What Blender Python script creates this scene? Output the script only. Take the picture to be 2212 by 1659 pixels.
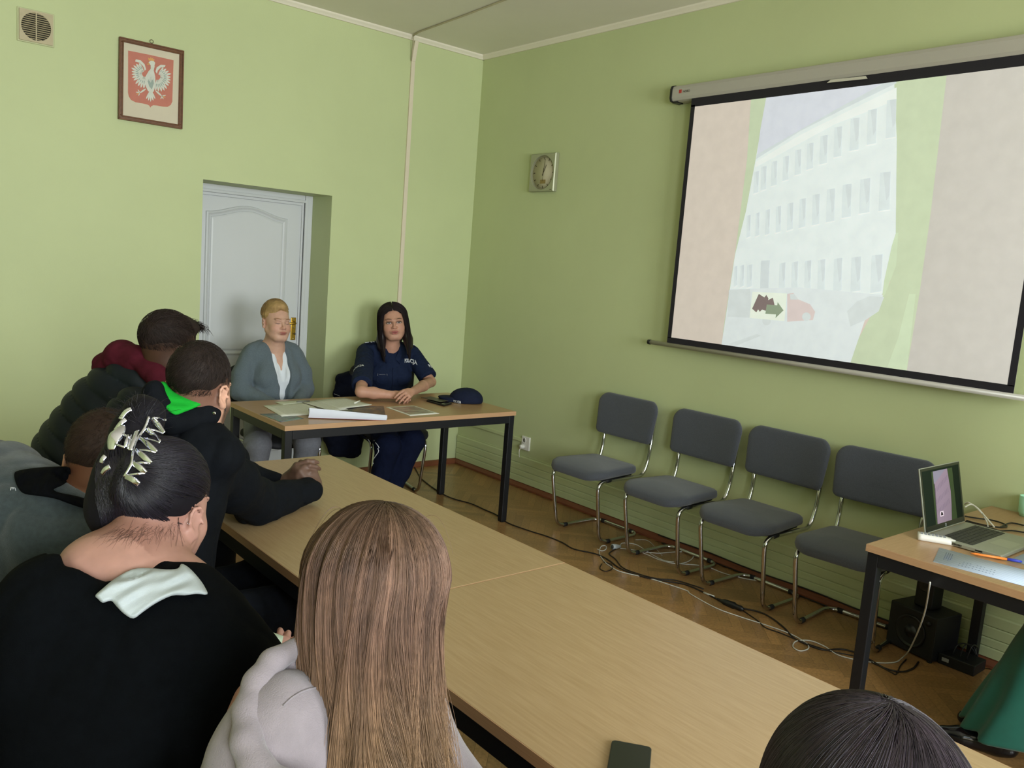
import bpy, bmesh, math, random
import numpy as np
from mathutils import Vector, Matrix, Euler
from mathutils.bvhtree import BVHTree
from mathutils.geometry import delaunay_2d_cdt

for o in list(bpy.data.objects):
    bpy.data.objects.remove(o, do_unlink=True)
SC = bpy.context.scene
COL = SC.collection
PI = math.pi
random.seed(7)
RNG = np.random.default_rng(7)

# ------------------------------------------------------------------ camera
F_PX = 1801.92
CAM_LOC = Vector((-4.1359, -5.5414, 1.6387))
CAM_R = (Matrix.Rotation(math.radians(-40.255), 3, 'Z') @ Matrix.Rotation(math.radians(82.2718), 3, 'X')
         @ Matrix.Rotation(math.radians(4.4233), 3, 'Z'))
cd = bpy.data.cameras.new('camera')
cam = bpy.data.objects.new('camera', cd)
COL.objects.link(cam)
cam.matrix_world = Matrix.Translation(CAM_LOC) @ CAM_R.to_4x4()
cd.sensor_fit = 'HORIZONTAL'
cd.sensor_width = 36.0
cd.lens = F_PX / 2212 * 36.0
cd.clip_start = 0.02
SC.camera = cam

# ------------------------------------------------------------------ world, daylight through the windows, exposure
SC.view_settings.view_transform = 'Standard'
SC.view_settings.look = 'None'
SC.view_settings.gamma = 1.0
SC.view_settings.use_curve_mapping = False
SC.view_settings.exposure = 0.45
w = bpy.data.worlds.new('world')
SC.world = w
w.use_nodes = True
w.node_tree.nodes['Background'].inputs[0].default_value = (0.62, 0.76, 1.0, 1)
w.node_tree.nodes['Background'].inputs[1].default_value = 1.6

ROOM = dict(x0=-5.9, x1=0.0, y0=-7.7, y1=0.0, h=3.30)
WINDOWS = [(-2.75, -1.05), (-5.1, -3.5)]      # x ranges in the wall behind the camera
WZ = (0.85, 2.75)


def area(name, loc, rot, sx, sy, power, color):
    l = bpy.data.lights.new(name, 'AREA')
    l.shape = 'RECTANGLE'
    l.size, l.size_y = sx, sy
    l.energy = power
    l.color = color
    o = bpy.data.objects.new(name, l)
    COL.objects.link(o)
    o.location = loc
    o.rotation_euler = rot
    return o


for (xa, xb), pw in zip(WINDOWS, (190, 180)):
    # cool skylight coming down through the window, warm light thrown up from the ground outside
    for tilt, share, colr in ((-22, 0.62, (0.77, 0.91, 1.0)), (28, 0.38, (1.0, 0.89, 0.68))):
        l = area('daylight', ((xa + xb) / 2, ROOM['y0'] - 0.30, (WZ[0] + WZ[1]) / 2), (PI / 2 + math.radians(tilt), 0, 0),
                 xb - xa - 0.05, WZ[1] - WZ[0] - 0.15, pw * share, colr)


# ------------------------------------------------------------------ finding points in the room
def ray(u, v):
    return CAM_R @ Vector(((u - 1106) / F_PX, -(v - 829.5) / F_PX, -1.0))


def PD(u, v, dep):
    return CAM_LOC + ray(u, v) * dep


def PA(u, v, ax, val):
    q = ray(u, v)
    return CAM_LOC + q * ((val - CAM_LOC[ax]) / q[ax])


def PX(u, v, x): return PA(u, v, 0, x)
def PY(u, v, y): return PA(u, v, 1, y)
def PZ(u, v, z): return PA(u, v, 2, z)


# ------------------------------------------------------------------ materials
def lin(c):
    if isinstance(c, str):
        c = tuple(int(c[i:i + 2], 16) for i in (0, 2, 4))
    r = []
    for x in c[:3]:
        x = x / 255.0
        r.append(x / 12.92 if x <= 0.04045 else ((x + 0.055) / 1.055) ** 2.4)
    return (r[0], r[1], r[2], 1.0)


class NT:
    def __init__(s, m):
        s.t = m.node_tree
        s.n = s.t.nodes
        s.l = s.t.links
        s.b = s.n['Principled BSDF']

    def new(s, kind, **kw):
        x = s.n.new(kind)
        for k, v in kw.items():
            setattr(x, k, v)
        return x

    def put(s, sock, v):
        if v is None:
            return
        if hasattr(v, 'is_linked') or isinstance(v, bpy.types.NodeSocket):
            s.l.new(v, sock)
        else:
            sock.default_value = v

    def math(s, op, a, b=None, c=None, clamp=False):
        x = s.new('ShaderNodeMath', operation=op, use_clamp=clamp)
        for i, v in enumerate((a, b, c)):
            if v is not None:
                s.put(x.inputs[i], v)
        return x.outputs[0]

    def vmath(s, op, a, b=None):
        x = s.new('ShaderNodeVectorMath', operation=op)
        s.put(x.inputs[0], a)
        if b is not None:
            s.put(x.inputs[1], b)
        return x.outputs['Value'] if op in ('LENGTH', 'DOT_PRODUCT', 'DISTANCE') else x.outputs[0]

    def mix(s, f, a, b, mode='MIX'):
        x = s.new('ShaderNodeMix', data_type='RGBA', blend_type=mode)
        s.put(x.inputs[0], f)
        s.put(x.inputs[6], a)
        s.put(x.inputs[7], b)
        return x.outputs[2]

    def noise(s, scale, detail=3, vec=None, rough=0.5):
        x = s.new('ShaderNodeTexNoise')
        x.inputs['Scale'].default_value = scale
        x.inputs['Detail'].default_value = detail
        x.inputs['Roughness'].default_value = rough
        if vec is not None:
            s.l.new(vec, x.inputs['Vector'])
        return x.outputs[0]

    def coord(s, scale=None, which='Object'):
        tc = s.new('ShaderNodeTexCoord').outputs[which]
        if scale:
            mp = s.new('ShaderNodeMapping')
            mp.inputs['Scale'].default_value = scale
            s.l.new(tc, mp.inputs['Vector'])
            return mp.outputs[0]
        return tc

    def ramp(s, f, pts):
        x = s.new('ShaderNodeValToRGB')
        while len(x.color_ramp.elements) < len(pts):
            x.color_ramp.elements.new(0.5)
        for e, (p, c) in zip(x.color_ramp.elements, pts):
            e.position = p
            e.color = c
        s.put(x.inputs[0], f)
        return x.outputs[0]

    def smooth(s, v, a, b):
        x = s.new('ShaderNodeMapRange', interpolation_type='SMOOTHSTEP')
        s.put(x.inputs[0], v)
        x.inputs[1].default_value = a
        x.inputs[2].default_value = b
        x.inputs[3].default_value = 0
        x.inputs[4].default_value = 1
        return x.outputs[0]

    def bump(s, h, strength, dist=0.01):
        x = s.new('ShaderNodeBump')
        x.inputs['Strength'].default_value = strength
        x.inputs['Distance'].default_value = dist
        s.l.new(h, x.inputs['Height'])
        s.l.new(x.outputs[0], s.b.inputs['Normal'])


MATS = {}


def mat(name, col, rough=0.6, metal=0.0, var=0.06, scale=8.0, bump=0.0, bscale=200.0, spec=0.5, sheen=0.0,
        stretch=None, col2=None):
    """painted / woven / moulded surface with a little procedural variation"""
    if name in MATS:
        return MATS[name]
    m = bpy.data.materials.new(name)
    m.use_nodes = True
    t = NT(m)
    c = lin(col)
    co = t.coord(stretch)
    f = t.noise(scale, 4, co)
    if col2 is not None:
        ca, cb = c, lin(col2)
    else:
        ca = tuple(x * (1 - var) for x in c[:3]) + (1,)
        cb = tuple(min(1, x * (1 + var)) for x in c[:3]) + (1,)
    t.l.new(t.ramp(f, [(0.3, ca), (0.7, cb)]), t.b.inputs['Base Color'])
    t.b.inputs['Roughness'].default_value = rough
    t.b.inputs['Metallic'].default_value = metal
    t.b.inputs['Specular IOR Level'].default_value = spec
    if sheen:
        t.b.inputs['Sheen Weight'].default_value = sheen
    if bump:
        t.bump(t.noise(bscale, 2, co), bump, 0.002)
    MATS[name] = m
    return m


def mat_wood(name, c1, c2, rough=0.35, along=(60, 2.0, 60), scale=3.0):
    if name in MATS:
        return MATS[name]
    m = bpy.data.materials.new(name)
    m.use_nodes = True
    t = NT(m)
    co = t.coord(along)
    f = t.noise(scale, 6, co, 0.6)
    t.l.new(t.ramp(f, [(0.3, lin(c1)), (0.7, lin(c2))]), t.b.inputs['Base Color'])
    t.b.inputs['Roughness'].default_value = rough
    t.b.inputs['Specular IOR Level'].default_value = 0.4
    MATS[name] = m
    return m


def mat_attr(name, rough=0.6, var=0.1, scale=30.0, stretch=None, spec=0.4, bump=0.0, bscale=300, sub=0.0, sheen=0.0):
    """colour from the mesh's own 'tint' attribute times procedural variation"""
    if name in MATS:
        return MATS[name]
    m = bpy.data.materials.new(name)
    m.use_nodes = True
    t = NT(m)
    a = t.new('ShaderNodeAttribute')
    a.attribute_name = 'tint'
    f = t.noise(scale, 4, t.coord(stretch))
    g = t.ramp(f, [(0.3, (1 - var, 1 - var, 1 - var, 1)), (0.7, (1 + var, 1 + var, 1 + var, 1))])
    t.l.new(t.mix(1.0, a.outputs['Color'], g, 'MULTIPLY'), t.b.inputs['Base Color'])
    t.b.inputs['Roughness'].default_value = rough
    t.b.inputs['Specular IOR Level'].default_value = spec
    if sub:
        t.b.inputs['Subsurface Weight'].default_value = sub
        t.b.inputs['Subsurface Radius'].default_value = (0.012, 0.005, 0.003)
    if sheen:
        t.b.inputs['Sheen Weight'].default_value = sheen
    if bump:
        t.bump(t.noise(bscale, 2, t.coord(stretch)), bump, 0.002)
    MATS[name] = m
    return m


# ------------------------------------------------------------------ objects
def tag(o, label, cat, group=None, kind=None):
    o['label'] = label
    o['category'] = cat
    if group:
        o['group'] = group
    if kind:
        o['kind'] = kind
    return o


def thing(name, label, cat, loc=(0, 0, 0), rz=0.0, group=None):
    o = bpy.data.objects.new(name, None)
    COL.objects.link(o)
    o.location = loc
    o.rotation_euler = (0, 0, rz)
    o.empty_display_size = 0.05
    return tag(o, label, cat, group)


def root_of(o):
    while o.parent:
        o = o.parent
    return o


def base_mat(o):
    """the matrix of an object's top-level ancestor, as set (no depsgraph needed)"""
    r = root_of(o)
    return Matrix.Translation(r.location) @ r.rotation_euler.to_matrix().to_4x4()


class MB:
    """collects shapes, then links them as ONE mesh object"""

    def __init__(s):
        s.v = []
        s.f = []
        s.m = []
        s.cur = 0
        s.sm = []
        s.smooth = False

    def add(s, vs, fs, mi=None):
        b = len(s.v)
        s.v += [Vector(p) for p in vs]
        for f in fs:
            s.f.append([i + b for i in f])
            s.m.append(s.cur if mi is None else mi)
            s.sm.append(s.smooth)
        return s

    def box(s, a, b, M=None, mi=None):
        x0, y0, z0 = a
        x1, y1, z1 = b
        vs = [Vector(p) for p in ((x0, y0, z0), (x1, y0, z0), (x1, y1, z0), (x0, y1, z0),
                                  (x0, y0, z1), (x1, y0, z1), (x1, y1, z1), (x0, y1, z1))]
        if M is not None:
            vs = [M @ p for p in vs]
        return s.add(vs, [(0, 3, 2, 1), (4, 5, 6, 7), (0, 1, 5, 4), (1, 2, 6, 5), (2, 3, 7, 6), (3, 0, 4, 7)], mi)

    def hexa(s, p, mi=None):
        return s.add(p, [(0, 3, 2, 1), (4, 5, 6, 7), (0, 1, 5, 4), (1, 2, 6, 5), (2, 3, 7, 6), (3, 0, 4, 7)], mi)

    def prism(s, pts, off, mi=None):
        """closed outline pts, extruded by vector off"""
        n = len(pts)
        off = Vector(off)
        vs = [Vector(p) for p in pts] + [Vector(p) + off for p in pts]
        fs = [tuple(range(n - 1, -1, -1)), tuple(range(n, 2 * n))]
        fs += [(i, (i + 1) % n, n + (i + 1) % n, n + i) for i in range(n)]
        return s.add(vs, fs, mi)

    def loft(s, rings, cap=True, mi=None, closed=True):
        n = len(rings[0])
        vs = [p for r in rings for p in r]
        fs = []
        for k in range(len(rings) - 1):
            for i in range(n if closed else n - 1):
                j = (i + 1) % n
                fs.append((k * n + i, k * n + j, (k + 1) * n + j, (k + 1) * n + i))
        if cap and closed:
            fs.append(tuple(range(n - 1, -1, -1)))
            fs.append(tuple((len(rings) - 1) * n + i for i in range(n)))
        return s.add(vs, fs, mi)

    def tube(s, pts, r, n=8, cap=True, mi=None, closed=False):
        pts = [Vector(p) for p in pts]
        m = len(pts)
        rs = r if isinstance(r, (list, tuple)) else [r] * m
        rings = []
        up = None
        for i in range(m):
            a = pts[(i - 1) % m] if (i > 0 or closed) else pts[i]
            b = pts[(i + 1) % m] if (i < m - 1 or closed) else pts[i]
            t = (b - a)
            if t.length < 1e-9:
                t = Vector((0, 0, 1))
            t.normalize()
            if up is None:
                up = Vector((0, 0, 1)) if abs(t.z) < 0.9 else Vector((1, 0, 0))
            x = up - t * up.dot(t)
            if x.length < 1e-6:
                x = t.orthogonal()
            x.normalize()
            up = x
            y = t.cross(x)
            rings.append([pts[i] + (x * math.cos(2 * PI * k / n) + y * math.sin(2 * PI * k / n)) * rs[i] for k in range(n)])
        sm = s.smooth
        s.smooth = True
        if closed:
            rings.append(rings[0])
            s.loft(rings, cap=False, mi=mi)
        else:
            s.loft(rings, cap=cap, mi=mi)
        s.smooth = sm
        return s

    def lathe(s, prof, M=None, n=24, mi=None, cap=True):
        rings = []
        for r, z in prof:
            ring = [Vector((r * math.cos(2 * PI * k / n), r * math.sin(2 * PI * k / n), z)) for k in range(n)]
            if M is not None:
                ring = [M @ p for p in ring]
            rings.append(ring)
        sm = s.smooth
        s.smooth = True
        s.loft(rings, mi=mi, cap=cap)
        s.smooth = sm
        return s

    def build(s, name, mats, parent=None, world=True, bevel=0.0, seg=2, loc=None, autosmooth=False):
        me = bpy.data.meshes.new(name)
        vs = s.v
        o = bpy.data.objects.new(name, me)
        COL.objects.link(o)
        if parent is not None:
            if world:
                mi = base_mat(parent).inverted()
                vs = [mi @ p for p in vs]
            o.parent = parent
        elif loc is not None:
            L = Vector(loc)
            if world:
                vs = [p - L for p in vs]
            o.location = L
        me.from_pydata([tuple(p) for p in vs], [], s.f)
        if not isinstance(mats, (list, tuple)):
            mats = [mats]
        for m in mats:
            me.materials.append(m)
        me.polygons.foreach_set('material_index', [min(k, len(mats) - 1) for k in s.m])
        me.polygons.foreach_set('use_smooth', s.sm)
        bm = bmesh.new()
        bm.from_mesh(me)
        bmesh.ops.recalc_face_normals(bm, faces=bm.faces)
        bm.to_mesh(me)
        bm.free()
        me.update()
        if bevel:
            b = o.modifiers.new('bevel', 'BEVEL')
            b.width = bevel
            b.segments = seg
            b.limit_method = 'ANGLE'
        return o


def set_tint(o, cols):
    a = o.data.color_attributes.new('tint', 'FLOAT_COLOR', 'POINT')
    c = np.ones((len(o.data.vertices), 4), np.float32)
    c[:, :3] = np.asarray(cols, np.float32)[:, :3]
    a.data.foreach_set('color', c.ravel())


def spline(pts, n=8, closed=False):
    """Catmull-Rom through the points"""
    P = [Vector(p) for p in pts]
    out = []
    m = len(P)
    rng = range(m) if closed else range(m - 1)
    for i in rng:
        p0 = P[(i - 1) % m] if (closed or i > 0) else P[0]
        p1 = P[i]
        p2 = P[(i + 1) % m]
        p3 = P[(i + 2) % m] if (closed or i + 2 < m) else P[m - 1]
        for k in range(n):
            t = k / n
            out.append(0.5 * ((2 * p1) + (p2 - p0) * t + (2 * p0 - 5 * p1 + 4 * p2 - p3) * t * t + (3 * p1 - p0 - 3 * p2 + p3) * t ** 3))
    if not closed:
        out.append(P[-1])
    return out


def round_path(pts, r, n=5):
    """polyline with its corners rounded"""
    P = [Vector(p) for p in pts]
    out = [P[0]]
    for i in range(1, len(P) - 1):
        a = (P[i - 1] - P[i])
        b = (P[i + 1] - P[i])
        rr = min(r, a.length * 0.49, b.length * 0.49)
        A = P[i] + a.normalized() * rr
        B = P[i] + b.normalized() * rr
        for k in range(n + 1):
            t = k / n
            out.append(A * (1 - t) ** 2 + P[i] * 2 * t * (1 - t) + B * t * t)
    out.append(P[-1])
    return out


def text_mesh(s, height, thick=0.0):
    """returns verts, faces of a text lying in XY, centred, of given cap height"""
    c = bpy.data.curves.new('tmp', 'FONT')
    c.body = s
    c.align_x = 'CENTER'
    c.align_y = 'CENTER'
    c.size = height * 1.38
    c.offset = height * 0.035
    c.resolution_u = 3
    if thick:
        c.extrude = thick
    o = bpy.data.objects.new('tmp', c)
    COL.objects.link(o)
    dg = bpy.context.evaluated_depsgraph_get()
    me = bpy.data.meshes.new_from_object(o.evaluated_get(dg))
    vs = [v.co.copy() for v in me.vertices]
    fs = [tuple(p.vertices) for p in me.polygons]
    bpy.data.objects.remove(o)
    bpy.data.curves.remove(c)
    bpy.data.meshes.remove(me)
    return vs, fs


def frame_mat(origin, right, up):
    r = Vector(right).normalized()
    u = Vector(up)
    u = (u - r * u.dot(r)).normalized()
    n = r.cross(u)
    M = Matrix((r, u, n)).transposed().to_4x4()
    M.translation = Vector(origin)
    return M


# shared finishes
CHROME = mat('chrome', 'c9c9cc', 0.12, 1.0, 0.03)
BLACKMET = mat('black_powder_coat', '15161a', 0.45, 0.0, 0.1, spec=0.4)
RUBBER = mat('black_rubber', '111114', 0.7)
WHITEPL = mat('white_plastic', 'e4e2dc', 0.4, 0, 0.03)
BLACKPL = mat('black_plastic', '101113', 0.4, 0, 0.1)
TABLE_TOP = mat_wood('beech_laminate', 'a08560', 'ae9470', 0.34, along=(45, 2.5, 45))
TABLE_EDGE = mat_wood('beech_edge', 'b08a66', 'bd9773', 0.4, along=(3, 3, 200))
PAPER = mat('white_paper', 'dcdbd2', 0.75, 0, 0.02)
# ================================================================== the room
def paint(name, c, var=0.03):
    m = bpy.data.materials.new(name)
    m.use_nodes = True
    t = NT(m)
    co = t.coord()
    f = t.noise(1.1, 3, co)
    g = t.noise(9.0, 4, co)
    c = lin(c)
    a = tuple(x * (1 - var) for x in c[:3]) + (1,)
    b = tuple(x * (1 + var) for x in c[:3]) + (1,)
    base = t.ramp(f, [(0.35, a), (0.65, b)])
    t.l.new(t.mix(0.12, base, t.ramp(g, [(0.4, a), (0.6, b)])), t.b.inputs['Base Color'])
    t.b.inputs['Roughness'].default_value = 0.55
    t.b.inputs['Specular IOR Level'].default_value = 0.3
    t.bump(t.noise(120, 3, co), 0.12, 0.002)
    return m


GREEN = paint('green_wall_paint', 'bfc899')
CEIL = paint('ceiling_paint', 'e6e1d6')
COVE = paint('cove_paint', 'e6dfcf')
H = ROOM['h']
X0, Y0 = ROOM['x0'], ROOM['y0']


def struct(o):
    o['kind'] = 'structure'
    return o


# floor: herringbone oak parquet, every block with its own tone
def herringbone():
    W_, n = 0.052, 6
    L_ = W_ * n
    c, s = math.cos(PI / 4), math.sin(PI / 4)
    vs, fs, cols = [], [], []
    g = 0.0005
    R_ = 9.0
    N = int(R_ / W_)
    ox, oy = -2.9, -3.8

    def plank(a0, b0, a1, b1):
        ca, cb = (a0 + a1) / 2, (b0 + b1) / 2
        cx, cy = ox + c * ca - s * cb, oy + s * ca + c * cb
        if not (X0 - 0.2 < cx < 0.2 and Y0 - 0.2 < cy < 0.5):
            return
        k = len(vs)
        for (a, b) in ((a0 + g, b0 + g), (a1 - g, b0 + g), (a1 - g, b1 - g), (a0 + g, b1 - g)):
            x = min(max(ox + c * a - s * b, X0 - 0.1), 0.05)
            y = min(max(oy + s * a + c * b, Y0 - 0.1), 0.4)
            vs.append((x, y, 0.0))
        fs.append((k, k + 1, k + 2, k + 3))
        t = random.random()
        q = 0.80 + 0.32 * random.random()
        r = ((0.30 + 0.06 * t) * q, (0.165 + 0.03 * t) * q, (0.062 + 0.012 * t) * q)
        cols.extend([r] * 4)

    for j in range(-N // 2 * 2, N):
        for i in range(-N, N):
            d = (i - j) % (2 * n)
            if d == 0:
                plank(i * W_, j * W_, (i + n) * W_, (j + 1) * W_)
            elif d == 2 * n - 1:
                plank(i * W_, j * W_, (i + 1) * W_, (j + n) * W_)
    k = len(vs)
    vs.extend([(X0 - 0.1, Y0 - 0.1, -0.0015), (0.05, Y0 - 0.1, -0.0015), (0.05, 0.4, -0.0015), (X0 - 0.1, 0.4, -0.0015)])
    vs.extend([(x, y, -0.05) for x, y, z in vs[k:k + 4]])
    fs.append((k, k + 1, k + 2, k + 3))
    fs.append((k + 7, k + 6, k + 5, k + 4))
    for i in range(4):
        fs.append((k + i, k + (i + 1) % 4, k + 4 + (i + 1) % 4, k + 4 + i)[::-1])
    cols.extend([(0.05, 0.025, 0.01)] * 8)
    me = bpy.data.meshes.new('floor')
    me.from_pydata(vs, [], fs)
    o = bpy.data.objects.new('floor', me)
    COL.objects.link(o)
    set_tint(o, cols)
    me.materials.append(mat_attr('oak_parquet', 0.3, 0.22, 14.0, (6, 6, 1), spec=0.5))
    return o


struct(herringbone())

DX0, DX1, DZ, DREV = -2.182, -1.262, 2.068, 0.32
m = MB()
T_ = 0.36
m.box((X0 - 0.1, 0, 0), (DX0, T_, H + 0.1))
m.box((DX1, 0, 0), (0.12, T_, H + 0.1))
m.box((DX0, 0, DZ), (DX1, T_, H + 0.1))
struct(m.build('wall_back', GREEN))
m = MB().box((0, Y0 - 0.12, 0), (0.12, 0, H + 0.1))
struct(m.build('wall_right', GREEN))
m = MB().box((X0 - 0.12, Y0 - 0.12, 0), (X0, 0, H + 0.1))
struct(m.build('wall_left', GREEN))
m = MB()
xs = sorted([X0] + [x for wn in WINDOWS for x in wn] + [0.0])
m.box((X0, Y0 - 0.12, 0), (0, Y0, WZ[0]))
m.box((X0, Y0 - 0.12, WZ[1]), (0, Y0, H + 0.1))
for k in range(0, len(xs), 2):
    m.box((xs[k], Y0 - 0.12, WZ[0]), (xs[k + 1], Y0, WZ[1]))
struct(m.build('wall_front', GREEN))
struct(MB().box((X0 - 0.12, Y0 - 0.12, H), (0.12, T_, H + 0.12)).build('ceiling', CEIL))

# windows behind the camera
GL = bpy.data.materials.new('window_glass')
GL.use_nodes = True
t = NT(GL)
tr = t.new('ShaderNodeBsdfTransparent')
gl = t.new('ShaderNodeBsdfGlossy')
gl.inputs['Roughness'].default_value = 0.02
fr = t.new('ShaderNodeFresnel')
mx = t.new('ShaderNodeMixShader')
t.l.new(t.math('MULTIPLY', fr.outputs[0], t.math('ADD', t.noise(2.0, 1, t.coord()), 0.5)), mx.inputs[0])
t.l.new(tr.outputs[0], mx.inputs[1])
t.l.new(gl.outputs[0], mx.inputs[2])
t.l.new(mx.outputs[0], t.n['Material Output'].inputs['Surface'])
for k, (xa, xb) in enumerate(WINDOWS):
    m = MB()
    fw = 0.06
    ya, yb = Y0 - 0.09, Y0 - 0.02
    m.box((xa, ya, WZ[0]), (xb, yb, WZ[0] + fw))
    m.box((xa, ya, WZ[1] - fw), (xb, yb, WZ[1]))
    m.box((xa, ya, WZ[0] + fw), (xa + fw, yb, WZ[1] - fw))
    m.box((xb - fw, ya, WZ[0] + fw), (xb, yb, WZ[1] - fw))
    m.box(((xa + xb) / 2 - fw / 2, ya, WZ[0] + fw), ((xa + xb) / 2 + fw / 2, yb, WZ[1] - fw))
    o = struct(m.build('window_%d' % (k + 1), WHITEPL, bevel=0.004))
    MB().box((xa + fw, Y0 - 0.058, WZ[0] + fw), (xb - fw, Y0 - 0.052, WZ[1] - fw)).build('pane', GL, o)

# cove moulding between walls and ceiling
zc = 3.268
prof = [(0, 0), (0.012, 0), (0.02, 0.01), (0.032, 0.022), (0.036, 0.032), (0, 0.032)]
m = MB()
m.loft([[(x, -a, zc + b) for a, b in prof] for x in (X0, 0.0)])
struct(m.build('trim_1', COVE))
m = MB()
m.loft([[(-a, y, zc + b) for a, b in prof] for y in (Y0, 0.0)])
struct(m.build('trim_2', COVE))
# reddish skirting boards
SKIRT = mat_wood('skirting_wood', '6e3c26', '7f4a30', 0.45, along=(3, 3, 60))
pf = [(0, 0), (0.035, 0), (0.034, 0.012), (0.018, 0.034), (0, 0.04)]
m = MB()
m.loft([[(x, -a, b) for a, b in pf] for x in (X0, DX0)])
m.loft([[(x, -a, b) for a, b in pf] for x in (DX1, 0.0)])
struct(m.build('baseboard_back', SKIRT))
m = MB()
m.loft([[(-a, y, b) for a, b in pf] for y in (Y0, 0.0)])
struct(m.build('baseboard_right', SKIRT))
# painted ribbed boarding low on the right wall
m = MB()
zz = [0.04, 0.092, 0.135, 0.189, 0.244]
for i in range(len(zz) - 1):
    a, b = zz[i], zz[i + 1] - 0.004
    m.loft([[(0, y, a), (-0.013, y, a), (-0.013, y, b - 0.006), (-0.009, y, b), (0, y, b)] for y in (Y0, -0.012)])
m.box((-0.006, Y0, 0.03), (0, -0.012, 0.25))
struct(m.build('trim_3', GREEN))

# the door in its deep reveal
DOORP = mat('white_door_paint', 'c9cbce', 0.4, 0, 0.02, 2.0, spec=0.5)
m = MB()
y = DREV
m.box((DX0, y, 0), (DX1, y + 0.04, DZ))                    # jamb board behind everything
# right and top casings with steps
for a, b, d in ((DX1 - 0.062, DX1, 0.022), (DX1 - 0.062, DX1 - 0.038, 0.034), (DX1 - 0.078, DX1 - 0.062, 0.012)):
    m.box((a, y - d, 0), (b, y, DZ))
m.box((DX0, y - 0.022, DZ - 0.055), (DX1 - 0.062, y, DZ))
m.box((DX0, y - 0.034, DZ - 0.055), (DX1 - 0.062, y - 0.022, DZ - 0.035))
m.box((DX0, y - 0.012, DZ - 0.075), (DX1 - 0.078, y, DZ - 0.055))
for a, b, d in ((DX0, DX0 + 0.05, 0.022),):
    m.box((a, y - d, 0), (b, y, DZ - 0.055))
frame = struct(m.build('door_1', DOORP, bevel=0.003))
lx0, lx1, lz1 = DX0 + 0.052, DX1 - 0.1, DZ - 0.08
yl = y - 0.006


def arch_outline(x0, x1, z0, z1, rise, n=16):
    pts = [(x1, z0), (x0, z0), (x0, z1)]
    for k in range(1, n):
        t = k / n
        pts.append((x0 + (x1 - x0) * t, z1 + rise * (0.5 - 0.5 * math.cos(2 * PI * t)) ** 1.0))
    pts.append((x1, z1))
    return pts


m = MB()
m.box((lx0, yl - 0.006, 0.01), (lx1, yl, lz1))


def moulding(out, d):
    """raised profile that runs around an outline"""
    n = len(out)
    cx = sum(p[0] for p in out) / n
    cz = sum(p[1] for p in out) / n
    rings = []
    for off, h in ((0, 0.0), (0.004, 0.010), (0.014, 0.014), (0.024, 0.006), (0.034, 0.001), (0.04, 0.009), (0.05, 0.011)):
        ring = []
        for i, (px_, pz_) in enumerate(out):
            a = Vector(out[i - 1])
            b = Vector(out[(i + 1) % n])
            p = Vector((px_, pz_))
            e1 = (p - a).normalized()
            e2 = (b - p).normalized()
            n1 = Vector((-e1.y, e1.x))
            n2 = Vector((-e2.y, e2.x))
            nn = (n1 + n2)
            nn = nn / max(0.5, nn.dot(n1)) if nn.length > 0 else n1
            if i == 0:
                sgn = 1.0
            q = p + nn * off * d
            ring.append((q.x, yl - 0.006 - h, q.y))
        rings.append(ring)
    m.loft(rings, cap=False)
    m.add(rings[-1], [tuple(range(n))])


moulding(arch_outline(-2.05, -1.452, 0.885, 1.885, 0.062), -1.0)
moulding([(-1.452, 0.15), (-2.05, 0.15), (-2.05, 0.80), (-1.452, 0.80)], -1.0)
leaf = m.build('door_leaf', DOORP, frame)
BRASS = mat('brass', 'b8923c', 0.3, 1.0, 0.1, 20)
m = MB()
hc = PY(632, 687, yl)
hx, hz1, hz0 = -1.375, 1.165, 0.995
m.box((hx - 0.02, yl - 0.014, hz0), (hx + 0.02, yl - 0.006, hz1))
hnd = m.build('handle_plate', BRASS, frame, bevel=0.004)
m = MB()
m.tube(round_path([(hx, yl - 0.012, hz1 - 0.04), (hx, yl - 0.055, hz1 - 0.04), (hx - 0.1, yl - 0.05, hz1 - 0.042)], 0.015), 0.008, 10)
m.tube([(hx, yl - 0.012, hz1 - 0.04), (hx, yl - 0.022, hz1 - 0.04)], 0.014, 14)
m.build('lever', BRASS, hnd)
m = MB()
m.tube([(hx, yl - 0.013, hz0 + 0.05), (hx, yl - 0.03, hz0 + 0.05)], 0.0025, 8)
m.box((hx - 0.003, yl - 0.05, hz0 + 0.043), (hx + 0.003, yl - 0.028, hz0 + 0.058))
m.build('key', mat('dark_steel', '3a3733', 0.4, 0.9), hnd, bevel=0.001)
for zz_ in (hz1 - 0.012, hz0 + 0.012, hz1 - 0.075):
    MB().tube([(hx, yl - 0.013, zz_), (hx, yl - 0.0165, zz_)], 0.004, 10).build('screw', CHROME, hnd)

# ------------------------------------------------------------------ vent grille
vx0, vx1, vz0, vz1 = -3.228, -3.043, 2.69, 2.872
t_ = thing('vent_grille', 'square beige ventilation grille with round slatted opening high on the wall', 'vent',
           ((vx0 + vx1) / 2, 0, vz0))
VG = mat('aged_plastic', 'b5a888', 0.5, 0, 0.06, 30)
m = MB()
m.box((vx0, -0.008, vz0), (vx1, 0, vz1))
m.build('back_plate', mat('vent_surround', 'bcbf95', 0.5), t_, bevel=0.003)
m = MB()
cx, cz = (vx0 + vx1) / 2, (vz0 + vz1) / 2
rr = 0.074
hw = 0.083
n = 40
out = [(cx + rr * math.cos(2 * PI * k / n), cz + rr * math.sin(2 * PI * k / n)) for k in range(n)]
sq = []
for k in range(n):
    a = 2 * PI * k / n
    s_ = hw / max(abs(math.cos(a)), abs(math.sin(a)))
    sq.append((cx + s_ * math.cos(a), cz + s_ * math.sin(a)))
m.loft([[(x, -0.008, z) for x, z in sq], [(x, -0.018, z) for x, z in sq], [(x, -0.018, z) for x, z in out], [(x, -0.009, z) for x, z in out]], cap=False)
plate = m.build('cover_plate', VG, t_)
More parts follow.
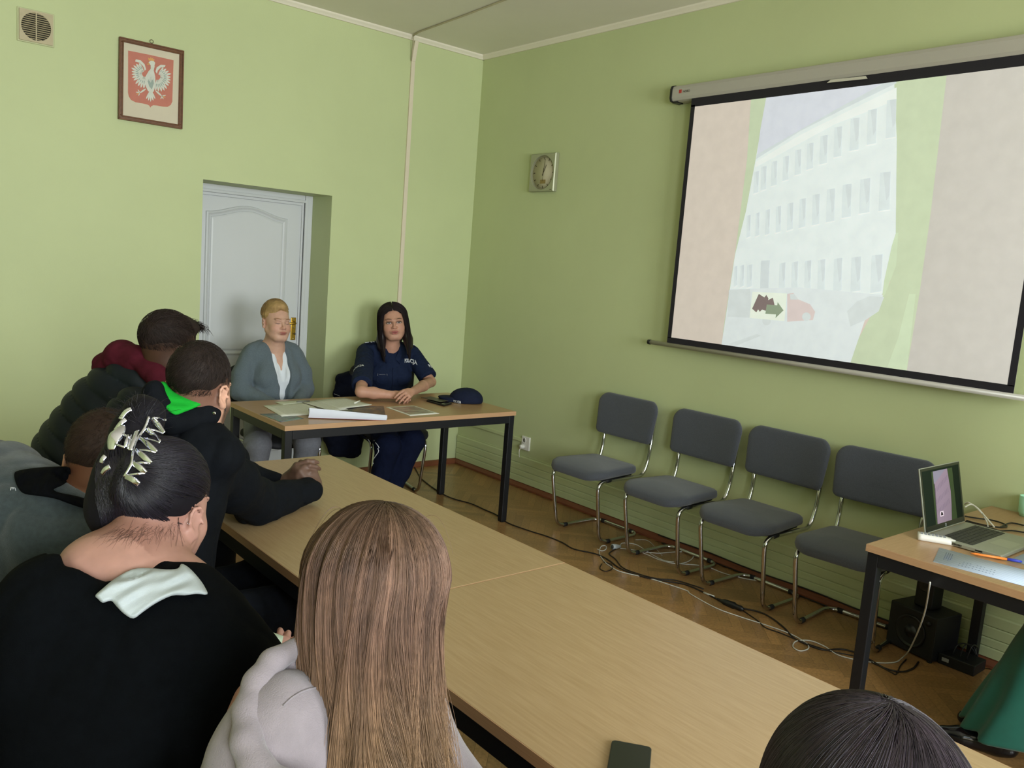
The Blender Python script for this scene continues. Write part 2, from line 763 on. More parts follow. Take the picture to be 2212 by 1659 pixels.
MB().box((cx - rr, -0.0095, cz - rr), (cx + rr, -0.0085, cz + rr)).build('opening', mat('vent_dark', '1d1a14', 0.9), t_)
m = MB()
for k in range(-6, 7):
    zc_ = cz + k * 0.0113
    wdt = math.sqrt(max(0, rr * rr - (k * 0.0113) ** 2)) - 0.001
    if wdt > 0.01:
        m.add([(cx - wdt, -0.017, zc_ - 0.001), (cx + wdt, -0.017, zc_ - 0.001), (cx + wdt, -0.010, zc_ + 0.0042), (cx - wdt, -0.010, zc_ + 0.0042),
               (cx - wdt, -0.018, zc_ + 0.001), (cx + wdt, -0.018, zc_ + 0.001), (cx + wdt, -0.011, zc_ + 0.006), (cx - wdt, -0.011, zc_ + 0.006)],
              [(0, 1, 2, 3), (7, 6, 5, 4), (0, 4, 5, 1), (3, 2, 6, 7)])
m.box((cx - 0.003, -0.0185, cz - rr), (cx + 0.003, -0.0165, cz + rr))
m.build('slats', VG, t_)


# ------------------------------------------------------------------ framed eagle
def zp(x, y, d):        # point seen in the photograph, found on the picture plane
    return PY(x / 4.6083, y / 4.6083, -d)


fx0, fx1, fz0, fz1 = -2.702, -2.3266, 2.3562, 2.8292
t_ = thing('framed_emblem', 'brown wooden frame with white crowned eagle on a red shield', 'framed picture', ((fx0 + fx1) / 2, 0, fz0))
FW = mat_wood('frame_wood', '5c3a22', '744a2c', 0.4, along=(20, 20, 20))
m = MB()
d0, fwid = 0.028, 0.026
for (a, b, c_, d_) in ((fx0, fx1, fz1 - fwid, fz1), (fx0, fx1, fz0, fz0 + fwid), (fx0, fx0 + fwid, fz0 + fwid, fz1 - fwid), (fx1 - fwid, fx1, fz0 + fwid, fz1 - fwid)):
    m.box((a, -0.02, c_), (b, -0.001, d_))
for k, (i0, i1, dd) in enumerate(((0, 0.008, 0.026), (0.017, 0.023, 0.024))):
    for (a, b, c_, d_) in ((fx0 + i0, fx1 - i0, fz1 - i1, fz1 - i0), (fx0 + i0, fx1 - i0, fz0 + i0, fz0 + i1), (fx0 + i0, fx0 + i1, fz0 + i1, fz1 - i1), (fx1 - i1, fx1 - i0, fz0 + i1, fz1 - i1)):
        m.box((a, -dd, c_), (b, -0.019, d_))
m.build('frame', FW, t_, bevel=0.002)
MB().box((fx0 + 0.02, -0.012, fz0 + 0.02), (fx1 - 0.02, -0.002, fz1 - 0.02)).build('mount', mat('picture_paper', 'cdc3ae', 0.7, 0, 0.03, 6), t_)
m = MB()
rc = Vector(((fx0 + fx1) / 2 - 0.003, -0.014, fz1 + 0.014))
m.tube([rc + Vector((0.010 * math.cos(a), 0, 0.010 * math.sin(a))) for a in [2 * PI * k / 16 for k in range(16)]], 0.0018, 6, closed=True)
m.tube([rc + Vector((0, 0, -0.010)), rc + Vector((0, 0, -0.024))], 0.002, 6)
m.build('hanging_ring', mat('ring_metal', '6e6a55', 0.4, 0.8), t_)
RED = mat('shield_red', 'bd7464', 0.7, 0, 0.05, 20)
WHF = mat('eagle_white', 'cfd0c6', 0.7, 0, 0.05, 40)
GRF = mat('feather_grey', '98a59e', 0.7, 0, 0.05, 40)
GOLD = mat('crown_gold', 'cf9a5a', 0.6, 0, 0.1, 40)
m = MB()


def poly(pts, d, mi, d2=0.0004):
    q = [zp(x, y, d) for x, y in pts]
    m.prism(q, (0, d2, 0), mi)


sh = [(1275, 503), (1500, 548), (1728, 600), (1722, 800), (1716, 980)]
sh += [(1716 - 0, 1010), (1700, 1045), (1668, 1064), (1620, 1062), (1560, 1050), (1525, 1048), (1505, 1058), (1497, 1072), (1487, 1052), (1465, 1040), (1420, 1030), (1350, 1018), (1305, 995), (1282, 960), (1274, 920), (1275, 700)]
poly(sh, 0.0126, 0)


def leafp(x0, y0, x1, y1, wd, d, mi, n=5):
    """pointed feather from (x0,y0) to tip (x1,y1)"""
    a, b = Vector((x0, y0)), Vector((x1, y1))
    u = (b - a)
    v = Vector((-u.y, u.x)).normalized() * wd
    pts = [a + v * 0.6, a + u * 0.5 + v, a + u * 0.85 + v * 0.7, b, a + u * 0.85 - v * 0.7, a + u * 0.5 - v, a - v * 0.6]
    poly([tuple(p) for p in pts], d, mi)


# wings: fans of long feathers
for sgn in (-1, 1):
    cxw = 1440 if sgn < 0 else 1570
    cyw = 735 if sgn < 0 else 765
    N_ = 13
    for k in range(N_):
        a = math.radians(118 - k * 15.5) if sgn > 0 else math.radians(62 + k * 15.5)
        a = math.radians(-62 + k * 13.5)
        L1 = 132 if k > 3 else 120 + 8 * k
        dx = -math.cos(a) * L1 if sgn < 0 else math.cos(a) * L1
        dy = math.sin(a) * L1 * (1.12 if k > 7 else 1.0)
        bx, by = cxw + dx * 0.22, cyw + dy * 0.2
        leafp(bx, by, cxw + dx + 0.0 * dy, cyw + dy + 0.16 * dx * (1 if sgn > 0 else 0.35), 12, 0.0132 + 0.00003 * k, 1)
        leafp(bx, by, cxw + dx * 0.72, cyw + dy * 0.72 + 0.12 * dx, 5, 0.0138, 2)
        leafp(bx * 0.9 + (cxw) * 0.1, by, cxw + dx * 0.52, cyw + dy * 0.5, 7, 0.0141, 1)
poly([(1352, 590), (1400, 600), (1440, 640), (1455, 690), (1440, 705), (1425, 660), (1390, 625), (1345, 612)], 0.0143, 1)
poly([(1648, 648), (1600, 645), (1560, 670), (1548, 710), (1562, 735), (1572, 700), (1600, 672), (1640, 668)], 0.0143, 1)
# body, neck, head, beak, crown
poly([(1500, 650), (1525, 640), (1540, 660), (1530, 700), (1545, 760), (1550, 840), (1530, 910), (1505, 935), (1470, 900), (1440, 830), (1450, 760), (1478, 710), (1500, 685)], 0.0146, 1)
poly([(1490, 770), (1520, 760), (1532, 830), (1512, 890), (1486, 860), (1470, 810)], 0.015, 2)
for k in range(5):
    leafp(1478 + k * 14, 740 + 8 * (k % 2), 1470 + k * 15, 800 + 12 * (k % 3), 6, 0.0153, 1)
poly([(1478, 620), (1500, 604), (1530, 606), (1545, 625), (1538, 655), (1510, 660), (1490, 640)], 0.0148, 1)
poly([(1463, 640), (1482, 622), (1492, 636), (1474, 650)], 0.015, 3)
poly([(1480, 604), (1474, 572), (1492, 584), (1500, 566), (1510, 584), (1526, 572), (1522, 590), (1540, 588), (1532, 610), (1505, 602)], 0.015, 3)
# tail, legs
for k in range(5):
    a = (k - 2) * 0.42
    leafp(1500, 900, 1500 + 62 * math.sin(a), 940 + 74 * math.cos(a * 0.8) - abs(k - 2) * 6, 9, 0.0144 + 0.00003 * k, 1)
leafp(1450, 885, 1392, 925, 9, 0.0146, 1)
leafp(1552, 905, 1612, 958, 9, 0.0146, 1)
for (x, y), ang in (((1392, 922), (2.6, 3.3, 1.9, 4.2)), ((1612, 955), (0.5, -0.2, 1.2, 1.9))):
    for a in ang:
        leafp(x, y, x + 42 * math.cos(a), y + 36 * math.sin(a), 5, 0.0148, 3 if a == ang[0] else 1)
m.build('emblem', [RED, WHF, GRF, GOLD], t_)

# ------------------------------------------------------------------ white cable duct on the back wall and along the ceiling
m = MB()
xa = -0.655
m.box((xa - 0.016, -0.014, 0.9), (xa + 0.016, 0, 3.12))
m.hexa([(xa - 0.016, -0.014, 3.12), (xa + 0.016, -0.014, 3.12), (xa + 0.016, 0, 3.12), (xa - 0.016, 0, 3.12),
        (xa - 0.018, -0.05, 3.262), (xa + 0.014, -0.05, 3.262), (xa + 0.014, -0.036, 3.262), (xa - 0.018, -0.036, 3.262)])
tag(m.build('cable_duct', mat('duct_white', 'd9cdb8', 0.5, 0, 0.02), bevel=0.002, loc=(xa, 0, 0.9)),
    'thin white cable duct running up the green wall to the ceiling', 'cable duct')
m = MB()
y_ = -0.05
pts = [(-0.69, -0.045, 3.292), (-0.716, -0.16, 3.293), (-0.755, -0.8, 3.293), (-0.80, -1.34, 3.293), (-0.98, -4.2, 3.293)]
m.tube(pts, 0.0065, 6)
m.tube([(-0.676, -0.018, 3.12), (-0.69, -0.05, 3.262), (-0.69, -0.045, 3.292)], 0.004, 6)
tag(m.build('ceiling_cable', mat('cable_painted', 'b5ab90', 0.5), loc=(-0.7, -0.1, 3.29)),
    'thin painted cable running along the ceiling from the wall duct', 'cable')

# ------------------------------------------------------------------ wall clock
cy0, cy1, cz0, cz1 = -0.985, -0.715, 2.225, 2.497
t_ = thing('wall_clock', 'square silver wall clock with round white dial and small lcd window', 'clock', (0, (cy0 + cy1) / 2, cz0))
SIL = mat('silver_plastic', 'a2a389', 0.35, 0.3, 0.03)
cyc, czc = (cy0 + cy1) / 2, (cz0 + cz1) / 2
m = MB()
R1, n = 0.122, 48
cir = lambda r, x: [(x, cyc - r * math.sin(2 * PI * k / n), czc + r * math.cos(2 * PI * k / n)) for k in range(n)]


def sqr(hw_, x):
    o_ = []
    for k in range(n):
        a = 2 * PI * k / n
        s_ = hw_ / max(abs(math.cos(a)), abs(math.sin(a)))
        o_.append((x, cyc - s_ * math.sin(a), czc + s_ * math.cos(a)))
    return o_


m.loft([sqr(0.136, -0.002), sqr(0.136, -0.028), sqr(0.131, -0.036), cir(R1 + 0.004, -0.036), cir(R1, -0.034), cir(R1, -0.016)], cap=False)
m.build('case', SIL, t_)
m = MB().lathe([(R1 + 0.001, 0.0), (R1 + 0.001, 0.002)], Matrix.Translation((-0.016, cyc, czc)) @ Matrix.Rotation(-PI / 2, 4, 'Y'), 48)
m.build('dial', mat('dial_cream', 'c6bea2', 0.6, 0, 0.02), t_)
DK = mat('clock_ink', '3a3018', 0.6)
m = MB()
for k in range(60):
    a = 2 * PI * k / 60
    big = k % 5 == 0
    r0, r1, wd = (0.094, 0.112, 0.0028) if big else (0.106, 0.112, 0.0007)
    M_ = Matrix.Translation((-0.0185, cyc, czc)) @ Matrix.Rotation(a, 4, 'X')
    m.box((-0.0006, -wd, r0), (0.0004, wd, r1), M_)
m.build('hour_marks', DK, t_)
for nm, a, L_, wd in (('hour_hand', math.radians(28), 0.062, 0.003), ('minute_hand', math.radians(9), 0.098, 0.0025)):
    M_ = Matrix.Translation((-0.021 if nm[0] == 'h' else -0.023, cyc, czc)) @ Matrix.Rotation(a, 4, 'X')
    MB().add([M_ @ Vector(p) for p in ((0, -wd, -0.022), (0, wd, -0.022), (0, wd * 0.5, L_), (0, -wd * 0.5, L_), (-0.001, -wd, -0.022), (-0.001, wd, -0.022), (-0.001, wd * 0.5, L_), (-0.001, -wd * 0.5, L_))],
             [(0, 1, 2, 3), (7, 6, 5, 4), (0, 4, 5, 1), (1, 5, 6, 2), (2, 6, 7, 3), (3, 7, 4, 0)]).build(nm, DK, t_)
M_ = Matrix.Translation((-0.024, cyc, czc)) @ Matrix.Rotation(math.radians(182), 4, 'X')
MB().box((-0.0005, -0.0008, -0.03), (0.0005, 0.0008, 0.06), M_).build('second_hand', DK, t_)
MB().box((-0.0215, cyc - 0.028, czc - 0.078), (-0.018, cyc + 0.028, czc - 0.05)).build('lcd_window', mat('lcd', '8a7440', 0.4), t_)
MB().box((-0.0365, cyc - 0.118, czc - 0.126), (-0.036, cyc - 0.098, czc - 0.122)).build('maker_mark', DK, t_)

# ------------------------------------------------------------------ wall socket with plug, low surface duct
t_ = thing('wall_socket', 'white double wall socket on the green wall beside the first chair', 'socket', (0, -0.88, 0.295))
m = MB().box((-0.012, -0.925, 0.297), (0, -0.838, 0.382))
m.box((-0.010, -0.928, 0.385), (0, -0.835, 0.378))
m = MB().box((-0.014, -0.926, 0.295), (0, -0.836, 0.40))
m.build('face_plate', WHITEPL, t_, bevel=0.003)
m = MB()
Mx = lambda y_, z_, x_: Matrix.Translation((x_, y_, z_)) @ Matrix.Rotation(-PI / 2, 4, 'Y')
m.lathe([(0.021, 0), (0.021, 0.004), (0.017, 0.004), (0.016, 0.001)], Mx(-0.868, 0.37, -0.014), 24, cap=False)
m.build('socket_ring', WHITEPL, t_)
MB().lathe([(0.0165, 0), (0.0165, 0.0005)], Mx(-0.868, 0.37, -0.0141), 24).build('socket_well', mat('socket_shade', '8d8a80', 0.7), t_)
t2 = thing('power_plug', 'white round plug hanging in the lower wall socket outlet', 'plug', (-0.014, -0.868, 0.322))
m = MB().lathe([(0.017, 0), (0.018, 0.012), (0.016, 0.03), (0.014, 0.036)], Mx(-0.868, 0.322, -0.0145), 20)
m.build('plug_body', WHITEPL, t2)
m = MB().tube(spline([(-0.045, -0.868, 0.316), (-0.05, -0.862, 0.29), (-0.04, -0.852, 0.26), (-0.03, -0.845, 0.235)], 6), 0.0032, 8)
m.build('cord', WHITEPL, t2)
m = MB().box((-0.014, -0.836, 0.352), (0, -0.012, 0.378))
tag(m.build('wall_duct', GREEN, bevel=0.002, loc=(0, -0.4, 0.352)), 'green painted surface duct leading from the corner to the wall socket', 'cable duct')
# ================================================================== projection screen
def mat_lit(name, c, e=0.35):
    """projected or displayed picture: the surface glows with its own colour"""
    m = bpy.data.materials.new(name)
    m.use_nodes = True
    t = NT(m)
    cc = lin(c)
    f = t.noise(14, 3, t.coord())
    r = t.ramp(f, [(0.3, tuple(x * 0.97 for x in cc[:3]) + (1,)), (0.7, tuple(min(1, x * 1.03) for x in cc[:3]) + (1,))])
    t.l.new(r, t.b.inputs['Base Color'])
    t.l.new(r, t.b.inputs['Emission Color'])
    t.b.inputs['Emission Strength'].default_value = e
    t.b.inputs['Roughness'].default_value = 0.8
    t.b.inputs['Specular IOR Level'].default_value = 0.1
    return m


SY0, SY1, SZ0, SZ1, SXP = -2.203, -4.172, 1.272, 2.716, -0.080
t_ = thing('projection_screen', 'wall mounted projection screen with grey case showing a washed-out photo of a white building', 'projection screen', (0, (SY0 + SY1) / 2, SZ0))
CASE = mat('screen_case_grey', 'b3afa6', 0.4, 0.1, 0.02, 3)
m = MB()
cp = [(-0.001, 2.728), (-0.06, 2.728), (-0.082, 2.734), (-0.09, 2.75), (-0.09, 2.80), (-0.082, 2.818), (-0.06, 2.825), (-0.001, 2.825)]
m.loft([[(a, y, b) for a, b in cp] for y in (-2.052, -4.323)])
case = m.build('case', CASE, t_, bevel=0.002)
for nm, ya, yb in (('end_cap', -2.04, -2.056), ('end_cap', -4.319, -4.335)):
    m = MB()
    cq = [(a * 1.06, 2.777 + (b - 2.777) * 1.08) for a, b in cp]
    m.loft([[(a, y, b) for a, b in cq] for y in (ya, yb)])
    m.build(nm, BLACKPL, case, bevel=0.003)
MB().box((-0.075, -2.09, 2.722), (-0.02, -2.056, 2.731)).build('pull_catch', BLACKPL, case)
m = MB()
m.box((-0.0912, -2.128, 2.772), (-0.0902, -2.108, 2.792), mi=0)
vs, fs = text_mesh('NOBO', 0.013)
M_ = frame_mat((-0.0912, -2.165, 2.778), (0, -1, 0), (0, 0, 1))
m.add([M_ @ v for v in vs], fs, 1)
m.build('maker_logo', [mat('logo_red', 'b23a34', 0.5), mat('logo_grey', '55524e', 0.5)], case)
m = MB()
A_ = [PX(x, y, -0.0915) for x, y in ((1786, 179), (1795, 172), (1870, 164), (1874, 170))]
m.prism(A_, (0.001, 0, 0))
m.build('sticker', mat('sticker_pale', 'c9c6b8', 0.5), case)
BORDER = mat('screen_border', '17141f', 0.7, 0, 0.05)
m = MB()
bw, bt = 0.036, 0.032
m.box((SXP - 0.0006, SY1, SZ0), (SXP + 0.0006, SY0, 2.735))
cloth = m.build('screen_cloth', mat('screen_fabric_back', 'c9c6c4', 0.8), t_)
m = MB()
x0_, x1_ = SXP - 0.0012, SXP - 0.0004
m.box((x0_, SY1, SZ1 - bt), (x1_, SY0, 2.735))
m.box((x0_, SY1, SZ0 - 0.002), (x1_, SY0, SZ0 + 0.034))
m.box((x0_, SY0 - 0.03, SZ0 + 0.03), (x1_, SY0, SZ1 - bt + 0.01))
m.box((x0_, SY1, SZ0 + 0.03), (x1_, SY1 + 0.03, SZ1 - bt + 0.01))
m.build('black_border', BORDER, cloth)
m = MB()
m.tube([(SXP, SY0 + 0.13, SZ0 - 0.014), (SXP, SY1 - 0.10, SZ0 - 0.014)], 0.0135, 14)
bar = m.build('bottom_bar', CASE, t_)
for ya, yb in ((SY0 + 0.15, SY0 + 0.13), (SY1 - 0.10, SY1 - 0.12)):
    MB().tube([(SXP, ya, SZ0 - 0.014), (SXP, yb, SZ0 - 0.014)], 0.0155, 14).build('bar_cap', BLACKPL, bar)

# the projected picture, in the screen's own plane
ZX = lambda x, y: (1400 + x / 2.1268, 80 + y / 2.1268)
pm = MB()
_lay = [0]
BY0, BY1, BZ0, BZ1 = SY1 + 0.03, SY0 - 0.03, SZ0 + 0.034, SZ1 - bt


def pic(pts, mi, lay, zoom=True):
    q = []
    for (x, y) in pts:
        if zoom:
            x, y = ZX(x, y)
        p = PX(x, y, SXP)
        p.y = min(max(p.y, BY0), BY1)
        p.z = min(max(p.z, BZ0), BZ1)
        p.x = SXP - 0.0008 - lay * 0.00015
        q.append(p)
    pm.add(q, [tuple(range(len(q)))], mi)


PC = ['cbc0b9', 'bdc9b0', 'cdd1e0', 'd8e0e5', 'd0d9df', 'c9d1d8', 'd3dae0', 'c3d1b8', 'bebab7', 'd0c2c4', 'dde5dd', '7e7070', '8a9884', 'e0e6e9', 'cbd2d7', 'd0d8da']
names = ['sidewall_pink', 'strip_green', 'sky', 'facade', 'window_pane', 'window_shade', 'ground', 'grass', 'right_band', 'red_car', 'card', 'dark_arrow', 'green_arrow', 'sill', 'car_grey', 'lower_wall']
PM = [mat_lit('picture_' + a, c, 0.34) for a, c in zip(names, PC)]
pic([(150, 200), (1900, 0), (1900, 1700), (60, 1500)], 0, 0)
pic([(1378, 100), (2000, 0), (2000, 1800), (1180, 1600), (1250, 1160), (1300, 800)], 8, 1)
pic([(478, 240), (552, 240), (520, 560), (440, 900), (395, 1150), (340, 1450), (345, 1350), (405, 960), (455, 560)], 1, 1)
pic([(548, 230), (1142, 170), (1143, 470), (1150, 900), (1130, 1000), (1090, 1160), (1000, 1290), (930, 1500), (335, 1440), (400, 1000), (450, 800), (495, 560)], 3, 2)
pic([(1139, 150), (1380, 120), (1300, 800), (1250, 1160), (1185, 1560), (905, 1530), (965, 1390), (1040, 1250), (1112, 1130), (1138, 930), (1143, 470)], 1, 3)
pic([(1139, 900), (1150, 900), (1140, 1050), (1090, 1180), (1075, 1200), (1085, 1120), (1120, 960)], 7, 3.5)
pic([(1200, 1180), (1230, 1180), (1185, 1560), (1095, 1545), (1150, 1380)], 7, 3.4)
pic([(548, 235), (1080, 190), (860, 340), (700, 430), (500, 545), (517, 420)], 2, 4)
pic([(1085, 195), (1142, 190), (1142, 212), (900, 330), (700, 432), (496, 562), (500, 540), (860, 335)], 5, 4.2)
pic([(1142, 232), (1142, 290), (860, 400), (640, 520), (492, 600), (494, 575), (700, 450), (900, 350)], 13, 4.4)
rows = [
    [(1095, 1142, 285, 462), (1008, 1052, 330, 492), (928, 972, 370, 520), (855, 892, 410, 550), (790, 826, 450, 582), (730, 761, 485, 606), (675, 705, 515, 632), (620, 648, 545, 658), (567, 594, 568, 682), (520, 545, 592, 702), (486, 510, 615, 716)],
    [(1063, 1115, 618, 796), (973, 1022, 648, 808), (892, 936, 674, 828), (820, 860, 695, 848), (755, 790, 720, 862), (695, 726, 740, 874), (640, 668, 760, 886), (588, 612, 775, 896), (540, 561, 790, 906), (494, 513, 805, 913), (454, 472, 816, 919)],
    [(1025, 1078, 998, 1172), (933, 980, 1008, 1168), (853, 893, 1014, 1168), (780, 815, 1020, 1164), (720, 750, 1025, 1160), (660, 690, 1030, 1157), (603, 632, 1035, 1154), (455, 480, 1044, 1148), (424, 442, 1046, 1146), (396, 411, 1050, 1144)]]
for r in rows:
    for (a, b, c_, d_) in r:
        sk = (b - a) * 0.25
        w_ = b - a
        pic([(a + sk * 0.3, c_ + 6), (b, c_), (b - sk * 0.4, d_ - 4), (a - sk * 0.2, d_ + 4)], 4, 5)
        pic([(a + w_ * 0.35, c_ + 4), (b, c_), (b - w_ * 0.12, c_ + (d_ - c_) * 0.62), (a + w_ * 0.62, c_ + (d_ - c_) * 0.75)], 5, 5.4)
        pic([(a - sk * 0.6, d_ + 5), (b - sk * 0.2, d_ - 3), (b - sk * 0.2, d_ + 1), (a - sk * 0.6, d_ + 10)], 13, 5.2)
pic([(520, 1028), (560, 1025), (553, 1162), (515, 1165)], 5, 5)
pic([(378, 1158), (700, 1150), (1080, 1185), (1060, 1260), (1000, 1290), (930, 1500), (335, 1440), (360, 1270)], 6, 5.6)
pic([(372, 1162), (470, 1158), (475, 1290), (365, 1285)], 14, 6)
pic([(640, 1180), (668, 1176), (690, 1205), (745, 1228), (768, 1262), (758, 1300), (640, 1308)], 9, 6.2)
pic([(652, 1182), (670, 1180), (690, 1206), (655, 1206)], 14, 6.4)
for cx_, cy_, r_, mi_ in ((728, 1285, 20, 14), (545, 1305, 20, 14)):
    pic([(cx_ + r_ * math.cos(a), cy_ + r_ * math.sin(a)) for a in [2 * PI * k / 14 for k in range(14)]], mi_, 6.6)
pic([(915, 1260), (960, 1215), (1020, 1190), (1085, 1195), (1060, 1260), (1000, 1300), (930, 1330)], 14, 6.2)
pic([(370, 1410), (500, 1365), (520, 1372), (400, 1420)], 14, 6.2)
CZ = lambda x, y: (1560 + x / 5.53, 580 + y / 5.53)


def pc2(pts, mi, lay):
    pic([CZ(x, y) for x, y in pts], mi, lay, zoom=False)


pc2([(365, 278), (775, 300), (745, 628), (330, 590)], 10, 7)
pc2([(440, 303), (505, 345), (440, 475), (410, 525), (360, 480)], 11, 7.4)
pc2([(530, 315), (556, 360), (530, 440), (452, 518), (425, 480), (495, 360)], 11, 7.5)
pc2([(608, 348), (628, 435), (520, 505), (475, 490), (470, 420)], 11, 7.6)
pc2([(535, 430), (660, 440), (665, 402), (735, 500), (640, 592), (645, 548), (518, 542)], 12, 7.8)
pm.build('projected_image', PM, cloth)

# ================================================================== tables


def make_table(name, label, x0, y0, x1, y1, h=0.74, top=0.027, grain='y', legs=None, group=None):
    t = thing(name, label, 'table', ((x0 + x1) / 2, (y0 + y1) / 2, 0), group=group)
    c = t.location
    lx, ly = (x1 - x0) / 2, (y1 - y0) / 2
    m = MB()
    m.box((-lx + 0.0015, -ly + 0.0015, h - top), (lx - 0.0015, ly - 0.0015, h))
    o = m.build('tabletop', TABLE_TOP if grain == 'y' else TABLE_TOP_X, t, world=False, bevel=0.0015)
    m = MB()
    e = 0.0015
    for (a, b) in (((-lx, -ly), (lx, -ly + e)), ((-lx, ly - e), (lx, ly)), ((-lx, -ly + e), (-lx + e, ly - e)), ((lx - e, -ly + e), (lx, ly - e))):
        m.box((a[0], a[1], h - top), (b[0], b[1], h - 0.0006))
    m.build('edge_band', TABLE_EDGE, o, world=False)
    L = 0.042
    i_ = 0.006
    m = MB()
    zt, za = h - top, h - top - 0.05
    m.box((-lx + i_ + L, -ly + i_, za), (lx - i_ - L, -ly + i_ + 0.03, zt))
    m.box((-lx + i_ + L, ly - i_ - 0.03, za), (lx - i_ - L, ly - i_, zt))
    m.box((-lx + i_, -ly + i_ + L, za), (-lx + i_ + 0.03, ly - i_ - L, zt))
    m.box((lx - i_ - 0.03, -ly + i_ + L, za), (lx - i_, ly - i_ - L, zt))
    m.build('apron_frame', BLACKMET, t, world=False, bevel=0.002)
    for sx in (-1, 1):
        for sy in (-1, 1):
            a = sx * (lx - i_)
            b = sy * (ly - i_)
            m = MB()
            m.box((min(a, a - sx * L), min(b, b - sy * L), 0.008), (max(a, a - sx * L), max(b, b - sy * L), zt))
            lg = m.build('leg', BLACKMET, t, world=False, bevel=0.003)
            m = MB()
            m.box((min(a, a - sx * L) + 0.003, min(b, b - sy * L) + 0.003, 0.0), (max(a, a - sx * L) - 0.003, max(b, b - sy * L) - 0.003, 0.009))
            m.build('foot_cap', BLACKPL, lg, world=False)
    return t


TABLE_TOP_X = mat_wood('beech_laminate_across', 'a5825c', 'b5926c', 0.3, along=(2.5, 45, 45))
make_table('office_table', 'beech table with black legs where the woman in police uniform sits', -2.2527, -1.5046, -0.664, -0.74, grain='x')
make_table('conference_table', 'long beech table where the man with clasped hands leans', -3.1112, -3.741, -2.3355, -2.1677)
make_table('conference_table', 'long beech table nearest the camera carrying a black smartphone', -3.1112, -5.33, -2.3355, -3.7435)
make_table('laptop_table', 'beech table with black legs against the wall carrying the open laptop', -1.169, -4.93, -0.012, -4.1316, grain='x')

# ================================================================== cantilever chairs
FABRIC = mat('charcoal_fabric', '4a4d55', 0.9, 0, 0.14, 260, bump=0.5, bscale=900, spec=0.2, sheen=0.3)
BLACKVIN = mat('black_upholstery', '111217', 0.65, 0, 0.1, 60, spec=0.4)


def chair_outline(w0, w1, h_, r0, r1, n=7):
    """rounded trapezoid, bottom width w0, top width w1, height h_, bottom at 0"""
    pts = []
    for (cx_, cz_, a0, r) in ((w0 / 2, 0, -90, r0), (w1 / 2, h_, 0, r1), (-w1 / 2, h_, 90, r1), (-w0 / 2, 0, 180, r0)):
        ox = cx_ - math.copysign(r, cx_)
        oz = cz_ + (r if cz_ == 0 else -r)
        for k in range(n + 1):
            a = math.radians(a0 + 90 * k / n)
            pts.append((ox + r * math.cos(a), oz + r * math.sin(a)))
    return pts


def pad(outline, fn, thick, dome=0.3):
    """upholstered pad: outline in (u,v); fn maps (u,v,d) to a point"""
    m = MB()
    m.smooth = True
    cu = sum(p[0] for p in outline) / len(outline)
    cv = sum(p[1] for p in outline) / len(outline)
    rings = []
    prof = [(0.0, -0.5), (0.35, -0.5), (0.7, -0.48), (0.92, -0.40), (0.985, -0.22), (1.0, 0.0), (0.985, 0.22), (0.94, 0.38), (0.84, 0.47), (0.6, 0.5 + dome * 0.4), (0.3, 0.5 + dome * 0.8), (0.0, 0.5 + dome)]
    for s, d in prof[1:-1]:
        rings.append([fn(cu + (u - cu) * s, cv + (v - cv) * s, d * thick) for u, v in outline])
    m.loft(rings, cap=False)
    n = len(outline)
    for ring, d in ((rings[0], prof[0][1]), (rings[-1], prof[-1][1])):
        c = fn(cu, cv, d * thick)
        m.add([c] + list(ring), [(0, 1 + k, 1 + (k + 1) % n) for k in range(n)])
    return m


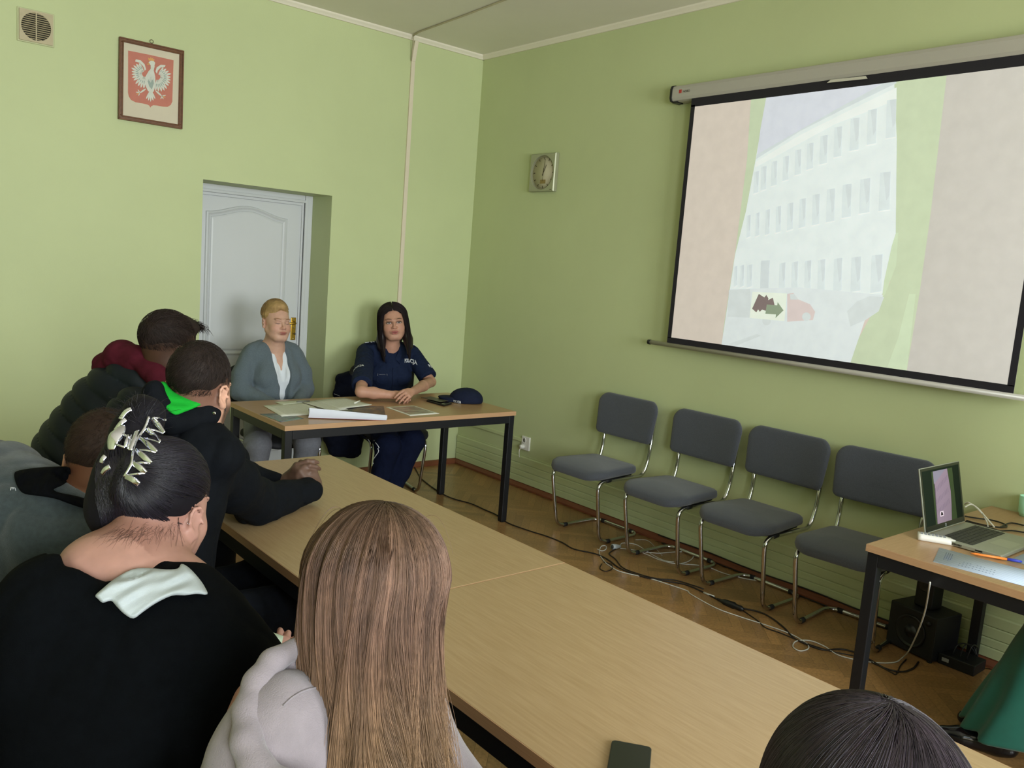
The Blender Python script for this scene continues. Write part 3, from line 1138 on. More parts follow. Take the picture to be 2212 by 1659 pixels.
def make_chair(name, label, fab, group=None, arms=False):
    t = thing(name, label, 'chair', group=group)
    # seat, front edge at +y
    so = chair_outline(0.40, 0.455, 0.43, 0.05, 0.11)

    def fseat(u, v, d):
        y = v - 0.145
        f = 1 - (u / 0.26) ** 2 * 0.35
        z = 0.445 + d + (0.012 * f if d > 0 else 0) - max(0, y - 0.16) ** 2 * 1.6
        return Vector((u, y, z))

    pad(so, fseat, 0.052, 0.22).build('seat', fab, t, world=False)
    m = MB()
    so2 = [(u * 0.9, 0.02 + v * 0.9) for u, v in so]
    m.loft([[Vector((u, v - 0.145, 0.414)) for u, v in so2], [Vector((u, v - 0.145, 0.424)) for u, v in so2]])
    m.build('seat_board', BLACKPL, t, world=False)
    bo = chair_outline(0.475, 0.50, 0.275, 0.035, 0.07)

    def fback(u, v, d):
        y = -0.205 + (v) * -0.13 + d + (u / 0.25) ** 2 * 0.028
        return Vector((u, y, 0.612 + v * 0.99))

    pad(bo, fback, 0.042, 0.15).build('backrest', fab, t, world=False)
    m = MB()
    r = 0.0115
    P = []
    for s in (-1, 1):
        side = [Vector((s * 0.205, -0.245, 0.80)), Vector((s * 0.2, -0.222, 0.50)), Vector((s * 0.197, -0.185, 0.405)), Vector((s * 0.20, 0.235, 0.408)),
                Vector((s * 0.19, 0.165, 0.0125)), Vector((s * 0.19, -0.215, 0.0125))]
        P.append(side)
    left = P[0]
    right = list(reversed(P[1]))
    m.tube(round_path(left + right, 0.075, 7), r, 10)
    fr_ = m.build('tube_frame', CHROME, t, world=False)
    for s in (-1, 1):
        MB().tube([(s * 0.19, 0.10, 0.0128), (s * 0.19, 0.07, 0.0128)], 0.0135, 10).build('floor_glide', RUBBER, fr_, world=False)
        MB().tube([(s * 0.14, -0.215, 0.0128), (s * 0.11, -0.215, 0.0128)], 0.0135, 10).build('floor_glide', RUBBER, fr_, world=False)
        MB().tube([(s * 0.1975, 0.12, 0.4085), (s * 0.199, 0.165, 0.4083)], 0.0135, 10).build('tube_sleeve', RUBBER, fr_, world=False)
    if arms:
        for s in (-1, 1):
            pth = round_path([(s * 0.235, -0.21, 0.60), (s * 0.27, -0.15, 0.66), (s * 0.275, 0.20, 0.65), (s * 0.235, 0.225, 0.36)], 0.06, 6)
            MB().tube(pth, 0.0105, 8).build('armrest_tube', CHROME, t, world=False)
            MB().box((s * 0.275 - 0.022, -0.12, 0.656), (s * 0.275 + 0.022, 0.15, 0.676)).build('armrest_pad', BLACKPL, t, world=False, bevel=0.008)
    return t


def copy_thing(root, loc, rz, label, group=None):
    r = root.copy()
    COL.objects.link(r)
    r.location = loc
    r.rotation_euler = (0, 0, rz)
    r['label'] = label
    if group:
        r['group'] = group
    for ch in list(root.children):
        c = ch.copy()
        COL.objects.link(c)
        c.parent = r
        for g in list(ch.children):
            d_ = g.copy()
            COL.objects.link(d_)
            d_.parent = c
    return r


G_CH = 'charcoal chairs in a row along the right wall'
c1 = make_chair('cantilever_chair', 'charcoal cantilever chair beside the wall socket, end of the row nearest the corner', FABRIC, G_CH)
c1.location = (-0.285, -1.935, 0)
c1.rotation_euler = (0, 0, math.radians(91))
for y_, a, lb in ((-2.555, 89.5, 'charcoal cantilever chair second from the corner, loose white cables around its feet'),
                  (-3.105, 90, 'charcoal cantilever chair third from the corner, black adapter on the floor before it'),
                  (-3.66, 95, 'charcoal cantilever chair partly behind the open laptop')):
    copy_thing(c1, (-0.275 if a > 89 and a < 91 else -0.262, y_, 0), math.radians(a), lb)
bk = make_chair('visitor_chair', 'black chair with chrome legs under the woman in police uniform', BLACKVIN)
bk.location = (-0.99, -0.50, 0)
bk.rotation_euler = (0, 0, math.radians(168))
copy_thing(bk, (-1.80, -0.40, 0), math.radians(186), 'black chair with chrome legs under the woman in the grey cardigan')

# ================================================================== things on the police table
TZ = 0.74


def sheet(name, label, cat, pts, z, th, mats, parent=None, lift=None, paint=None):
    """flat sheet from the photographed corners, lying at height z"""
    q = [PZ(x, y, z) for x, y in pts]
    return q


def quadmesh(q, nx, ny, fz, th, name, mats, pick=None, loc=None, parent=None):
    """sheet bent by fz(u,v); q = 4 corners in order; pick(u,v)->material index"""
    m = MB()
    m.smooth = True
    g = []
    for j in range(ny + 1):
        for i in range(nx + 1):
            u, v = i / nx, j / ny
            p = (q[0] * (1 - u) + q[1] * u) * (1 - v) + (q[3] * (1 - u) + q[2] * u) * v
            g.append(p + Vector((0, 0, fz(u, v))))
    lo = [p - Vector((0, 0, th)) for p in g]
    W_ = nx + 1
    fs, ms = [], []
    for j in range(ny):
        for i in range(nx):
            a = j * W_ + i
            m.add([g[a], g[a + 1], g[a + 1 + W_], g[a + W_]], [(0, 1, 2, 3)], pick((i + .5) / nx, (j + .5) / ny) if pick else 0)
            m.add([lo[a], lo[a + 1], lo[a + 1 + W_], lo[a + W_]], [(3, 2, 1, 0)], 0)
    m.smooth = False
    per = [i for i in range(nx)] + [j * W_ + nx for j in range(ny)] + [ny * W_ + nx - i for i in range(nx)] + [(ny - j) * W_ for j in range(ny)]
    for k in range(len(per)):
        a, b = per[k], per[(k + 1) % len(per)]
        m.add([g[a], g[b], lo[b], lo[a]], [(0, 1, 2, 3)], 0)
    o = m.build(name, mats, parent, loc=loc or (None if parent else q[0]))
    bm = bmesh.new()
    bm.from_mesh(o.data)
    bmesh.ops.remove_doubles(bm, verts=bm.verts, dist=1e-5)
    bmesh.ops.recalc_face_normals(bm, faces=bm.faces)
    bm.to_mesh(o.data)
    bm.free()
    return o


def mat_print(name, bg, ink, lines=True, sx=1.0, sy=90.0, thr=0.52, amt=0.5):
    m = bpy.data.materials.new(name)
    m.use_nodes = True
    t = NT(m)
    co = t.coord()
    wv = t.noise(1.0, 2, t.coord((sx * 60, sy * 4, 1)))
    ln = t.new('ShaderNodeTexWave', wave_type='BANDS', bands_direction='Y')
    ln.inputs['Scale'].default_value = sy
    t.l.new(co, ln.inputs['Vector'])
    f = t.math('MULTIPLY', t.smooth(ln.outputs[1], 0.45, 0.7), t.smooth(wv, thr - 0.1, thr + 0.05))
    t.l.new(t.mix(t.math('MULTIPLY', f, amt), lin(bg), lin(ink)), t.b.inputs['Base Color'])
    t.b.inputs['Roughness'].default_value = 0.7
    MATS[name] = m
    return m


def mat_photo(name, cols, scale=12, rough=0.35):
    m = bpy.data.materials.new(name)
    m.use_nodes = True
    t = NT(m)
    f = t.noise(scale, 5, t.coord((1, 2.2, 1)), 0.65)
    n = len(cols)
    t.l.new(t.ramp(f, [(0.32 + 0.36 * k / (n - 1), lin(c)) for k, c in enumerate(cols)]), t.b.inputs['Base Color'])
    t.b.inputs['Roughness'].default_value = rough
    MATS[name] = m
    return m


TXT = mat_print('typed_page', 'd2d2c8', '9c9c96', sy=70, amt=0.45)
PHOTO1 = mat_photo('brochure_print', ['1f5a5e', '3f8077', '8a8a84', '5a5560', '2d3b52'], 26)
PHOTO2 = mat_photo('poster_print', ['10203a', '1c3550', '4a4038', '8a7358', '2a2622'], 18)
zf = lambda a, b: (lambda u, v: a * math.sin(PI * u) * math.sin(PI * v) + b * v * v)


def on_table(pts, z):
    return [PZ(x, y, z) for x, y in pts]


q = on_table([(561, 894), (622, 892), (657, 904), (607, 912)], TZ + 0.0015)
tag(quadmesh(q, 6, 4, lambda u, v: 0, 0.001, 'brochure', [PHOTO1], lambda u, v: 0),
    'small teal photo brochure at the left corner of the police table', 'brochure')
q = on_table([(569, 876), (650, 869), (722, 893), (608, 899)], TZ + 0.0035)
tag(quadmesh(q, 8, 6, zf(0.004, 0.0), 0.0015, 'document', [PAPER, TXT], lambda u, v: 1 if 0.08 < u < 0.92 and 0.08 < v < 0.92 else 0),
    'large typed white sheet lying partly over the teal brochure', 'document', 'typed papers on the police table')
q = on_table([(650, 868), (690, 865), (752, 884), (718, 888)], TZ + 0.006)
tag(quadmesh(q, 6, 6, zf(0.003, 0.0), 0.001, 'document', [PAPER, TXT], lambda u, v: 1 if 0.08 < u < 0.92 else 0),
    'typed white sheet in the middle of the papers, under its neighbours', 'document', 'typed papers on the police table')
q = on_table([(680, 865), (744, 861), (803, 876), (735, 884)], TZ + 0.009)
tag(quadmesh(q, 8, 6, lambda u, v: 0.004 * math.sin(PI * u) + 0.006 * max(0, u - 0.8) * 5, 0.0015, 'document', [PAPER, TXT], lambda u, v: 1 if 0.06 < u < 0.94 and 0.05 < v < 0.95 else 0),
    'typed white sheet whose corner overlaps the dark poster', 'document', 'typed papers on the police table')
q = on_table([(594, 868), (655, 864), (668, 867), (612, 874)], TZ + 0.0055)
tag(quadmesh(q, 4, 4, lambda u, v: 0.0, 0.003, 'notepad', [mat('notepad_white', 'c6c9b8', 0.7)]),
    'pale thin booklet lying behind the typed papers', 'booklet')
m = MB().tube([PZ(641, 868, TZ + 0.012), PZ(669, 866, TZ + 0.012)], 0.004, 8)
tag(m.build('pen', mat('pen_grey', '6e6d66', 0.4), loc=PZ(641, 868, TZ)), 'grey pen lying on the pale booklet', 'pen')
m = MB()
pa, pb = PZ(765, 871, TZ + 0.014), PZ(777, 866, TZ + 0.022)
m.tube([pa, pb], 0.005, 8)
tag(m.build('rolled_note', PAPER, loc=pa), 'tiny white rolled note behind the typed papers', 'note')

# the curled poster with its white front edge standing up
t_ = thing('poster', 'dark photo poster with its white underside curled up toward the room', 'poster', (-1.75, -1.3, TZ))
bl = PZ(666, 903, TZ + 0.003)
br = PZ(834, 908.5, TZ + 0.004)
tl = PY(668, 881, bl.y - 0.005)
trr = PY(836, 897, br.y + 0.004)
back = [PZ(700, 879, TZ + 0.004), PZ(829, 877, TZ + 0.004)]
m = MB()
m.smooth = True
nn_ = 10
F, Bk = [], []
for k in range(nn_ + 1):
    u = k / nn_
    b0 = bl * (1 - u) + br * u
    t0 = tl * (1 - u) + trr * u
    cur = []
    for j in range(7):
        v = j / 6
        p = b0 * (1 - v) + t0 * v
        p = p + Vector((0, -0.006 * math.sin(PI * v), 0))
        cur.append(p)
    F.append(cur)
th = Vector((0, 0.0012, 0))
g1 = [[p for p in c] for c in F]
m.loft(g1, cap=False, closed=False)
m.loft([[p + th for p in c] for c in F], cap=False, closed=False)
m.loft([[c[-1], c[-1] + th] for c in F], cap=False, closed=False)
m.loft([[F[-1][j], F[-1][j] + th] for j in range(7)], cap=False, closed=False)
m.loft([[F[0][j], F[0][j] + th] for j in range(7)], cap=False, closed=False)
m.build('curled_edge', mat('poster_back_white', 'd5d9e6', 0.6, 0, 0.02), t_)
m = MB()
m.smooth = True
rows_ = []
for k in range(nn_ + 1):
    u = k / nn_
    top = tl * (1 - u) + trr * u + th
    bot = bl * (1 - u) + br * u + th
    bb = back[0] * (1 - u) + back[1] * u
    bb = Vector((top.x * 0.35 + bb.x * 0.65, bb.y, bb.z)) if k == 0 else bb
    rows_.append([bb, bb * 0.6 + bot * 0.4 + Vector((0, 0, 0.001)), bb * 0.3 + bot * 0.7 + Vector((0, 0, 0.008)), bb * 0.1 + top * 0.9 + Vector((0, 0.01, -0.01)), top + Vector((0, 0.0005, 0))])
m.loft(rows_, cap=False, closed=False)
m.loft([[p - Vector((0, 0, 0.0012)) for p in r] for r in rows_], cap=False, closed=False)
m.build('printed_side', PHOTO2, t_)
m = MB()
m.tube([p + Vector((0, -0.001, 0.001)) for p in (bl, bl * 0.5 + br * 0.5, br)], 0.0012, 6)
m.build('red_edge', mat('poster_red', '8a2d35', 0.6), t_)

q = on_table([(833, 879), (893, 875.5), (949, 893), (886, 898)], TZ + 0.002)
PH3 = mat_photo('laminated_print', ['8f8577', 'a39a8a', '7d756e', 'a0735a'], 10, 0.25)
tag(quadmesh(q, 14, 10, zf(0.002, 0.0), 0.0015, 'laminated_photo', [PAPER, PH3], lambda u, v: 1 if 0.1 < u < 0.94 and 0.1 < v < 0.9 else 0),
    'laminated photo sheet with white margin in front of the clasped hands', 'photo sheet')
# phone in a case, cap
t_ = thing('smartphone', 'black smartphone in an open flip case beside the dark cap', 'phone', PZ(948, 872, TZ))
pa, pb, pc_, pd_ = [PZ(x, y, TZ) for x, y in ((921, 868), (937, 865), (976, 874), (959, 878.5))]
m = MB().prism([pa, pb, pc_, pd_], (0, 0, 0.012))
m.build('phone_case', BLACKPL, t_, bevel=0.003)
m = MB().prism([p + Vector((0, 0, 0.0125)) for p in ((pa * .9 + pc_ * .1), (pb * .9 + pd_ * .1), (pc_ * .9 + pa * .1), (pd_ * .9 + pb * .1))], (0, 0, 0.0008))
m.build('screen', mat('dark_glass', '0b0c10', 0.08, 0, 0.05), t_)
m = MB().prism([p + Vector((-0.012, 0.012, 0.016)) for p in (PZ(914, 865, TZ), PZ(935, 862.5, TZ), PZ(974, 872, TZ), PZ(957, 875, TZ))], (0, 0, 0.003))
m.build('flip_cover', mat('worn_brown_case', '2a2119', 0.4, 0, 0.2), t_, bevel=0.001)

# laptop ----------------------------------------------------------------
t_ = thing('laptop', 'open silver laptop showing the white building picture', 'laptop', (-0.69, -4.35, TZ))
LAPM = mat('laptop_silver', '9fa193', 0.4, 0.35, 0.03, 30)
lx0_, lx1_, ly0_, ly1_ = -0.872, -0.512, -4.485, -4.217
m = MB().box((lx0_, ly0_, TZ + 0.003), (lx1_, ly1_, TZ + 0.018))
base = m.build('base', LAPM, t_, bevel=0.003)
m = MB().box((-0.845, -4.375, TZ + 0.0178), (-0.535, -4.262, TZ + 0.0186))
m.build('keyboard_well', mat('key_well', '3d3d3a', 0.6), base)
m = MB()
for r in range(6):
    n_ = 14
    for k in range(n_):
        w_ = 0.31 / n_
        if r == 0 and 4 <= k <= 8:
            if k > 4:
                continue
            x_a, x_b = -0.845 + k * w_, -0.845 + 9 * w_
        else:
            x_a, x_b = -0.845 + k * w_, -0.845 + (k + 1) * w_
        ya_ = -4.375 + r * 0.0188
        m.box((x_a + 0.0012, ya_ + 0.0012, TZ + 0.0184), (x_b - 0.0012, ya_ + 0.0176, TZ + 0.0202))
m.build('keys', mat('key_dark', '33342f', 0.55), base)
MB().box((-0.75, -4.470, TZ + 0.0178), (-0.635, -4.395, TZ + 0.0183)).build('touchpad', mat('touchpad_silver', 'a3a596', 0.3, 0.3), base)
m = MB()
for k in range(26):
    yy = -4.225 - k * 0.0048
    m.box((lx0_ - 0.0004, yy - 0.0016, TZ + 0.007), (lx0_ + 0.001, yy + 0.0016, TZ + 0.014))
m.box((lx0_ - 0.0004, -4.42, TZ + 0.008), (lx0_ + 0.001, -4.395, TZ + 0.013))
m.build('side_ports', BLACKPL, base)
# lid: hinge at (.., -4.217, .757), leaning back
hv = Vector((0, 0.058, 0.243)).normalized()
Lh = 0.252
nrm = Vector((0, -hv.z, hv.y))
O_ = Vector((lx0_, -4.214, TZ + 0.016))


def LP(u, v, d=0.0):
    return O_ + Vector((0.36 * u, 0, 0)) + hv * (Lh * v) + nrm * d


m = MB()
m.hexa([LP(0, 0, -0.006), LP(1, 0, -0.006), LP(1, 0, 0), LP(0, 0, 0), LP(0, 1, -0.006), LP(1, 1, -0.006), LP(1, 1, 0), LP(0, 1, 0)])
lid = m.build('lid', LAPM, t_, bevel=0.002)
m = MB()
m.hexa([LP(0.006, 0.02, 0), LP(0.994, 0.02, 0), LP(0.994, 0.02, 0.0008), LP(0.006, 0.02, 0.0008), LP(0.006, 0.99, 0), LP(0.994, 0.99, 0), LP(0.994, 0.99, 0.0008), LP(0.006, 0.99, 0.0008)])
m.build('bezel', mat('bezel_black', '0e1210', 0.25, 0, 0.05), lid)
LC = [mat_lit('display_dark', '121b12', 0.3), mat_lit('display_green', '333f26', 0.25), mat_lit('display_wall', '7d6c7b', 0.25), mat_lit('display_sky', '6f6a78', 0.4),
      mat_lit('display_line', '6f5f70', 0.3), mat_lit('display_card', 'b5a5b0', 0.4), mat_lit('display_ink', '1d1a1a', 0.2)]
m = MB()


def lq(pts, mi, d):
    m.add([LP(u, v, d) for u, v in pts], [tuple(range(len(pts)))], mi)


lq([(0.04, 0.1), (0.96, 0.1), (0.96, 0.95), (0.04, 0.95)], 0, 0.001)
lq([(0.26, 0.1), (0.30, 0.1), (0.33, 0.92), (0.26, 0.92)], 1, 0.0012)
lq([(0.29, 0.1), (0.66, 0.1), (0.69, 0.35), (0.70, 0.55), (0.66, 0.92), (0.30, 0.92)], 2, 0.0012)
lq([(0.66, 0.1), (0.8, 0.1), (0.79, 0.92), (0.66, 0.92), (0.70, 0.6), (0.695, 0.35)], 1, 0.0013)
lq([(0.30, 0.72), (0.62, 0.92), (0.30, 0.92)], 3, 0.0014)
for a, b in ((0.64, 0.82), (0.46, 0.62), (0.30, 0.44)):
    for k in range(9):
        u = 0.32 + k * 0.038
        v = a + (b - a) * (k / 9)
        lq([(u, v - 0.06), (u + 0.016, v - 0.055), (u + 0.016, v + 0.02), (u, v + 0.015)], 4, 0.0014)
lq([(0.38, 0.20), (0.47, 0.20), (0.47, 0.28), (0.38, 0.28)], 5, 0.0016)
lq([(0.395, 0.215), (0.455, 0.215), (0.44, 0.26), (0.41, 0.27)], 6, 0.0018)
m.build('display', LC, lid)
m = MB()
M_ = frame_mat(LP(0.5, 0.055, 0.001), (1, 0, 0), hv)
m.add([M_ @ Vector((0.0065 * math.cos(a), 0.0065 * math.sin(a), 0)) for a in [2 * PI * k / 20 for k in range(20)]], [tuple(range(20))], 0)
vs, fs = text_mesh('hp', 0.006)
m.add([M_ @ (v + Vector((0, 0, 0.0002))) for v in vs], fs, 1)
m.build('maker_logo', [mat('logo_silver', '8c9094', 0.4), BLACKPL], lid)

# other things on the laptop table
t_ = thing('remote_control', 'white remote control with grey keys lying along the laptop side', 'remote control', (-0.91, -4.27, TZ))
dirv = Vector((0.064, -0.118, 0)).normalized()
sd = Vector((dirv.y, -dirv.x, 0))
if sd.x > 0:
    sd = -sd
o0 = Vector((-0.888, -4.19, TZ))
m = MB()
m.smooth = True
rings = []
for k in range(13):
    u = k / 12
    w_ = 0.024 * (1 - max(0, (u - 0.72) / 0.28) ** 2 * 0.75)
    hgt = 0.024 - 0.010 * max(0, (u - 0.6) / 0.4)
    c = o0 + dirv * (0.15 * u) + sd * 0.02
    rings.append([c + sd * w_ * a + Vector((0, 0, hgt * b)) for a, b in ((-1, 0.15), (-0.8, 0), (0.8, 0), (1, 0.15), (1.05, 0.6), (0.85, 1), (0, 1.06), (-0.85, 1), (-1.05, 0.6))])
m.loft(rings)
m.build('shell', WHITEPL, t_)
m = MB()
for k in range(7):
    for j in (-1, 1):
        c = o0 + dirv * (0.012 + 0.013 * k) + sd * (0.02 + 0.009 * j)
        M_ = frame_mat(c + Vector((0, 0, 0.0243)), sd, dirv)
        m.box((-0.006, -0.0045, 0), (0.006, 0.0045, 0.0018), M_)
m.build('keypad', mat('key_grey', '7d828a', 0.5), t_, bevel=0.0005)
GRID = bpy.data.materials.new('grid_paper')
GRID.use_nodes = True
t = NT(GRID)
co = t.coord()
gr = []
for ax in ('X', 'Y'):
    wv = t.new('ShaderNodeTexWave', wave_type='BANDS', bands_direction=ax)
    wv.inputs['Scale'].default_value = 32
    t.l.new(co, wv.inputs['Vector'])
    gr.append(t.smooth(wv.outputs[1], 0.75, 0.95))
g_ = t.math('MAXIMUM', gr[0], gr[1])
sp = t.smooth(t.noise(90, 2, co), 0.63, 0.68)
t.l.new(t.mix(t.math('MULTIPLY', g_, 0.35), lin('bcc9dc'), lin('8f9fc0')), t.b.inputs['Base Color'])
t.b.inputs['Roughness'].default_value = 0.7
q = [Vector((-0.944, -4.299, TZ + 0.0015)), Vector((-0.905, -4.62, TZ + 0.0015)), Vector((-1.10, -4.66, TZ + 0.0015)), Vector((-1.141, -4.362, TZ + 0.0015))]
INKM = mat('ink_marks', '4a5878', 0.7)
t_ = thing('form_sheet', 'white form sheet with printed grid lying before the laptop', 'paper sheet', q[0])
quadmesh(q, 2, 2, lambda u, v: 0, 0.001, 'sheet', [GRID], parent=t_)
m = MB()
def shp(u, v):
    return (q[0] * (1 - u) + q[1] * u) * (1 - v) + (q[3] * (1 - u) + q[2] * u) * v + Vector((0, 0, 0.0008))
for i in range(11):
    for j in range(3):
        u, v = 0.26 + i * 0.035, 0.55 + j * 0.13
        if (i * 7 + j * 3) % 4 == 0 and j == 0:
            continue
        c = shp(u, v)
        m.box((c.x - 0.002, c.y - 0.0015, c.z), (c.x + 0.002, c.y + 0.0015, c.z + 0.0002))
for j in range(4):
    c0, c1_ = shp(0.09 + j * 0.022, 0.22), shp(0.09 + j * 0.022, 0.72 - 0.08 * (j % 2))
    m.tube([c0, c1_], 0.0006, 4)
m.build('print_marks', INKM, t_)
q = [Vector((-0.83, -4.50, TZ + 0.0015)), Vector((-0.62, -4.50, TZ + 0.0015)), Vector((-0.66, -4.75, TZ + 0.0015)), Vector((-0.885, -4.70, TZ + 0.0015))]
tag(quadmesh(q, 3, 3, zf(0.003, 0), 0.001, 'note_sheet', [mat('pale_blue_paper', 'b3c4dc', 0.7, 0, 0.02)]),
    'pale blue sheet at the front edge of the laptop', 'paper sheet')
t_ = thing('ballpoint_pen', 'orange ballpoint pen with blue cap lying on the form sheet', 'pen', (-0.9, -4.45, TZ))
pA, pB = Vector((-0.921, -4.398, TZ + 0.008)), Vector((-0.838, -4.545, TZ + 0.008))
dv = (pB - pA).normalized()
m = MB().tube([pA, pA + dv * 0.012, pA + dv * 0.014, pA + dv * 0.122], [0.0012, 0.0035, 0.0045, 0.0045], 8)
m.build('barrel', mat('pen_orange', 'f08a3a', 0.35, 0, 0.02), t_)
m = MB().tube([pA + dv * 0.118, pA + dv * 0.15, pA + dv * 0.165], [0.0056, 0.0056, 0.003], 8)
m.build('pen_cap', mat('pen_blue', '3a49c8', 0.35, 0, 0.02), t_)
MB().tube([pA - dv * 0.004, pA + dv * 0.002], [0.0004, 0.0013], 6).build('pen_tip', mat('pen_metal', '55504a', 0.3, 0.8), t_)
# cables on the laptop table
m = MB()
a0 = Vector((-0.52, -4.20, TZ + 0.075))
m.tube(spline([PD(2084, 1089, 3.98 - 0.3), PZ(2092, 1086, 0.80), PZ(2112, 1098, 0.79), PZ(2130, 1118, 0.77), PZ(2148, 1139, TZ + 0.006)], 8), 0.0035, 8)
m.tube(spline([PZ(2085, 1095, 0.80), PZ(2100, 1090, 0.80), PZ(2120, 1108, 0.78), PZ(2132, 1128, TZ + 0.008), PZ(2134, 1138, TZ + 0.005)], 8), 0.003, 8)
tag(m.build('white_cable', WHITEPL, loc=(-0.45, -4.25, TZ)), 'white cable arching down beside the right edge of the laptop', 'cable')
m = MB()
for pts in ([(2084, 1115), (2115, 1120), (2140, 1123), (2165, 1130), (2175, 1137), (2160, 1139), (2130, 1135), (2100, 1128), (2088, 1124)],
            [(2160, 1139), (2180, 1130), (2195, 1131), (2212, 1135)], [(2160, 1147), (2185, 1146), (2212, 1150)], [(2086, 1126), (2110, 1134), (2140, 1141), (2160, 1147)]):
    m.tube(spline([PZ(x, y, TZ + 0.0045) for x, y in pts], 6), 0.003, 6)
tag(m.build('black_cables', BLACKPL, loc=(-0.35, -4.25, TZ)), 'tangled thin black cables on the table behind the laptop', 'cables')
m = MB()
c = PZ(2212, 1094, TZ + 0.045)
m.lathe([(0.03, 0), (0.037, 0.02), (0.04, 0.09), (0.038, 0.09), (0.034, 0.02)], Matrix.Translation((c.x + 0.02, c.y - 0.012, TZ)), 24)
tag(m.build('mint_cup', mat('mint_plastic', 'a9e2c0', 0.4, 0, 0.02), loc=(c.x, c.y, TZ)), 'mint green cup at the right edge of the picture', 'cup')

# ================================================================== speaker box and floor clutter under the laptop table
SPK = mat('speaker_black', '0d0e12', 0.55, 0, 0.15, 20)
A, B, Cc = PZ(1913, 1389, 0), PZ(1991, 1427, 0), PZ(2061, 1404, 0)
A, B, Cc = [p + Vector((0.0, -0.04, 0)) for p in (A, B, Cc)]
ex = (A - B)
ey = (Cc - B)
ey = (ey - ex.normalized() * ey.dot(ex.normalized())).normalized() * 0.19
ex = ex.normalized() * 0.24
hs = 0.21
t_ = thing('subwoofer', 'black box loudspeaker on the floor under the laptop table', 'loudspeaker', (B.x, B.y, 0))
pts = [B, B + ey, B + ex + ey, B + ex]
m = MB().prism([p + Vector((0, 0, 0.006)) for p in pts], (0, 0, hs))
cab = m.build('cabinet', SPK, t_, bevel=0.006)
fc = B + ex * 0.5 + Vector((0, 0, hs * 0.52)) - ey.normalized() * 0.001
nrm_ = -ey.normalized()
M_ = frame_mat(fc, ex.normalized(), (0, 0, 1))
if (M_.to_3x3() @ Vector((0, 0, 1))).dot(nrm_) < 0:
    M_ = frame_mat(fc, -ex.normalized(), (0, 0, 1))
m = MB().lathe([(0.075, 0.0), (0.077, 0.004), (0.07, 0.005), (0.062, -0.002), (0.03, -0.001), (0.028, 0.006), (0.0, 0.010)], M_, 32, cap=False)
m.build('speaker_cone', mat('cone_black', '16171b', 0.35), cab)
m = MB().lathe([(0.012, 0), (0.011, 0.010), (0, 0.011)], M_ @ Matrix.Translation((0.085, 0.07, 0)), 16, cap=False)
m.build('volume_knob', mat('knob_grey', '2b2c30', 0.3, 0.5), cab)
for k in range(4):
    c = pts[k] * 0.88 + (pts[0] + pts[2]) / 2 * 0.12
    MB().lathe([(0.012, 0), (0.011, 0.007)], Matrix.Translation(c), 10).build('foot', RUBBER, cab)
t_ = thing('satellite_speaker', 'small black loudspeaker standing on top of the black box speaker', 'loudspeaker', B + ex * 0.5 + ey * 0.55 + Vector((0, 0, hs + 0.006)))
c = t_.location
M_ = Matrix.Translation(c) @ Matrix.Rotation(math.atan2(ex.y, ex.x), 4, 'Z')
m = MB().box((-0.045, -0.04, 0), (0.045, 0.045, 0.17), M_)
bod = m.build('cabinet', SPK, t_, bevel=0.008)
m = MB().lathe([(0.03, 0.0), (0.031, 0.002), (0.027, 0.002), (0.01, -0.001), (0, 0.003)], M_ @ Matrix.Translation((0, 0.0455, 0.11)) @ Matrix.Rotation(-PI / 2, 4, 'X'), 20, cap=False)
m.build('driver', mat('cone_black', '16171b'), bod)
t_ = thing('network_box', 'small dark box with cables on the floor right of the black loudspeaker', 'device box', PZ(2100, 1395, 0))
c = PZ(2095, 1392, 0)
c = Vector((-0.13, c.y - 0.03, 0))
m = MB().box((c.x - 0.07, c.y - 0.13, 0), (c.x + 0.06, c.y + 0.03, 0.05))
bx_ = m.build('housing', SPK, t_, bevel=0.004)
m = MB()
for k in range(3):
    m.tube(spline([Vector((c.x - 0.04, c.y - 0.02 - 0.03 * k, 0.05)), Vector((c.x - 0.02, c.y - 0.03 - 0.03 * k, 0.10 + 0.01 * k)), Vector((c.x + 0.05, c.y - 0.05 - 0.02 * k, 0.09)), Vector((c.x + 0.055, c.y - 0.09, 0.05))], 6), 0.003, 6)
m.build('cord', BLACKPL, bx_)
m = MB().box((c.x - 0.073, c.y - 0.02, 0.02), (c.x - 0.0695, c.y + 0.01, 0.036)).build('plug_port', mat('port_grey', '9a9a96', 0.5), bx_)

BLKC = mat('black_cable', '1c1412', 0.5, 0, 0.1)
WHTC = mat('white_cord', 'c9c9c2', 0.45, 0, 0.04)


def fcable(pts, r, matl, label, name, z=None, sub=5):
    P_ = [PZ(x, y, r + 0.0005) for x, y in pts]
    P_ = [Vector((min(p.x, -0.022), p.y, p.z)) for p in P_]
    m = MB().tube(spline(P_, sub), r, 6)
    return tag(m.build(name, matl, loc=(P_[0].x, P_[0].y, 0)), label, 'cable')


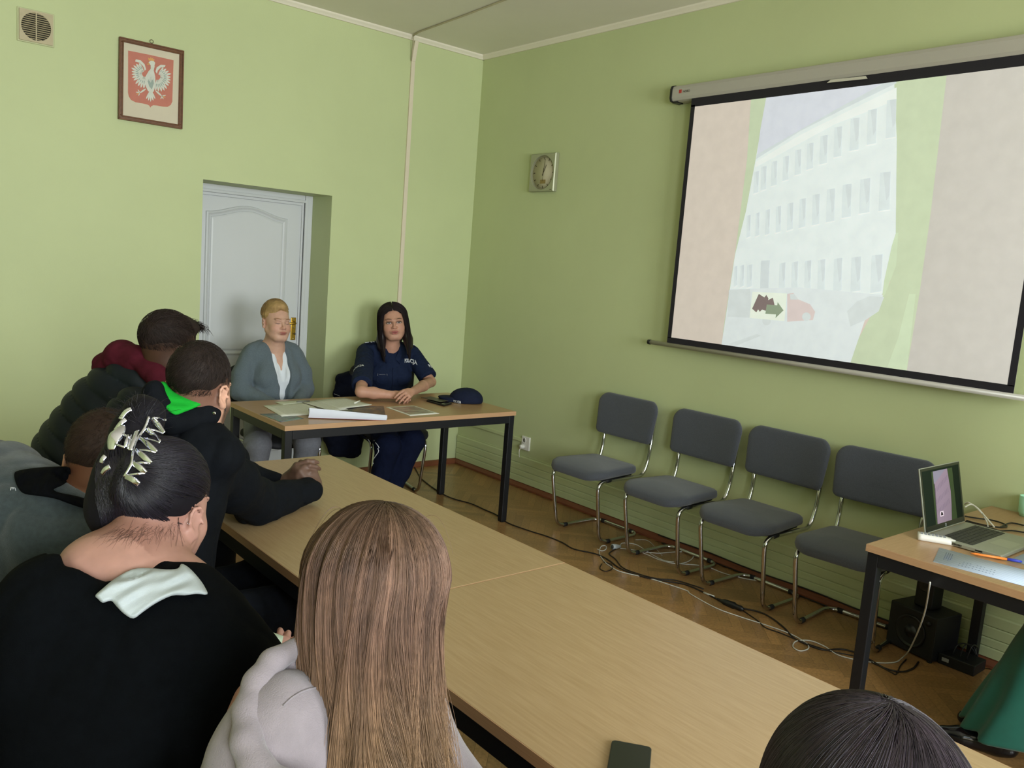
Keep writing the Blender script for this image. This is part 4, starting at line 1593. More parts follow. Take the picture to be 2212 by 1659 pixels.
fcable([(888, 996), (899, 1015), (908, 1031), (925, 1046), (942, 1058), (962, 1070), (985, 1079), (1018, 1088), (1045, 1100), (1074, 1113), (1098, 1130), (1145, 1147), (1180, 1158), (1215, 1172), (1240, 1186), (1285, 1196), (1312, 1208), (1340, 1228), (1385, 1245), (1430, 1254), (1478, 1262), (1515, 1277), (1552, 1296)],
       0.0042, BLKC, 'long black cable crossing the parquet from the police table to the black adapter', 'floor_cable')
fcable([(1604, 1314), (1641, 1322), (1667, 1335), (1694, 1356), (1715, 1378), (1750, 1395), (1781, 1404), (1815, 1402), (1850, 1410), (1881, 1426), (1911, 1443), (1946, 1451), (1972, 1444), (1984, 1430)],
       0.0042, BLKC, 'thick black cable running from the black adapter toward the laptop table', 'floor_cable')
fcable([(1604, 1318), (1637, 1341), (1654, 1356), (1685, 1367), (1724, 1383), (1760, 1396), (1800, 1408), (1850, 1418), (1890, 1434), (1925, 1452), (1936, 1456), (1945, 1438), (1958, 1424)],
       0.003, BLKC, 'thin black cable looping below the thick black one near the laptop table leg', 'floor_cable')
fcable([(1300, 1218), (1296, 1228), (1308, 1234), (1322, 1229), (1320, 1219), (1304, 1214)], 0.003, BLKC,
       'small black cable loop on the floor at the second chair', 'floor_cable')
fcable([(1330, 1186), (1316, 1196), (1330, 1208), (1345, 1226), (1380, 1240), (1420, 1250), (1462, 1254), (1520, 1272)], 0.0035, BLKC,
       'black cable beside the long one, leaving the white plug under the second chair', 'floor_cable')
whitep = [(1290, 1186), (1300, 1190), (1309, 1186), (1308, 1179), (1298, 1181), (1295, 1196), (1305, 1212), (1318, 1223), (1341, 1235), (1405, 1250), (1449, 1264), (1484, 1276), (1493, 1284), (1546, 1313), (1598, 1332), (1654, 1350), (1707, 1369), (1741, 1389), (1746, 1401), (1728, 1406), (1713, 1397), (1720, 1385), (1750, 1384), (1781, 1396), (1811, 1415), (1859, 1427), (1902, 1432), (1935, 1430), (1950, 1420)]
P_ = [PZ(x, y, 0.0035) for x, y in whitep]
end = P_[-1]
topp = PZ(2009, 1258, 0.69)
d0_ = (CAM_R.inverted() @ (end - CAM_LOC)).z * -1
d1_ = (CAM_R.inverted() @ (topp - CAM_LOC)).z * -1
for k, (x, y) in enumerate(((1963, 1406), (1981, 1369), (1998, 1321), (2009, 1258))):
    P_.append(PD(x, y, d0_ + (d1_ - d0_) * (0.12, 0.35, 0.65, 1.0)[k]))
m = MB().tube(spline(P_, 6), 0.003, 6)
tag(m.build('white_floor_cable', WHTC, loc=(P_[0].x, P_[0].y, 0)), 'long white cable with a loop, rising from the floor behind the laptop table', 'cable')
fcable([(1339, 1181), (1345, 1173), (1373, 1176), (1395, 1189), (1414, 1201), (1436, 1211), (1456, 1214)], 0.0028, WHTC, 'white cable leaving the white plug, upper of two', 'white_floor_cable')
fcable([(1339, 1184), (1373, 1189), (1398, 1198), (1424, 1209), (1455, 1217), (1481, 1215), (1497, 1204), (1490, 1194), (1462, 1192), (1424, 1195), (1400, 1193), (1375, 1194)], 0.0028, WHTC,
       'white cable leaving the white plug, lower one ending in a loop', 'white_floor_cable')
fcable([(1470, 1218), (1522, 1223), (1563, 1238), (1610, 1250), (1658, 1258), (1700, 1266), (1735, 1279), (1769, 1291), (1808, 1302), (1850, 1316)], 0.003, WHTC,
       'white cable running behind the legs of the third and fourth chair', 'white_floor_cable')
fcable([(1373, 1166), (1400, 1168), (1424, 1193), (1430, 1200)], 0.0018, WHTC, 'thin white wire between the first and second chair', 'white_floor_cable')
# white plug, black inline adapter, power strip near the wall
t_ = thing('extension_socket', 'white round cable socket lying under the second chair', 'socket', PZ(1331, 1184, 0))
a, b = PZ(1323, 1181, 0.017), PZ(1340, 1180, 0.012)
m = MB().tube([a, a * 0.6 + b * 0.4, b], [0.017, 0.016, 0.008], 16)
m.build('socket_body', mat('plug_grey', 'b9c0c4', 0.4), t_)
m = MB().tube([a - (b - a).normalized() * 0.0006, a], 0.0125, 16)
m.build('socket_face', mat('socket_dark', '4a4c4e', 0.5), t_)
t_ = thing('power_adapter', 'black oval inline adapter on the floor before the third chair', 'adapter', PZ(1577, 1306, 0))
a, b = PZ(1549, 1294, 0.012), PZ(1607, 1317, 0.015)
m = MB()
m.tube([a, a * 0.85 + b * 0.15, a * 0.7 + b * 0.3, a * 0.35 + b * 0.65, a * 0.3 + b * 0.7, b * 0.9 + a * 0.1, b], [0.006, 0.008, 0.016, 0.019, 0.013, 0.015, 0.006], 12)
m.build('adapter_body', BLACKPL, t_)
a2 = PZ(1520, 1280, 0.006)
MB().tube([a2, PZ(1543, 1289, 0.006)], 0.0055, 8).build('white_sleeve', WHTC, t_)
m = MB()
m.tube(spline([Vector((-0.03, y_, 0.045 + 0.004 * math.sin(9 * y_))) for y_ in np.linspace(-2.25, -4.1, 26)], 3), 0.004, 6)
m.tube(spline([Vector((-0.045 - 0.006 * math.sin(5 * y_), y_, 0.006)) for y_ in np.linspace(-2.3, -4.1, 26)], 3), 0.004, 6)
tag(m.build('skirting_cable', BLKC, loc=(-0.04, -2.3, 0)), 'dark cable lying along the skirting behind the chairs', 'cable')

# smartphone on the near conference table
t_ = thing('smartphone', 'black smartphone lying on the near conference table at the bottom of the picture', 'phone', (-2.99, -4.60, TZ))
a, b = PZ(1322, 1597, TZ + 0.008), PZ(1408, 1613, TZ + 0.008)
u_ = (b - a).normalized()
v_ = Vector((u_.y, -u_.x, 0))
if v_.x > 0:
    v_ = -v_
w_ = (b - a).length
out = []
rc_ = 0.009
for (cu, cv, a0) in ((rc_, rc_, 180), (w_ - rc_, rc_, 270), (w_ - rc_, 0.155 - rc_, 0), (rc_, 0.155 - rc_, 90)):
    for k in range(6):
        an = math.radians(a0 + 18 * k)
        out.append(a + u_ * (cu + rc_ * math.cos(an)) + v_ * (cv + rc_ * math.sin(an)))
out = [Vector((p.x, p.y, TZ)) for p in out]
m = MB().prism(out, (0, 0, 0.008))
m.build('phone_body', mat('phone_green_black', '181d15', 0.45, 0, 0.05), t_, bevel=0.0015)
cc_ = sum(out, Vector()) / len(out)
m = MB().prism([cc_ + (p - cc_) * 0.94 + Vector((0, 0, 0.0081)) for p in out], (0, 0, 0.0004))
m.build('glass', mat('phone_glass', '161b13', 0.25, 0, 0.03), t_)
# ================================================================== smooth body modelling (distance fields -> one continuous mesh)
def npv(p):
    return np.array([p[0], p[1], p[2]], np.float32)


class Form:
    def __init__(s):
        s.p = []

    def cap(s, a, b, ra, rb=None, k=0.02, op='u'):
        a, b = npv(a), npv(b)
        rb = ra if rb is None else rb
        r = max(ra, rb)
        s.p.append(('c', a, b, ra, rb, k, op, np.minimum(a, b) - r, np.maximum(a, b) + r))
        return s

    def chain(s, pts, rs, k=0.02, op='u'):
        for i in range(len(pts) - 1):
            s.cap(pts[i], pts[i + 1], rs[i], rs[i + 1], k, op)
        return s

    def ell(s, c, r, R=None, k=0.02, op='u'):
        c = npv(c)
        R = np.eye(3, dtype=np.float32) if R is None else np.array(R, np.float32)
        r = np.array(r, np.float32)
        e = np.sqrt(((R * r[None, :]) ** 2).sum(1))
        s.p.append(('e', c, R, r, None, k, op, c - e, c + e))
        return s

    def plane(s, c, n, k=0.01, ext=0.5):
        """cut away everything on the side n points to, within ext of c"""
        c = npv(c)
        n = npv(Vector(n).normalized())
        s.p.append(('p', c, n, None, None, k, 's', c - ext, c + ext))
        return s

    @staticmethod
    def dist(pr, X, Y, Z):
        if pr[0] == 'c':
            a, b, ra, rb = pr[1:5]
            d = b - a
            L2 = float(d @ d) + 1e-12
            px, py, pz = X - a[0], Y - a[1], Z - a[2]
            h = np.clip((px * d[0] + py * d[1] + pz * d[2]) / L2, 0, 1)
            return np.sqrt((px - h * d[0]) ** 2 + (py - h * d[1]) ** 2 + (pz - h * d[2]) ** 2) - (ra + (rb - ra) * h)
        if pr[0] == 'e':
            c, R, r = pr[1:4]
            px, py, pz = X - c[0], Y - c[1], Z - c[2]
            q = [px * R[0, i] + py * R[1, i] + pz * R[2, i] for i in range(3)]
            k0 = np.sqrt(sum((q[i] / r[i]) ** 2 for i in range(3))) + 1e-6
            k1 = np.sqrt(sum((q[i] / (r[i] ** 2)) ** 2 for i in range(3))) + 1e-6
            return k0 * (k0 - 1) / k1
        c, n = pr[1:3]
        return -((X - c[0]) * n[0] + (Y - c[1]) * n[1] + (Z - c[2]) * n[2])

    def grid(s, res, disp=None, pad=3):
        un = [p for p in s.p if p[6] == 'u']
        lo = np.min([p[7] - p[5] * 0.3 for p in un], 0) - pad * res - 0.012
        hi = np.max([p[8] + p[5] * 0.3 for p in un], 0) + pad * res + 0.012
        n = np.ceil((hi - lo) / res).astype(int) + 1
        G = np.full(n, 1.0, np.float32)
        for p in s.p:
            m = p[5] + 3 * res
            i0 = np.clip(np.floor((p[7] - m - lo) / res).astype(int), 0, n)
            i1 = np.clip(np.ceil((p[8] + m - lo) / res).astype(int) + 1, 0, n)
            if (i1 <= i0).any():
                continue
            ax = [(lo[i] + res * np.arange(i0[i], i1[i])).astype(np.float32) for i in range(3)]
            X, Y, Z = ax[0][:, None, None], ax[1][None, :, None], ax[2][None, None, :]
            d = Form.dist(p, X, Y, Z)
            g = G[i0[0]:i1[0], i0[1]:i1[1], i0[2]:i1[2]]
            k = max(p[5], 1e-5)
            if p[6] == 'u':
                h = np.maximum(k - np.abs(g - d), 0) / k
                g[...] = np.minimum(g, d) - h * h * k * 0.25
            else:
                h = np.maximum(k - np.abs(g + d), 0) / k
                g[...] = np.maximum(g, -d) + h * h * k * 0.25
        if disp is not None:
            idx = np.nonzero(np.abs(G) < 0.045)
            P = np.stack([lo[i] + res * idx[i] for i in range(3)], 1)
            G[idx] = G[idx] + disp(P, G[idx])
        return G, lo

    def mesh(s, res, disp=None):
        G, lo = s.grid(res, disp)
        S = G < 0
        n = np.array(S.shape) - 1
        cnt = np.zeros(n, np.int8)
        for a in (0, 1):
            for b in (0, 1):
                for c in (0, 1):
                    cnt += S[a:a + n[0], b:b + n[1], c:c + n[2]]
        act = (cnt > 0) & (cnt < 8)
        idx = np.argwhere(act)
        ids = np.full(n, -1, np.int64)
        ids[act] = np.arange(len(idx))
        acc = np.zeros((len(idx), 3), np.float64)
        w_ = np.zeros(len(idx))
        cor = [(a, b, c) for a in (0, 1) for b in (0, 1) for c in (0, 1)]
        for a in cor:
            for ax in range(3):
                if a[ax] == 1:
                    continue
                b = list(a)
                b[ax] = 1
                ga = G[idx[:, 0] + a[0], idx[:, 1] + a[1], idx[:, 2] + a[2]]
                gb = G[idx[:, 0] + b[0], idx[:, 1] + b[1], idx[:, 2] + b[2]]
                mk = (ga < 0) != (gb < 0)
                t = ga[mk] / (ga[mk] - gb[mk])
                pt = np.tile(np.array(a, float), (mk.sum(), 1))
                pt[:, ax] += t
                acc[mk] += pt
                w_[mk] += 1
        V = lo + res * (idx + acc / w_[:, None])
        F = []
        for ax in range(3):
            u, v = (ax + 1) % 3, (ax + 2) % 3
            sl0 = [slice(None)] * 3
            sl1 = [slice(None)] * 3
            sl0[ax] = slice(0, -1)
            sl1[ax] = slice(1, None)
            ch = S[tuple(sl0)] != S[tuple(sl1)]
            q = np.argwhere(ch)
            ok = (q[:, u] > 0) & (q[:, v] > 0) & (q[:, u] < n[u]) & (q[:, v] < n[v])
            q = q[ok]

            def cell(du, dv):
                r = q.copy()
                r[:, u] += du
                r[:, v] += dv
                return ids[r[:, 0], r[:, 1], r[:, 2]]
            quad = np.stack([cell(-1, -1), cell(0, -1), cell(0, 0), cell(-1, 0)], 1)
            inside = S[q[:, 0], q[:, 1], q[:, 2]]
            quad[~inside] = quad[~inside][:, ::-1]
            F.append(quad)
        F = np.concatenate(F)
        F = F[(F >= 0).all(1)]
        return V, F


def link_np(name, V, F, mats, parent=None, tint=None, loc=None, attrs=None):
    """numpy mesh -> one linked object (world coordinates in, parent-local stored)"""
    V = np.asarray(V, float)
    if parent is not None:
        Mi = np.array(base_mat(parent).inverted())
        V = V @ Mi[:3, :3].T + Mi[:3, 3]
    elif loc is not None:
        V = V - np.array(loc)
    me = bpy.data.meshes.new(name)
    me.vertices.add(len(V))
    me.vertices.foreach_set('co', V.astype(np.float32).ravel())
    k = F.shape[1]
    me.loops.add(F.size)
    me.loops.foreach_set('vertex_index', F.astype(np.int32).ravel())
    me.polygons.add(len(F))
    me.polygons.foreach_set('loop_start', np.arange(0, F.size, k, dtype=np.int32))
    me.polygons.foreach_set('loop_total', np.full(len(F), k, np.int32))
    me.update(calc_edges=True)
    me.polygons.foreach_set('use_smooth', np.ones(len(F), bool))
    o = bpy.data.objects.new(name, me)
    COL.objects.link(o)
    if parent is not None:
        o.parent = parent
    elif loc is not None:
        o.location = loc
    for m in (mats if isinstance(mats, (list, tuple)) else [mats]):
        me.materials.append(m)
    if tint is not None:
        set_tint(o, tint)
    if attrs:
        for nm, arr in attrs.items():
            a = me.attributes.new(nm, 'FLOAT_VECTOR', 'POINT')
            a.data.foreach_set('vector', np.asarray(arr, np.float32).ravel())
    me.update()
    return o


def smooth_mesh(V, F, it=2, lam=0.5):
    n = len(V)
    for _ in range(it):
        acc = np.zeros_like(V)
        w_ = np.zeros(n)
        for a, b in ((0, 1), (1, 2), (2, 3), (3, 0)):
            i, j = F[:, a], F[:, b]
            for c in range(3):
                acc[:, c] += np.bincount(i, V[j, c], n) + np.bincount(j, V[i, c], n)
            w_ += np.bincount(i, minlength=n) + np.bincount(j, minlength=n)
        V = V + lam * (acc / np.maximum(w_, 1)[:, None] - V)
    return V


def fbm(P, s, seed=0):
    """cheap smooth pseudo noise in -1..1"""
    r = np.random.default_rng(seed)
    out = np.zeros(len(P), np.float32)
    for k in range(6):
        d = r.normal(size=3)
        d = d / np.linalg.norm(d) * s * (0.6 + 0.9 * r.random())
        out += np.sin(P @ d + r.random() * 6.28 + 1.3 * np.sin(P @ (r.normal(size=3) * s * 0.45)))
    return out / 6 * 1.6


def folds(amp, s, seed=0, d=None, ridge=1.0):
    """cloth creases: sharp valleys of a stretched noise"""
    def f(P, g):
        Q = P.copy()
        if d is not None:
            dd = npv(Vector(d).normalized())
            Q = Q - np.outer(Q @ dd, dd) * 0.72
        v = np.abs(fbm(Q, s * 2.0, seed)) ** 0.6
        w_ = fbm(P, s * 0.5, seed + 5)
        x_ = fbm(Q, s * 5.0, seed + 9)
        return (amp * ((0.6 - v) * (0.8 + 0.6 * w_) + 0.16 * x_)).astype(np.float32)
    return f


def basis(fwd, up=(0, 0, 1), roll=0.0):
    f = Vector(fwd).normalized()
    u = Vector(up)
    u = (u - f * u.dot(f)).normalized()
    r = f.cross(u)
    if roll:
        q = Matrix.Rotation(roll, 3, f)
        u = q @ u
        r = q @ r
    return Matrix((r, f, u)).transposed()     # columns right, forward, up


class Head:
    def __init__(s, c, fwd, up=(0, 0, 1), roll=0.0, scale=1.0, wide=1.0):
        s.c = Vector(c)
        s.R = basis(fwd, up, roll)
        s.s = scale
        s.w = wide

    def P(s, x, y, z):
        return s.c + s.R @ (Vector((x * s.w, y, z)) * s.s)

    def RR(s, extra=None):
        R = s.R @ extra if extra is not None else s.R
        return np.array(R, np.float32)

    def loc(s, V):
        """world points -> head coordinates"""
        R = np.array(s.R)
        q = ((np.asarray(V, float) - np.array(s.c)) @ R) / s.s
        q[:, 0] /= s.w
        return q

    def build(s, F, detail=True, ears=True, neck=None, neck_r=0.052, jaw=1.0, mouth_open=False, nose=1.0):
        k = s.s
        E = lambda c, r, kk=0.02, op='u', ex=None: F.ell(s.P(*c), (r[0] * k * s.w, r[1] * k, r[2] * k), s.RR(ex), kk * k, op)
        E((0, -0.018, 0.040), (0.074, 0.094, 0.088), 0.01)
        E((0, 0.030, -0.010), (0.066, 0.066, 0.082), 0.03)
        E((0, 0.040, -0.060), (0.052 * jaw, 0.046, 0.050), 0.03)
        E((0, 0.074, -0.096), (0.022 * jaw, 0.018, 0.018), 0.03)
        for x in (-1, 1):
            E((x * 0.034, 0.062, -0.036), (0.030, 0.028, 0.034), 0.02)
            F.cap(s.P(x * 0.056, 0.0, -0.05), s.P(x * 0.026, 0.062, -0.098), 0.020 * k, 0.018 * k, 0.03 * k)
        if detail:
            for x in (-1, 1):
                E((x * 0.031, 0.104, 0.004), (0.019, 0.014, 0.0115), 0.012, 's')
                E((x * 0.031, 0.0775, 0.002), (0.0150, 0.0145, 0.0120), 0.004)
                F.cap(s.P(x * 0.012, 0.094, 0.022), s.P(x * 0.045, 0.084, 0.026), 0.006 * k, 0.006 * k, 0.012 * k)
                E((x * 0.0125, 0.098, -0.033), (0.0078, 0.010, 0.0075), 0.006)
            F.cap(s.P(0, 0.088, 0.016), s.P(0, 0.112 * nose, -0.026), 0.008 * k, 0.010 * k, 0.010 * k)
            E((0, 0.110 * nose, -0.031), (0.011, 0.011, 0.009), 0.006)
            E((0, 0.094, -0.060), (0.026, 0.013, 0.014), 0.014)
            if mouth_open:
                E((0, 0.103, -0.0565), (0.020, 0.008, 0.0050), 0.005)
                E((0, 0.101, -0.0745), (0.017, 0.008, 0.0055), 0.005)
                E((0, 0.108, -0.0655), (0.013, 0.010, 0.0032), 0.003, 's')
            else:
                E((0, 0.104, -0.0585), (0.022, 0.007, 0.0048), 0.004)
                E((0, 0.102, -0.0675), (0.019, 0.0075, 0.0052), 0.004)
                E((0, 0.1125, -0.0632), (0.022, 0.005, 0.0012), 0.003, 's')
            E((0, 0.100, -0.082), (0.016, 0.006, 0.005), 0.010, 's')
        else:
            F.cap(s.P(0, 0.088, 0.016), s.P(0, 0.110, -0.028), 0.008 * k, 0.013 * k, 0.014 * k)
        if ears:
            for x in (-1, 1):
                s.ear(F, x)
        if neck is not None:
            F.cap(s.P(0, -0.022, -0.04), neck, neck_r * 0.98, neck_r * 1.08, 0.035)
            F.cap(s.P(0, 0.012, -0.075), Vector(neck) + s.R @ Vector((0, 0.03, 0)), neck_r * 0.78, neck_r * 0.85, 0.035)

    def ear(s, F, x):
        k = s.s
        ex = Matrix.Rotation(math.radians(-22 * x), 3, 'Z') @ Matrix.Rotation(math.radians(12), 3, 'X')
        o = Vector((x * 0.074, -0.010, -0.006))

        def L(u, v, w_):        # u outward, v toward back, w up
            return s.P(*(o + ex @ Vector((x * u, -v, w_))))
        F.ell(L(0.004, 0.006, 0.0), (0.005 * k, 0.015 * k, 0.026 * k), s.RR(ex), 0.006 * k)
        pts = []
        for t in np.linspace(-0.35, 1.05, 10):
            a = PI * (0.95 - t * 1.0)
            pts.append(L(0.009 + 0.004 * math.sin(PI * min(max(t, 0), 1)), 0.005 - 0.0165 * math.cos(a) * (1 if t > 0 else 0.7), 0.010 + 0.021 * math.sin(a) - (0.022 * t if t > 0.6 else 0)))
        pts = [L(0.006, -0.008, 0.006), L(0.010, -0.009, 0.020), L(0.012, 0.000, 0.030), L(0.013, 0.012, 0.030), L(0.014, 0.021, 0.020), L(0.014, 0.022, 0.004), L(0.011, 0.017, -0.012), L(0.008, 0.008, -0.024)]
        F.chain(pts, [0.0032 * k, 0.0036 * k, 0.0038 * k, 0.0038 * k, 0.0038 * k, 0.0036 * k, 0.004 * k, 0.0062 * k], 0.004 * k)
        F.ell(L(0.007, 0.002, -0.027), (0.0045 * k, 0.009 * k, 0.010 * k), s.RR(ex), 0.006 * k)
        F.ell(L(0.012, 0.003, 0.002), (0.006 * k, 0.0085 * k, 0.012 * k), s.RR(ex), 0.004 * k, 's')
        F.ell(L(0.010, -0.010, -0.003), (0.004 * k, 0.004 * k, 0.006 * k), s.RR(ex), 0.004 * k)


def hand(F, wrist, d, nrm, side, curl=(0.5, 0.55, 0.6, 0.65), scale=1.0, thumb=0.4, spread=0.06, curls2=1.0, wr=0.024):
    """d: wrist->knuckles, nrm: back of the hand, side: direction of the thumb"""
    d = Vector(d).normalized()
    n = Vector(nrm)
    n = (n - d * n.dot(d)).normalized()
    sd = Vector(side)
    sd = (sd - d * sd.dot(d) - n * sd.dot(n)).normalized()
    k = scale
    w = Vector(wrist)
    kn = []
    for i, (off, ln) in enumerate(((0.030, 0.088), (0.010, 0.092), (-0.011, 0.088), (-0.030, 0.080))):
        p = w + (d * ln + sd * off + n * (0.004 - 0.002 * abs(i - 1.2))) * k
        kn.append(p)
        F.cap(w + (d * 0.012 + sd * off * 0.5) * k, p, 0.0150 * k, 0.0112 * k, 0.014 * k)
    F.cap(w + (d * 0.02 + sd * 0.02 - n * 0.008) * k, w + (d * 0.05 + sd * 0.026 - n * 0.010) * k, 0.015 * k, 0.012 * k, 0.015 * k)
    tips = []
    for i, L in enumerate(((0.042, 0.025, 0.021), (0.046, 0.029, 0.022), (0.043, 0.027, 0.022), (0.034, 0.020, 0.019))):
        a = 0.0
        p = kn[i]
        sp = (1.4 - i) * spread
        for j, l in enumerate(L):
            a += curl[i] * (1.0, 1.25 * curls2, 0.8 * curls2)[j]
            dirv_ = (d * math.cos(a) - n * math.sin(a) + sd * sp * math.cos(a)).normalized()
            q = p + dirv_ * l * k
            r0 = (0.0095, 0.0085, 0.0075)[j] * k * (0.92 if i == 3 else 1)
            F.cap(p, q, r0, r0 * 0.92, 0.004 * k)
            p = q
        tips.append((p, dirv_))
    # thumb leaves the side of the palm near its base
    t0 = w + (d * 0.022 + sd * 0.024 - n * 0.004) * k
    tdir = (d * (0.62 + 0.3 * thumb) + sd * (0.75 - 0.55 * thumb) - n * 0.35).normalized()
    t1 = t0 + tdir * 0.040 * k
    F.cap(t0, t1, 0.0145 * k, 0.0112 * k, 0.010 * k)
    td2 = (tdir + d * 0.35 - sd * 0.25 * thumb).normalized()
    t2 = t1 + td2 * 0.030 * k
    F.cap(t1, t2, 0.0106 * k, 0.0095 * k, 0.005 * k)
    td3 = (td2 + d * 0.2 - sd * 0.3 * thumb).normalized()
    t3 = t2 + td3 * 0.022 * k
    F.cap(t2, t3, 0.0095 * k, 0.0078 * k, 0.004 * k)
    tips.append((t3, td3))
    F.cap(w - d * 0.006 * k, w + d * 0.02 * k, wr * k, 0.021 * k, 0.012 * k)
    return tips


# ------------------------------------------------------------------ skin with features placed in head coordinates
def mat_skin(name, base, lips='a86a62', brow=None, lash='3a2a26', eyes=None, blush=0.25, stubble=None, tone2=None):
    m = bpy.data.materials.new(name)
    m.use_nodes = True
    t = NT(m)
    a = t.new('ShaderNodeAttribute')
    a.attribute_name = 'head_co'
    sep = t.new('ShaderNodeSeparateXYZ')
    t.l.new(a.outputs['Vector'], sep.inputs[0])
    X, Y, Z = sep.outputs
    AX = t.math('ABSOLUTE', X)
    tb = t.new('ShaderNodeAttribute')
    tb.attribute_name = 'tint'
    nz = t.noise(35, 4, t.coord())
    b = lin(base)
    col = t.ramp(nz, [(0.3, tuple(x * 0.93 for x in b[:3]) + (1,)), (0.7, tuple(min(1, x * 1.06) for x in b[:3]) + (1,))])
    col = t.mix(1.0, col, tb.outputs['Color'], 'MULTIPLY')
    front = t.smooth(Y, 0.045, 0.06)

    def blob(cx_, cz_, rx, rz, soft=0.35, sx=AX, dz=None):
        u = t.math('DIVIDE', t.math('SUBTRACT', sx, cx_), rx)
        zz_ = t.math('SUBTRACT', Z, cz_) if dz is None else t.math('SUBTRACT', Z, dz)
        v = t.math('DIVIDE', zz_, rz)
        r = t.math('SQRT', t.math('ADD', t.math('MULTIPLY', u, u), t.math('MULTIPLY', v, v)))
        f = t.math('SUBTRACT', 1.0, t.smooth(r, 1 - soft, 1 + soft))
        return t.math('MULTIPLY', f, front)
    if blush:
        col = t.mix(t.math('MULTIPLY', blob(0.040, -0.030, 0.022, 0.022, 0.6), blush), col, lin('b5705f'))
        col = t.mix(t.math('MULTIPLY', blob(0.0, -0.028, 0.016, 0.014, 0.6), blush * 0.8), col, lin('b5705f'))
    if lips:
        col = t.mix(blob(0.0, -0.0585, 0.023, 0.0058, 0.25), col, lin(lips))
        col = t.mix(blob(0.0, -0.069, 0.018, 0.0065, 0.25), col, lin(lips))
        col = t.mix(blob(0.0, -0.0632, 0.021, 0.0014, 0.5), col, lin('5a2f2c'))
    if brow:
        arc = t.math('SUBTRACT', 0.0285, t.math('MULTIPLY', t.math('POWER', t.math('DIVIDE', t.math('SUBTRACT', AX, 0.034), 0.022), 2.0), 0.006))
        col = t.mix(t.math('MULTIPLY', blob(0.032, 0, 0.021, 0.0032, 0.4, dz=arc), 0.85), col, lin(brow))
    if stubble:
        f = t.math('MULTIPLY', t.smooth(t.math('MULTIPLY', Z, -1.0), 0.015, 0.045), t.smooth(Y, -0.005, 0.02))
        col = t.mix(t.math('MULTIPLY', f, 0.85), col, lin(stubble))
    # eyelid line
    if eyes == 'down':
        ln = t.math('ADD', -0.0035, t.math('MULTIPLY', t.math('POWER', t.math('DIVIDE', t.math('SUBTRACT', AX, 0.031), 0.015), 2.0), 0.003))
        col = t.mix(t.math('MULTIPLY', blob(0.031, 0, 0.0155, 0.0020, 0.5, dz=ln), 0.9), col, lin(lash))
        col = t.mix(t.math('MULTIPLY', blob(0.031, 0.006, 0.018, 0.009, 0.6), 0.25), col, lin('8a5a50'))
    if eyes == 'open':
        col = t.mix(t.math('MULTIPLY', blob(0.031, 0.004, 0.0195, 0.0105, 0.35), 0.75), col, lin(lash))
        col = t.mix(blob(0.031, 0.001, 0.0125, 0.0046, 0.3), col, lin('c9bdb6'))
        col = t.mix(blob(0.0305, 0.0018, 0.0056, 0.0050, 0.25), col, lin('2a1c16'))
        up = t.math('ADD', 0.0058, t.math('MULTIPLY', t.math('POWER', t.math('DIVIDE', t.math('SUBTRACT', AX, 0.031), 0.015), 2.0), -0.004))
        col = t.mix(blob(0.031, 0, 0.0165, 0.0018, 0.4, dz=up), col, lin('1c1210'))
    t.l.new(col, t.b.inputs['Base Color'])
    t.b.inputs['Roughness'].default_value = 0.5
    t.b.inputs['Specular IOR Level'].default_value = 0.35
    t.b.inputs['Subsurface Weight'].default_value = 0.12
    t.b.inputs['Subsurface Radius'].default_value = (0.02, 0.008, 0.004)
    t.bump(t.noise(420, 2, t.coord()), 0.08, 0.001)
    return m


def mat_hair(name, rough=0.38, spec=0.5):
    if name in MATS:
        return MATS[name]
    m = bpy.data.materials.new(name)
    m.use_nodes = True
    t = NT(m)
    a = t.new('ShaderNodeAttribute')
    a.attribute_name = 'tint'
    f = t.noise(60, 3, t.coord())
    g = t.ramp(f, [(0.3, (0.85, 0.85, 0.85, 1)), (0.7, (1.15, 1.15, 1.15, 1))])
    t.l.new(t.mix(1.0, a.outputs['Color'], g, 'MULTIPLY'), t.b.inputs['Base Color'])
    t.b.inputs['Roughness'].default_value = rough
    t.b.inputs['Specular IOR Level'].default_value = spec
    MATS[name] = m
    return m


def strands(name, paths, r, cols, matl, parent, taper=True, sides=3):
    """paths: (n,m,3) array; thin round hairs as one mesh; cols (n,m,3) or (n,3)"""
    P = np.asarray(paths, float)
    n, m, _ = P.shape
    T = np.zeros_like(P)
    T[:, 1:-1] = P[:, 2:] - P[:, :-2]
    T[:, 0] = P[:, 1] - P[:, 0]
    T[:, -1] = P[:, -1] - P[:, -2]
    T /= np.linalg.norm(T, axis=2, keepdims=True) + 1e-9
    ref = np.tile(np.array([0.31, 0.52, 0.79]), (n, m, 1))
    U = np.cross(T, ref)
    U /= np.linalg.norm(U, axis=2, keepdims=True) + 1e-9
    W_ = np.cross(T, U)
    rr = np.broadcast_to(np.asarray(r, float).reshape(-1, 1), (n, m)).copy() if np.ndim(r) else np.full((n, m), r)
    if taper:
        rr *= np.linspace(1.0, 0.45, m)[None, :]
    V = np.empty((n, m, sides, 3))
    for k in range(sides):
        a = 2 * PI * k / sides
        V[:, :, k] = P + (U * math.cos(a) + W_ * math.sin(a)) * rr[:, :, None]
    V = V.reshape(-1, 3)
    base = (np.arange(n)[:, None] * m + np.arange(m - 1)[None, :]) * sides
    F = []
    for k in range(sides):
        k2 = (k + 1) % sides
        F.append(np.stack([base + k, base + k2, base + sides + k2, base + sides + k], -1).reshape(-1, 4))
    F = np.concatenate(F)
    c = np.asarray(cols, float)
    if c.ndim == 2:
        c = np.repeat(c[:, None, :], m, 1)
    c = np.repeat(c[:, :, None, :], sides, 2).reshape(-1, 3)
    return link_np(name, V, F, matl, parent, tint=c)


def linc(h):
    return np.array(lin(h)[:3])


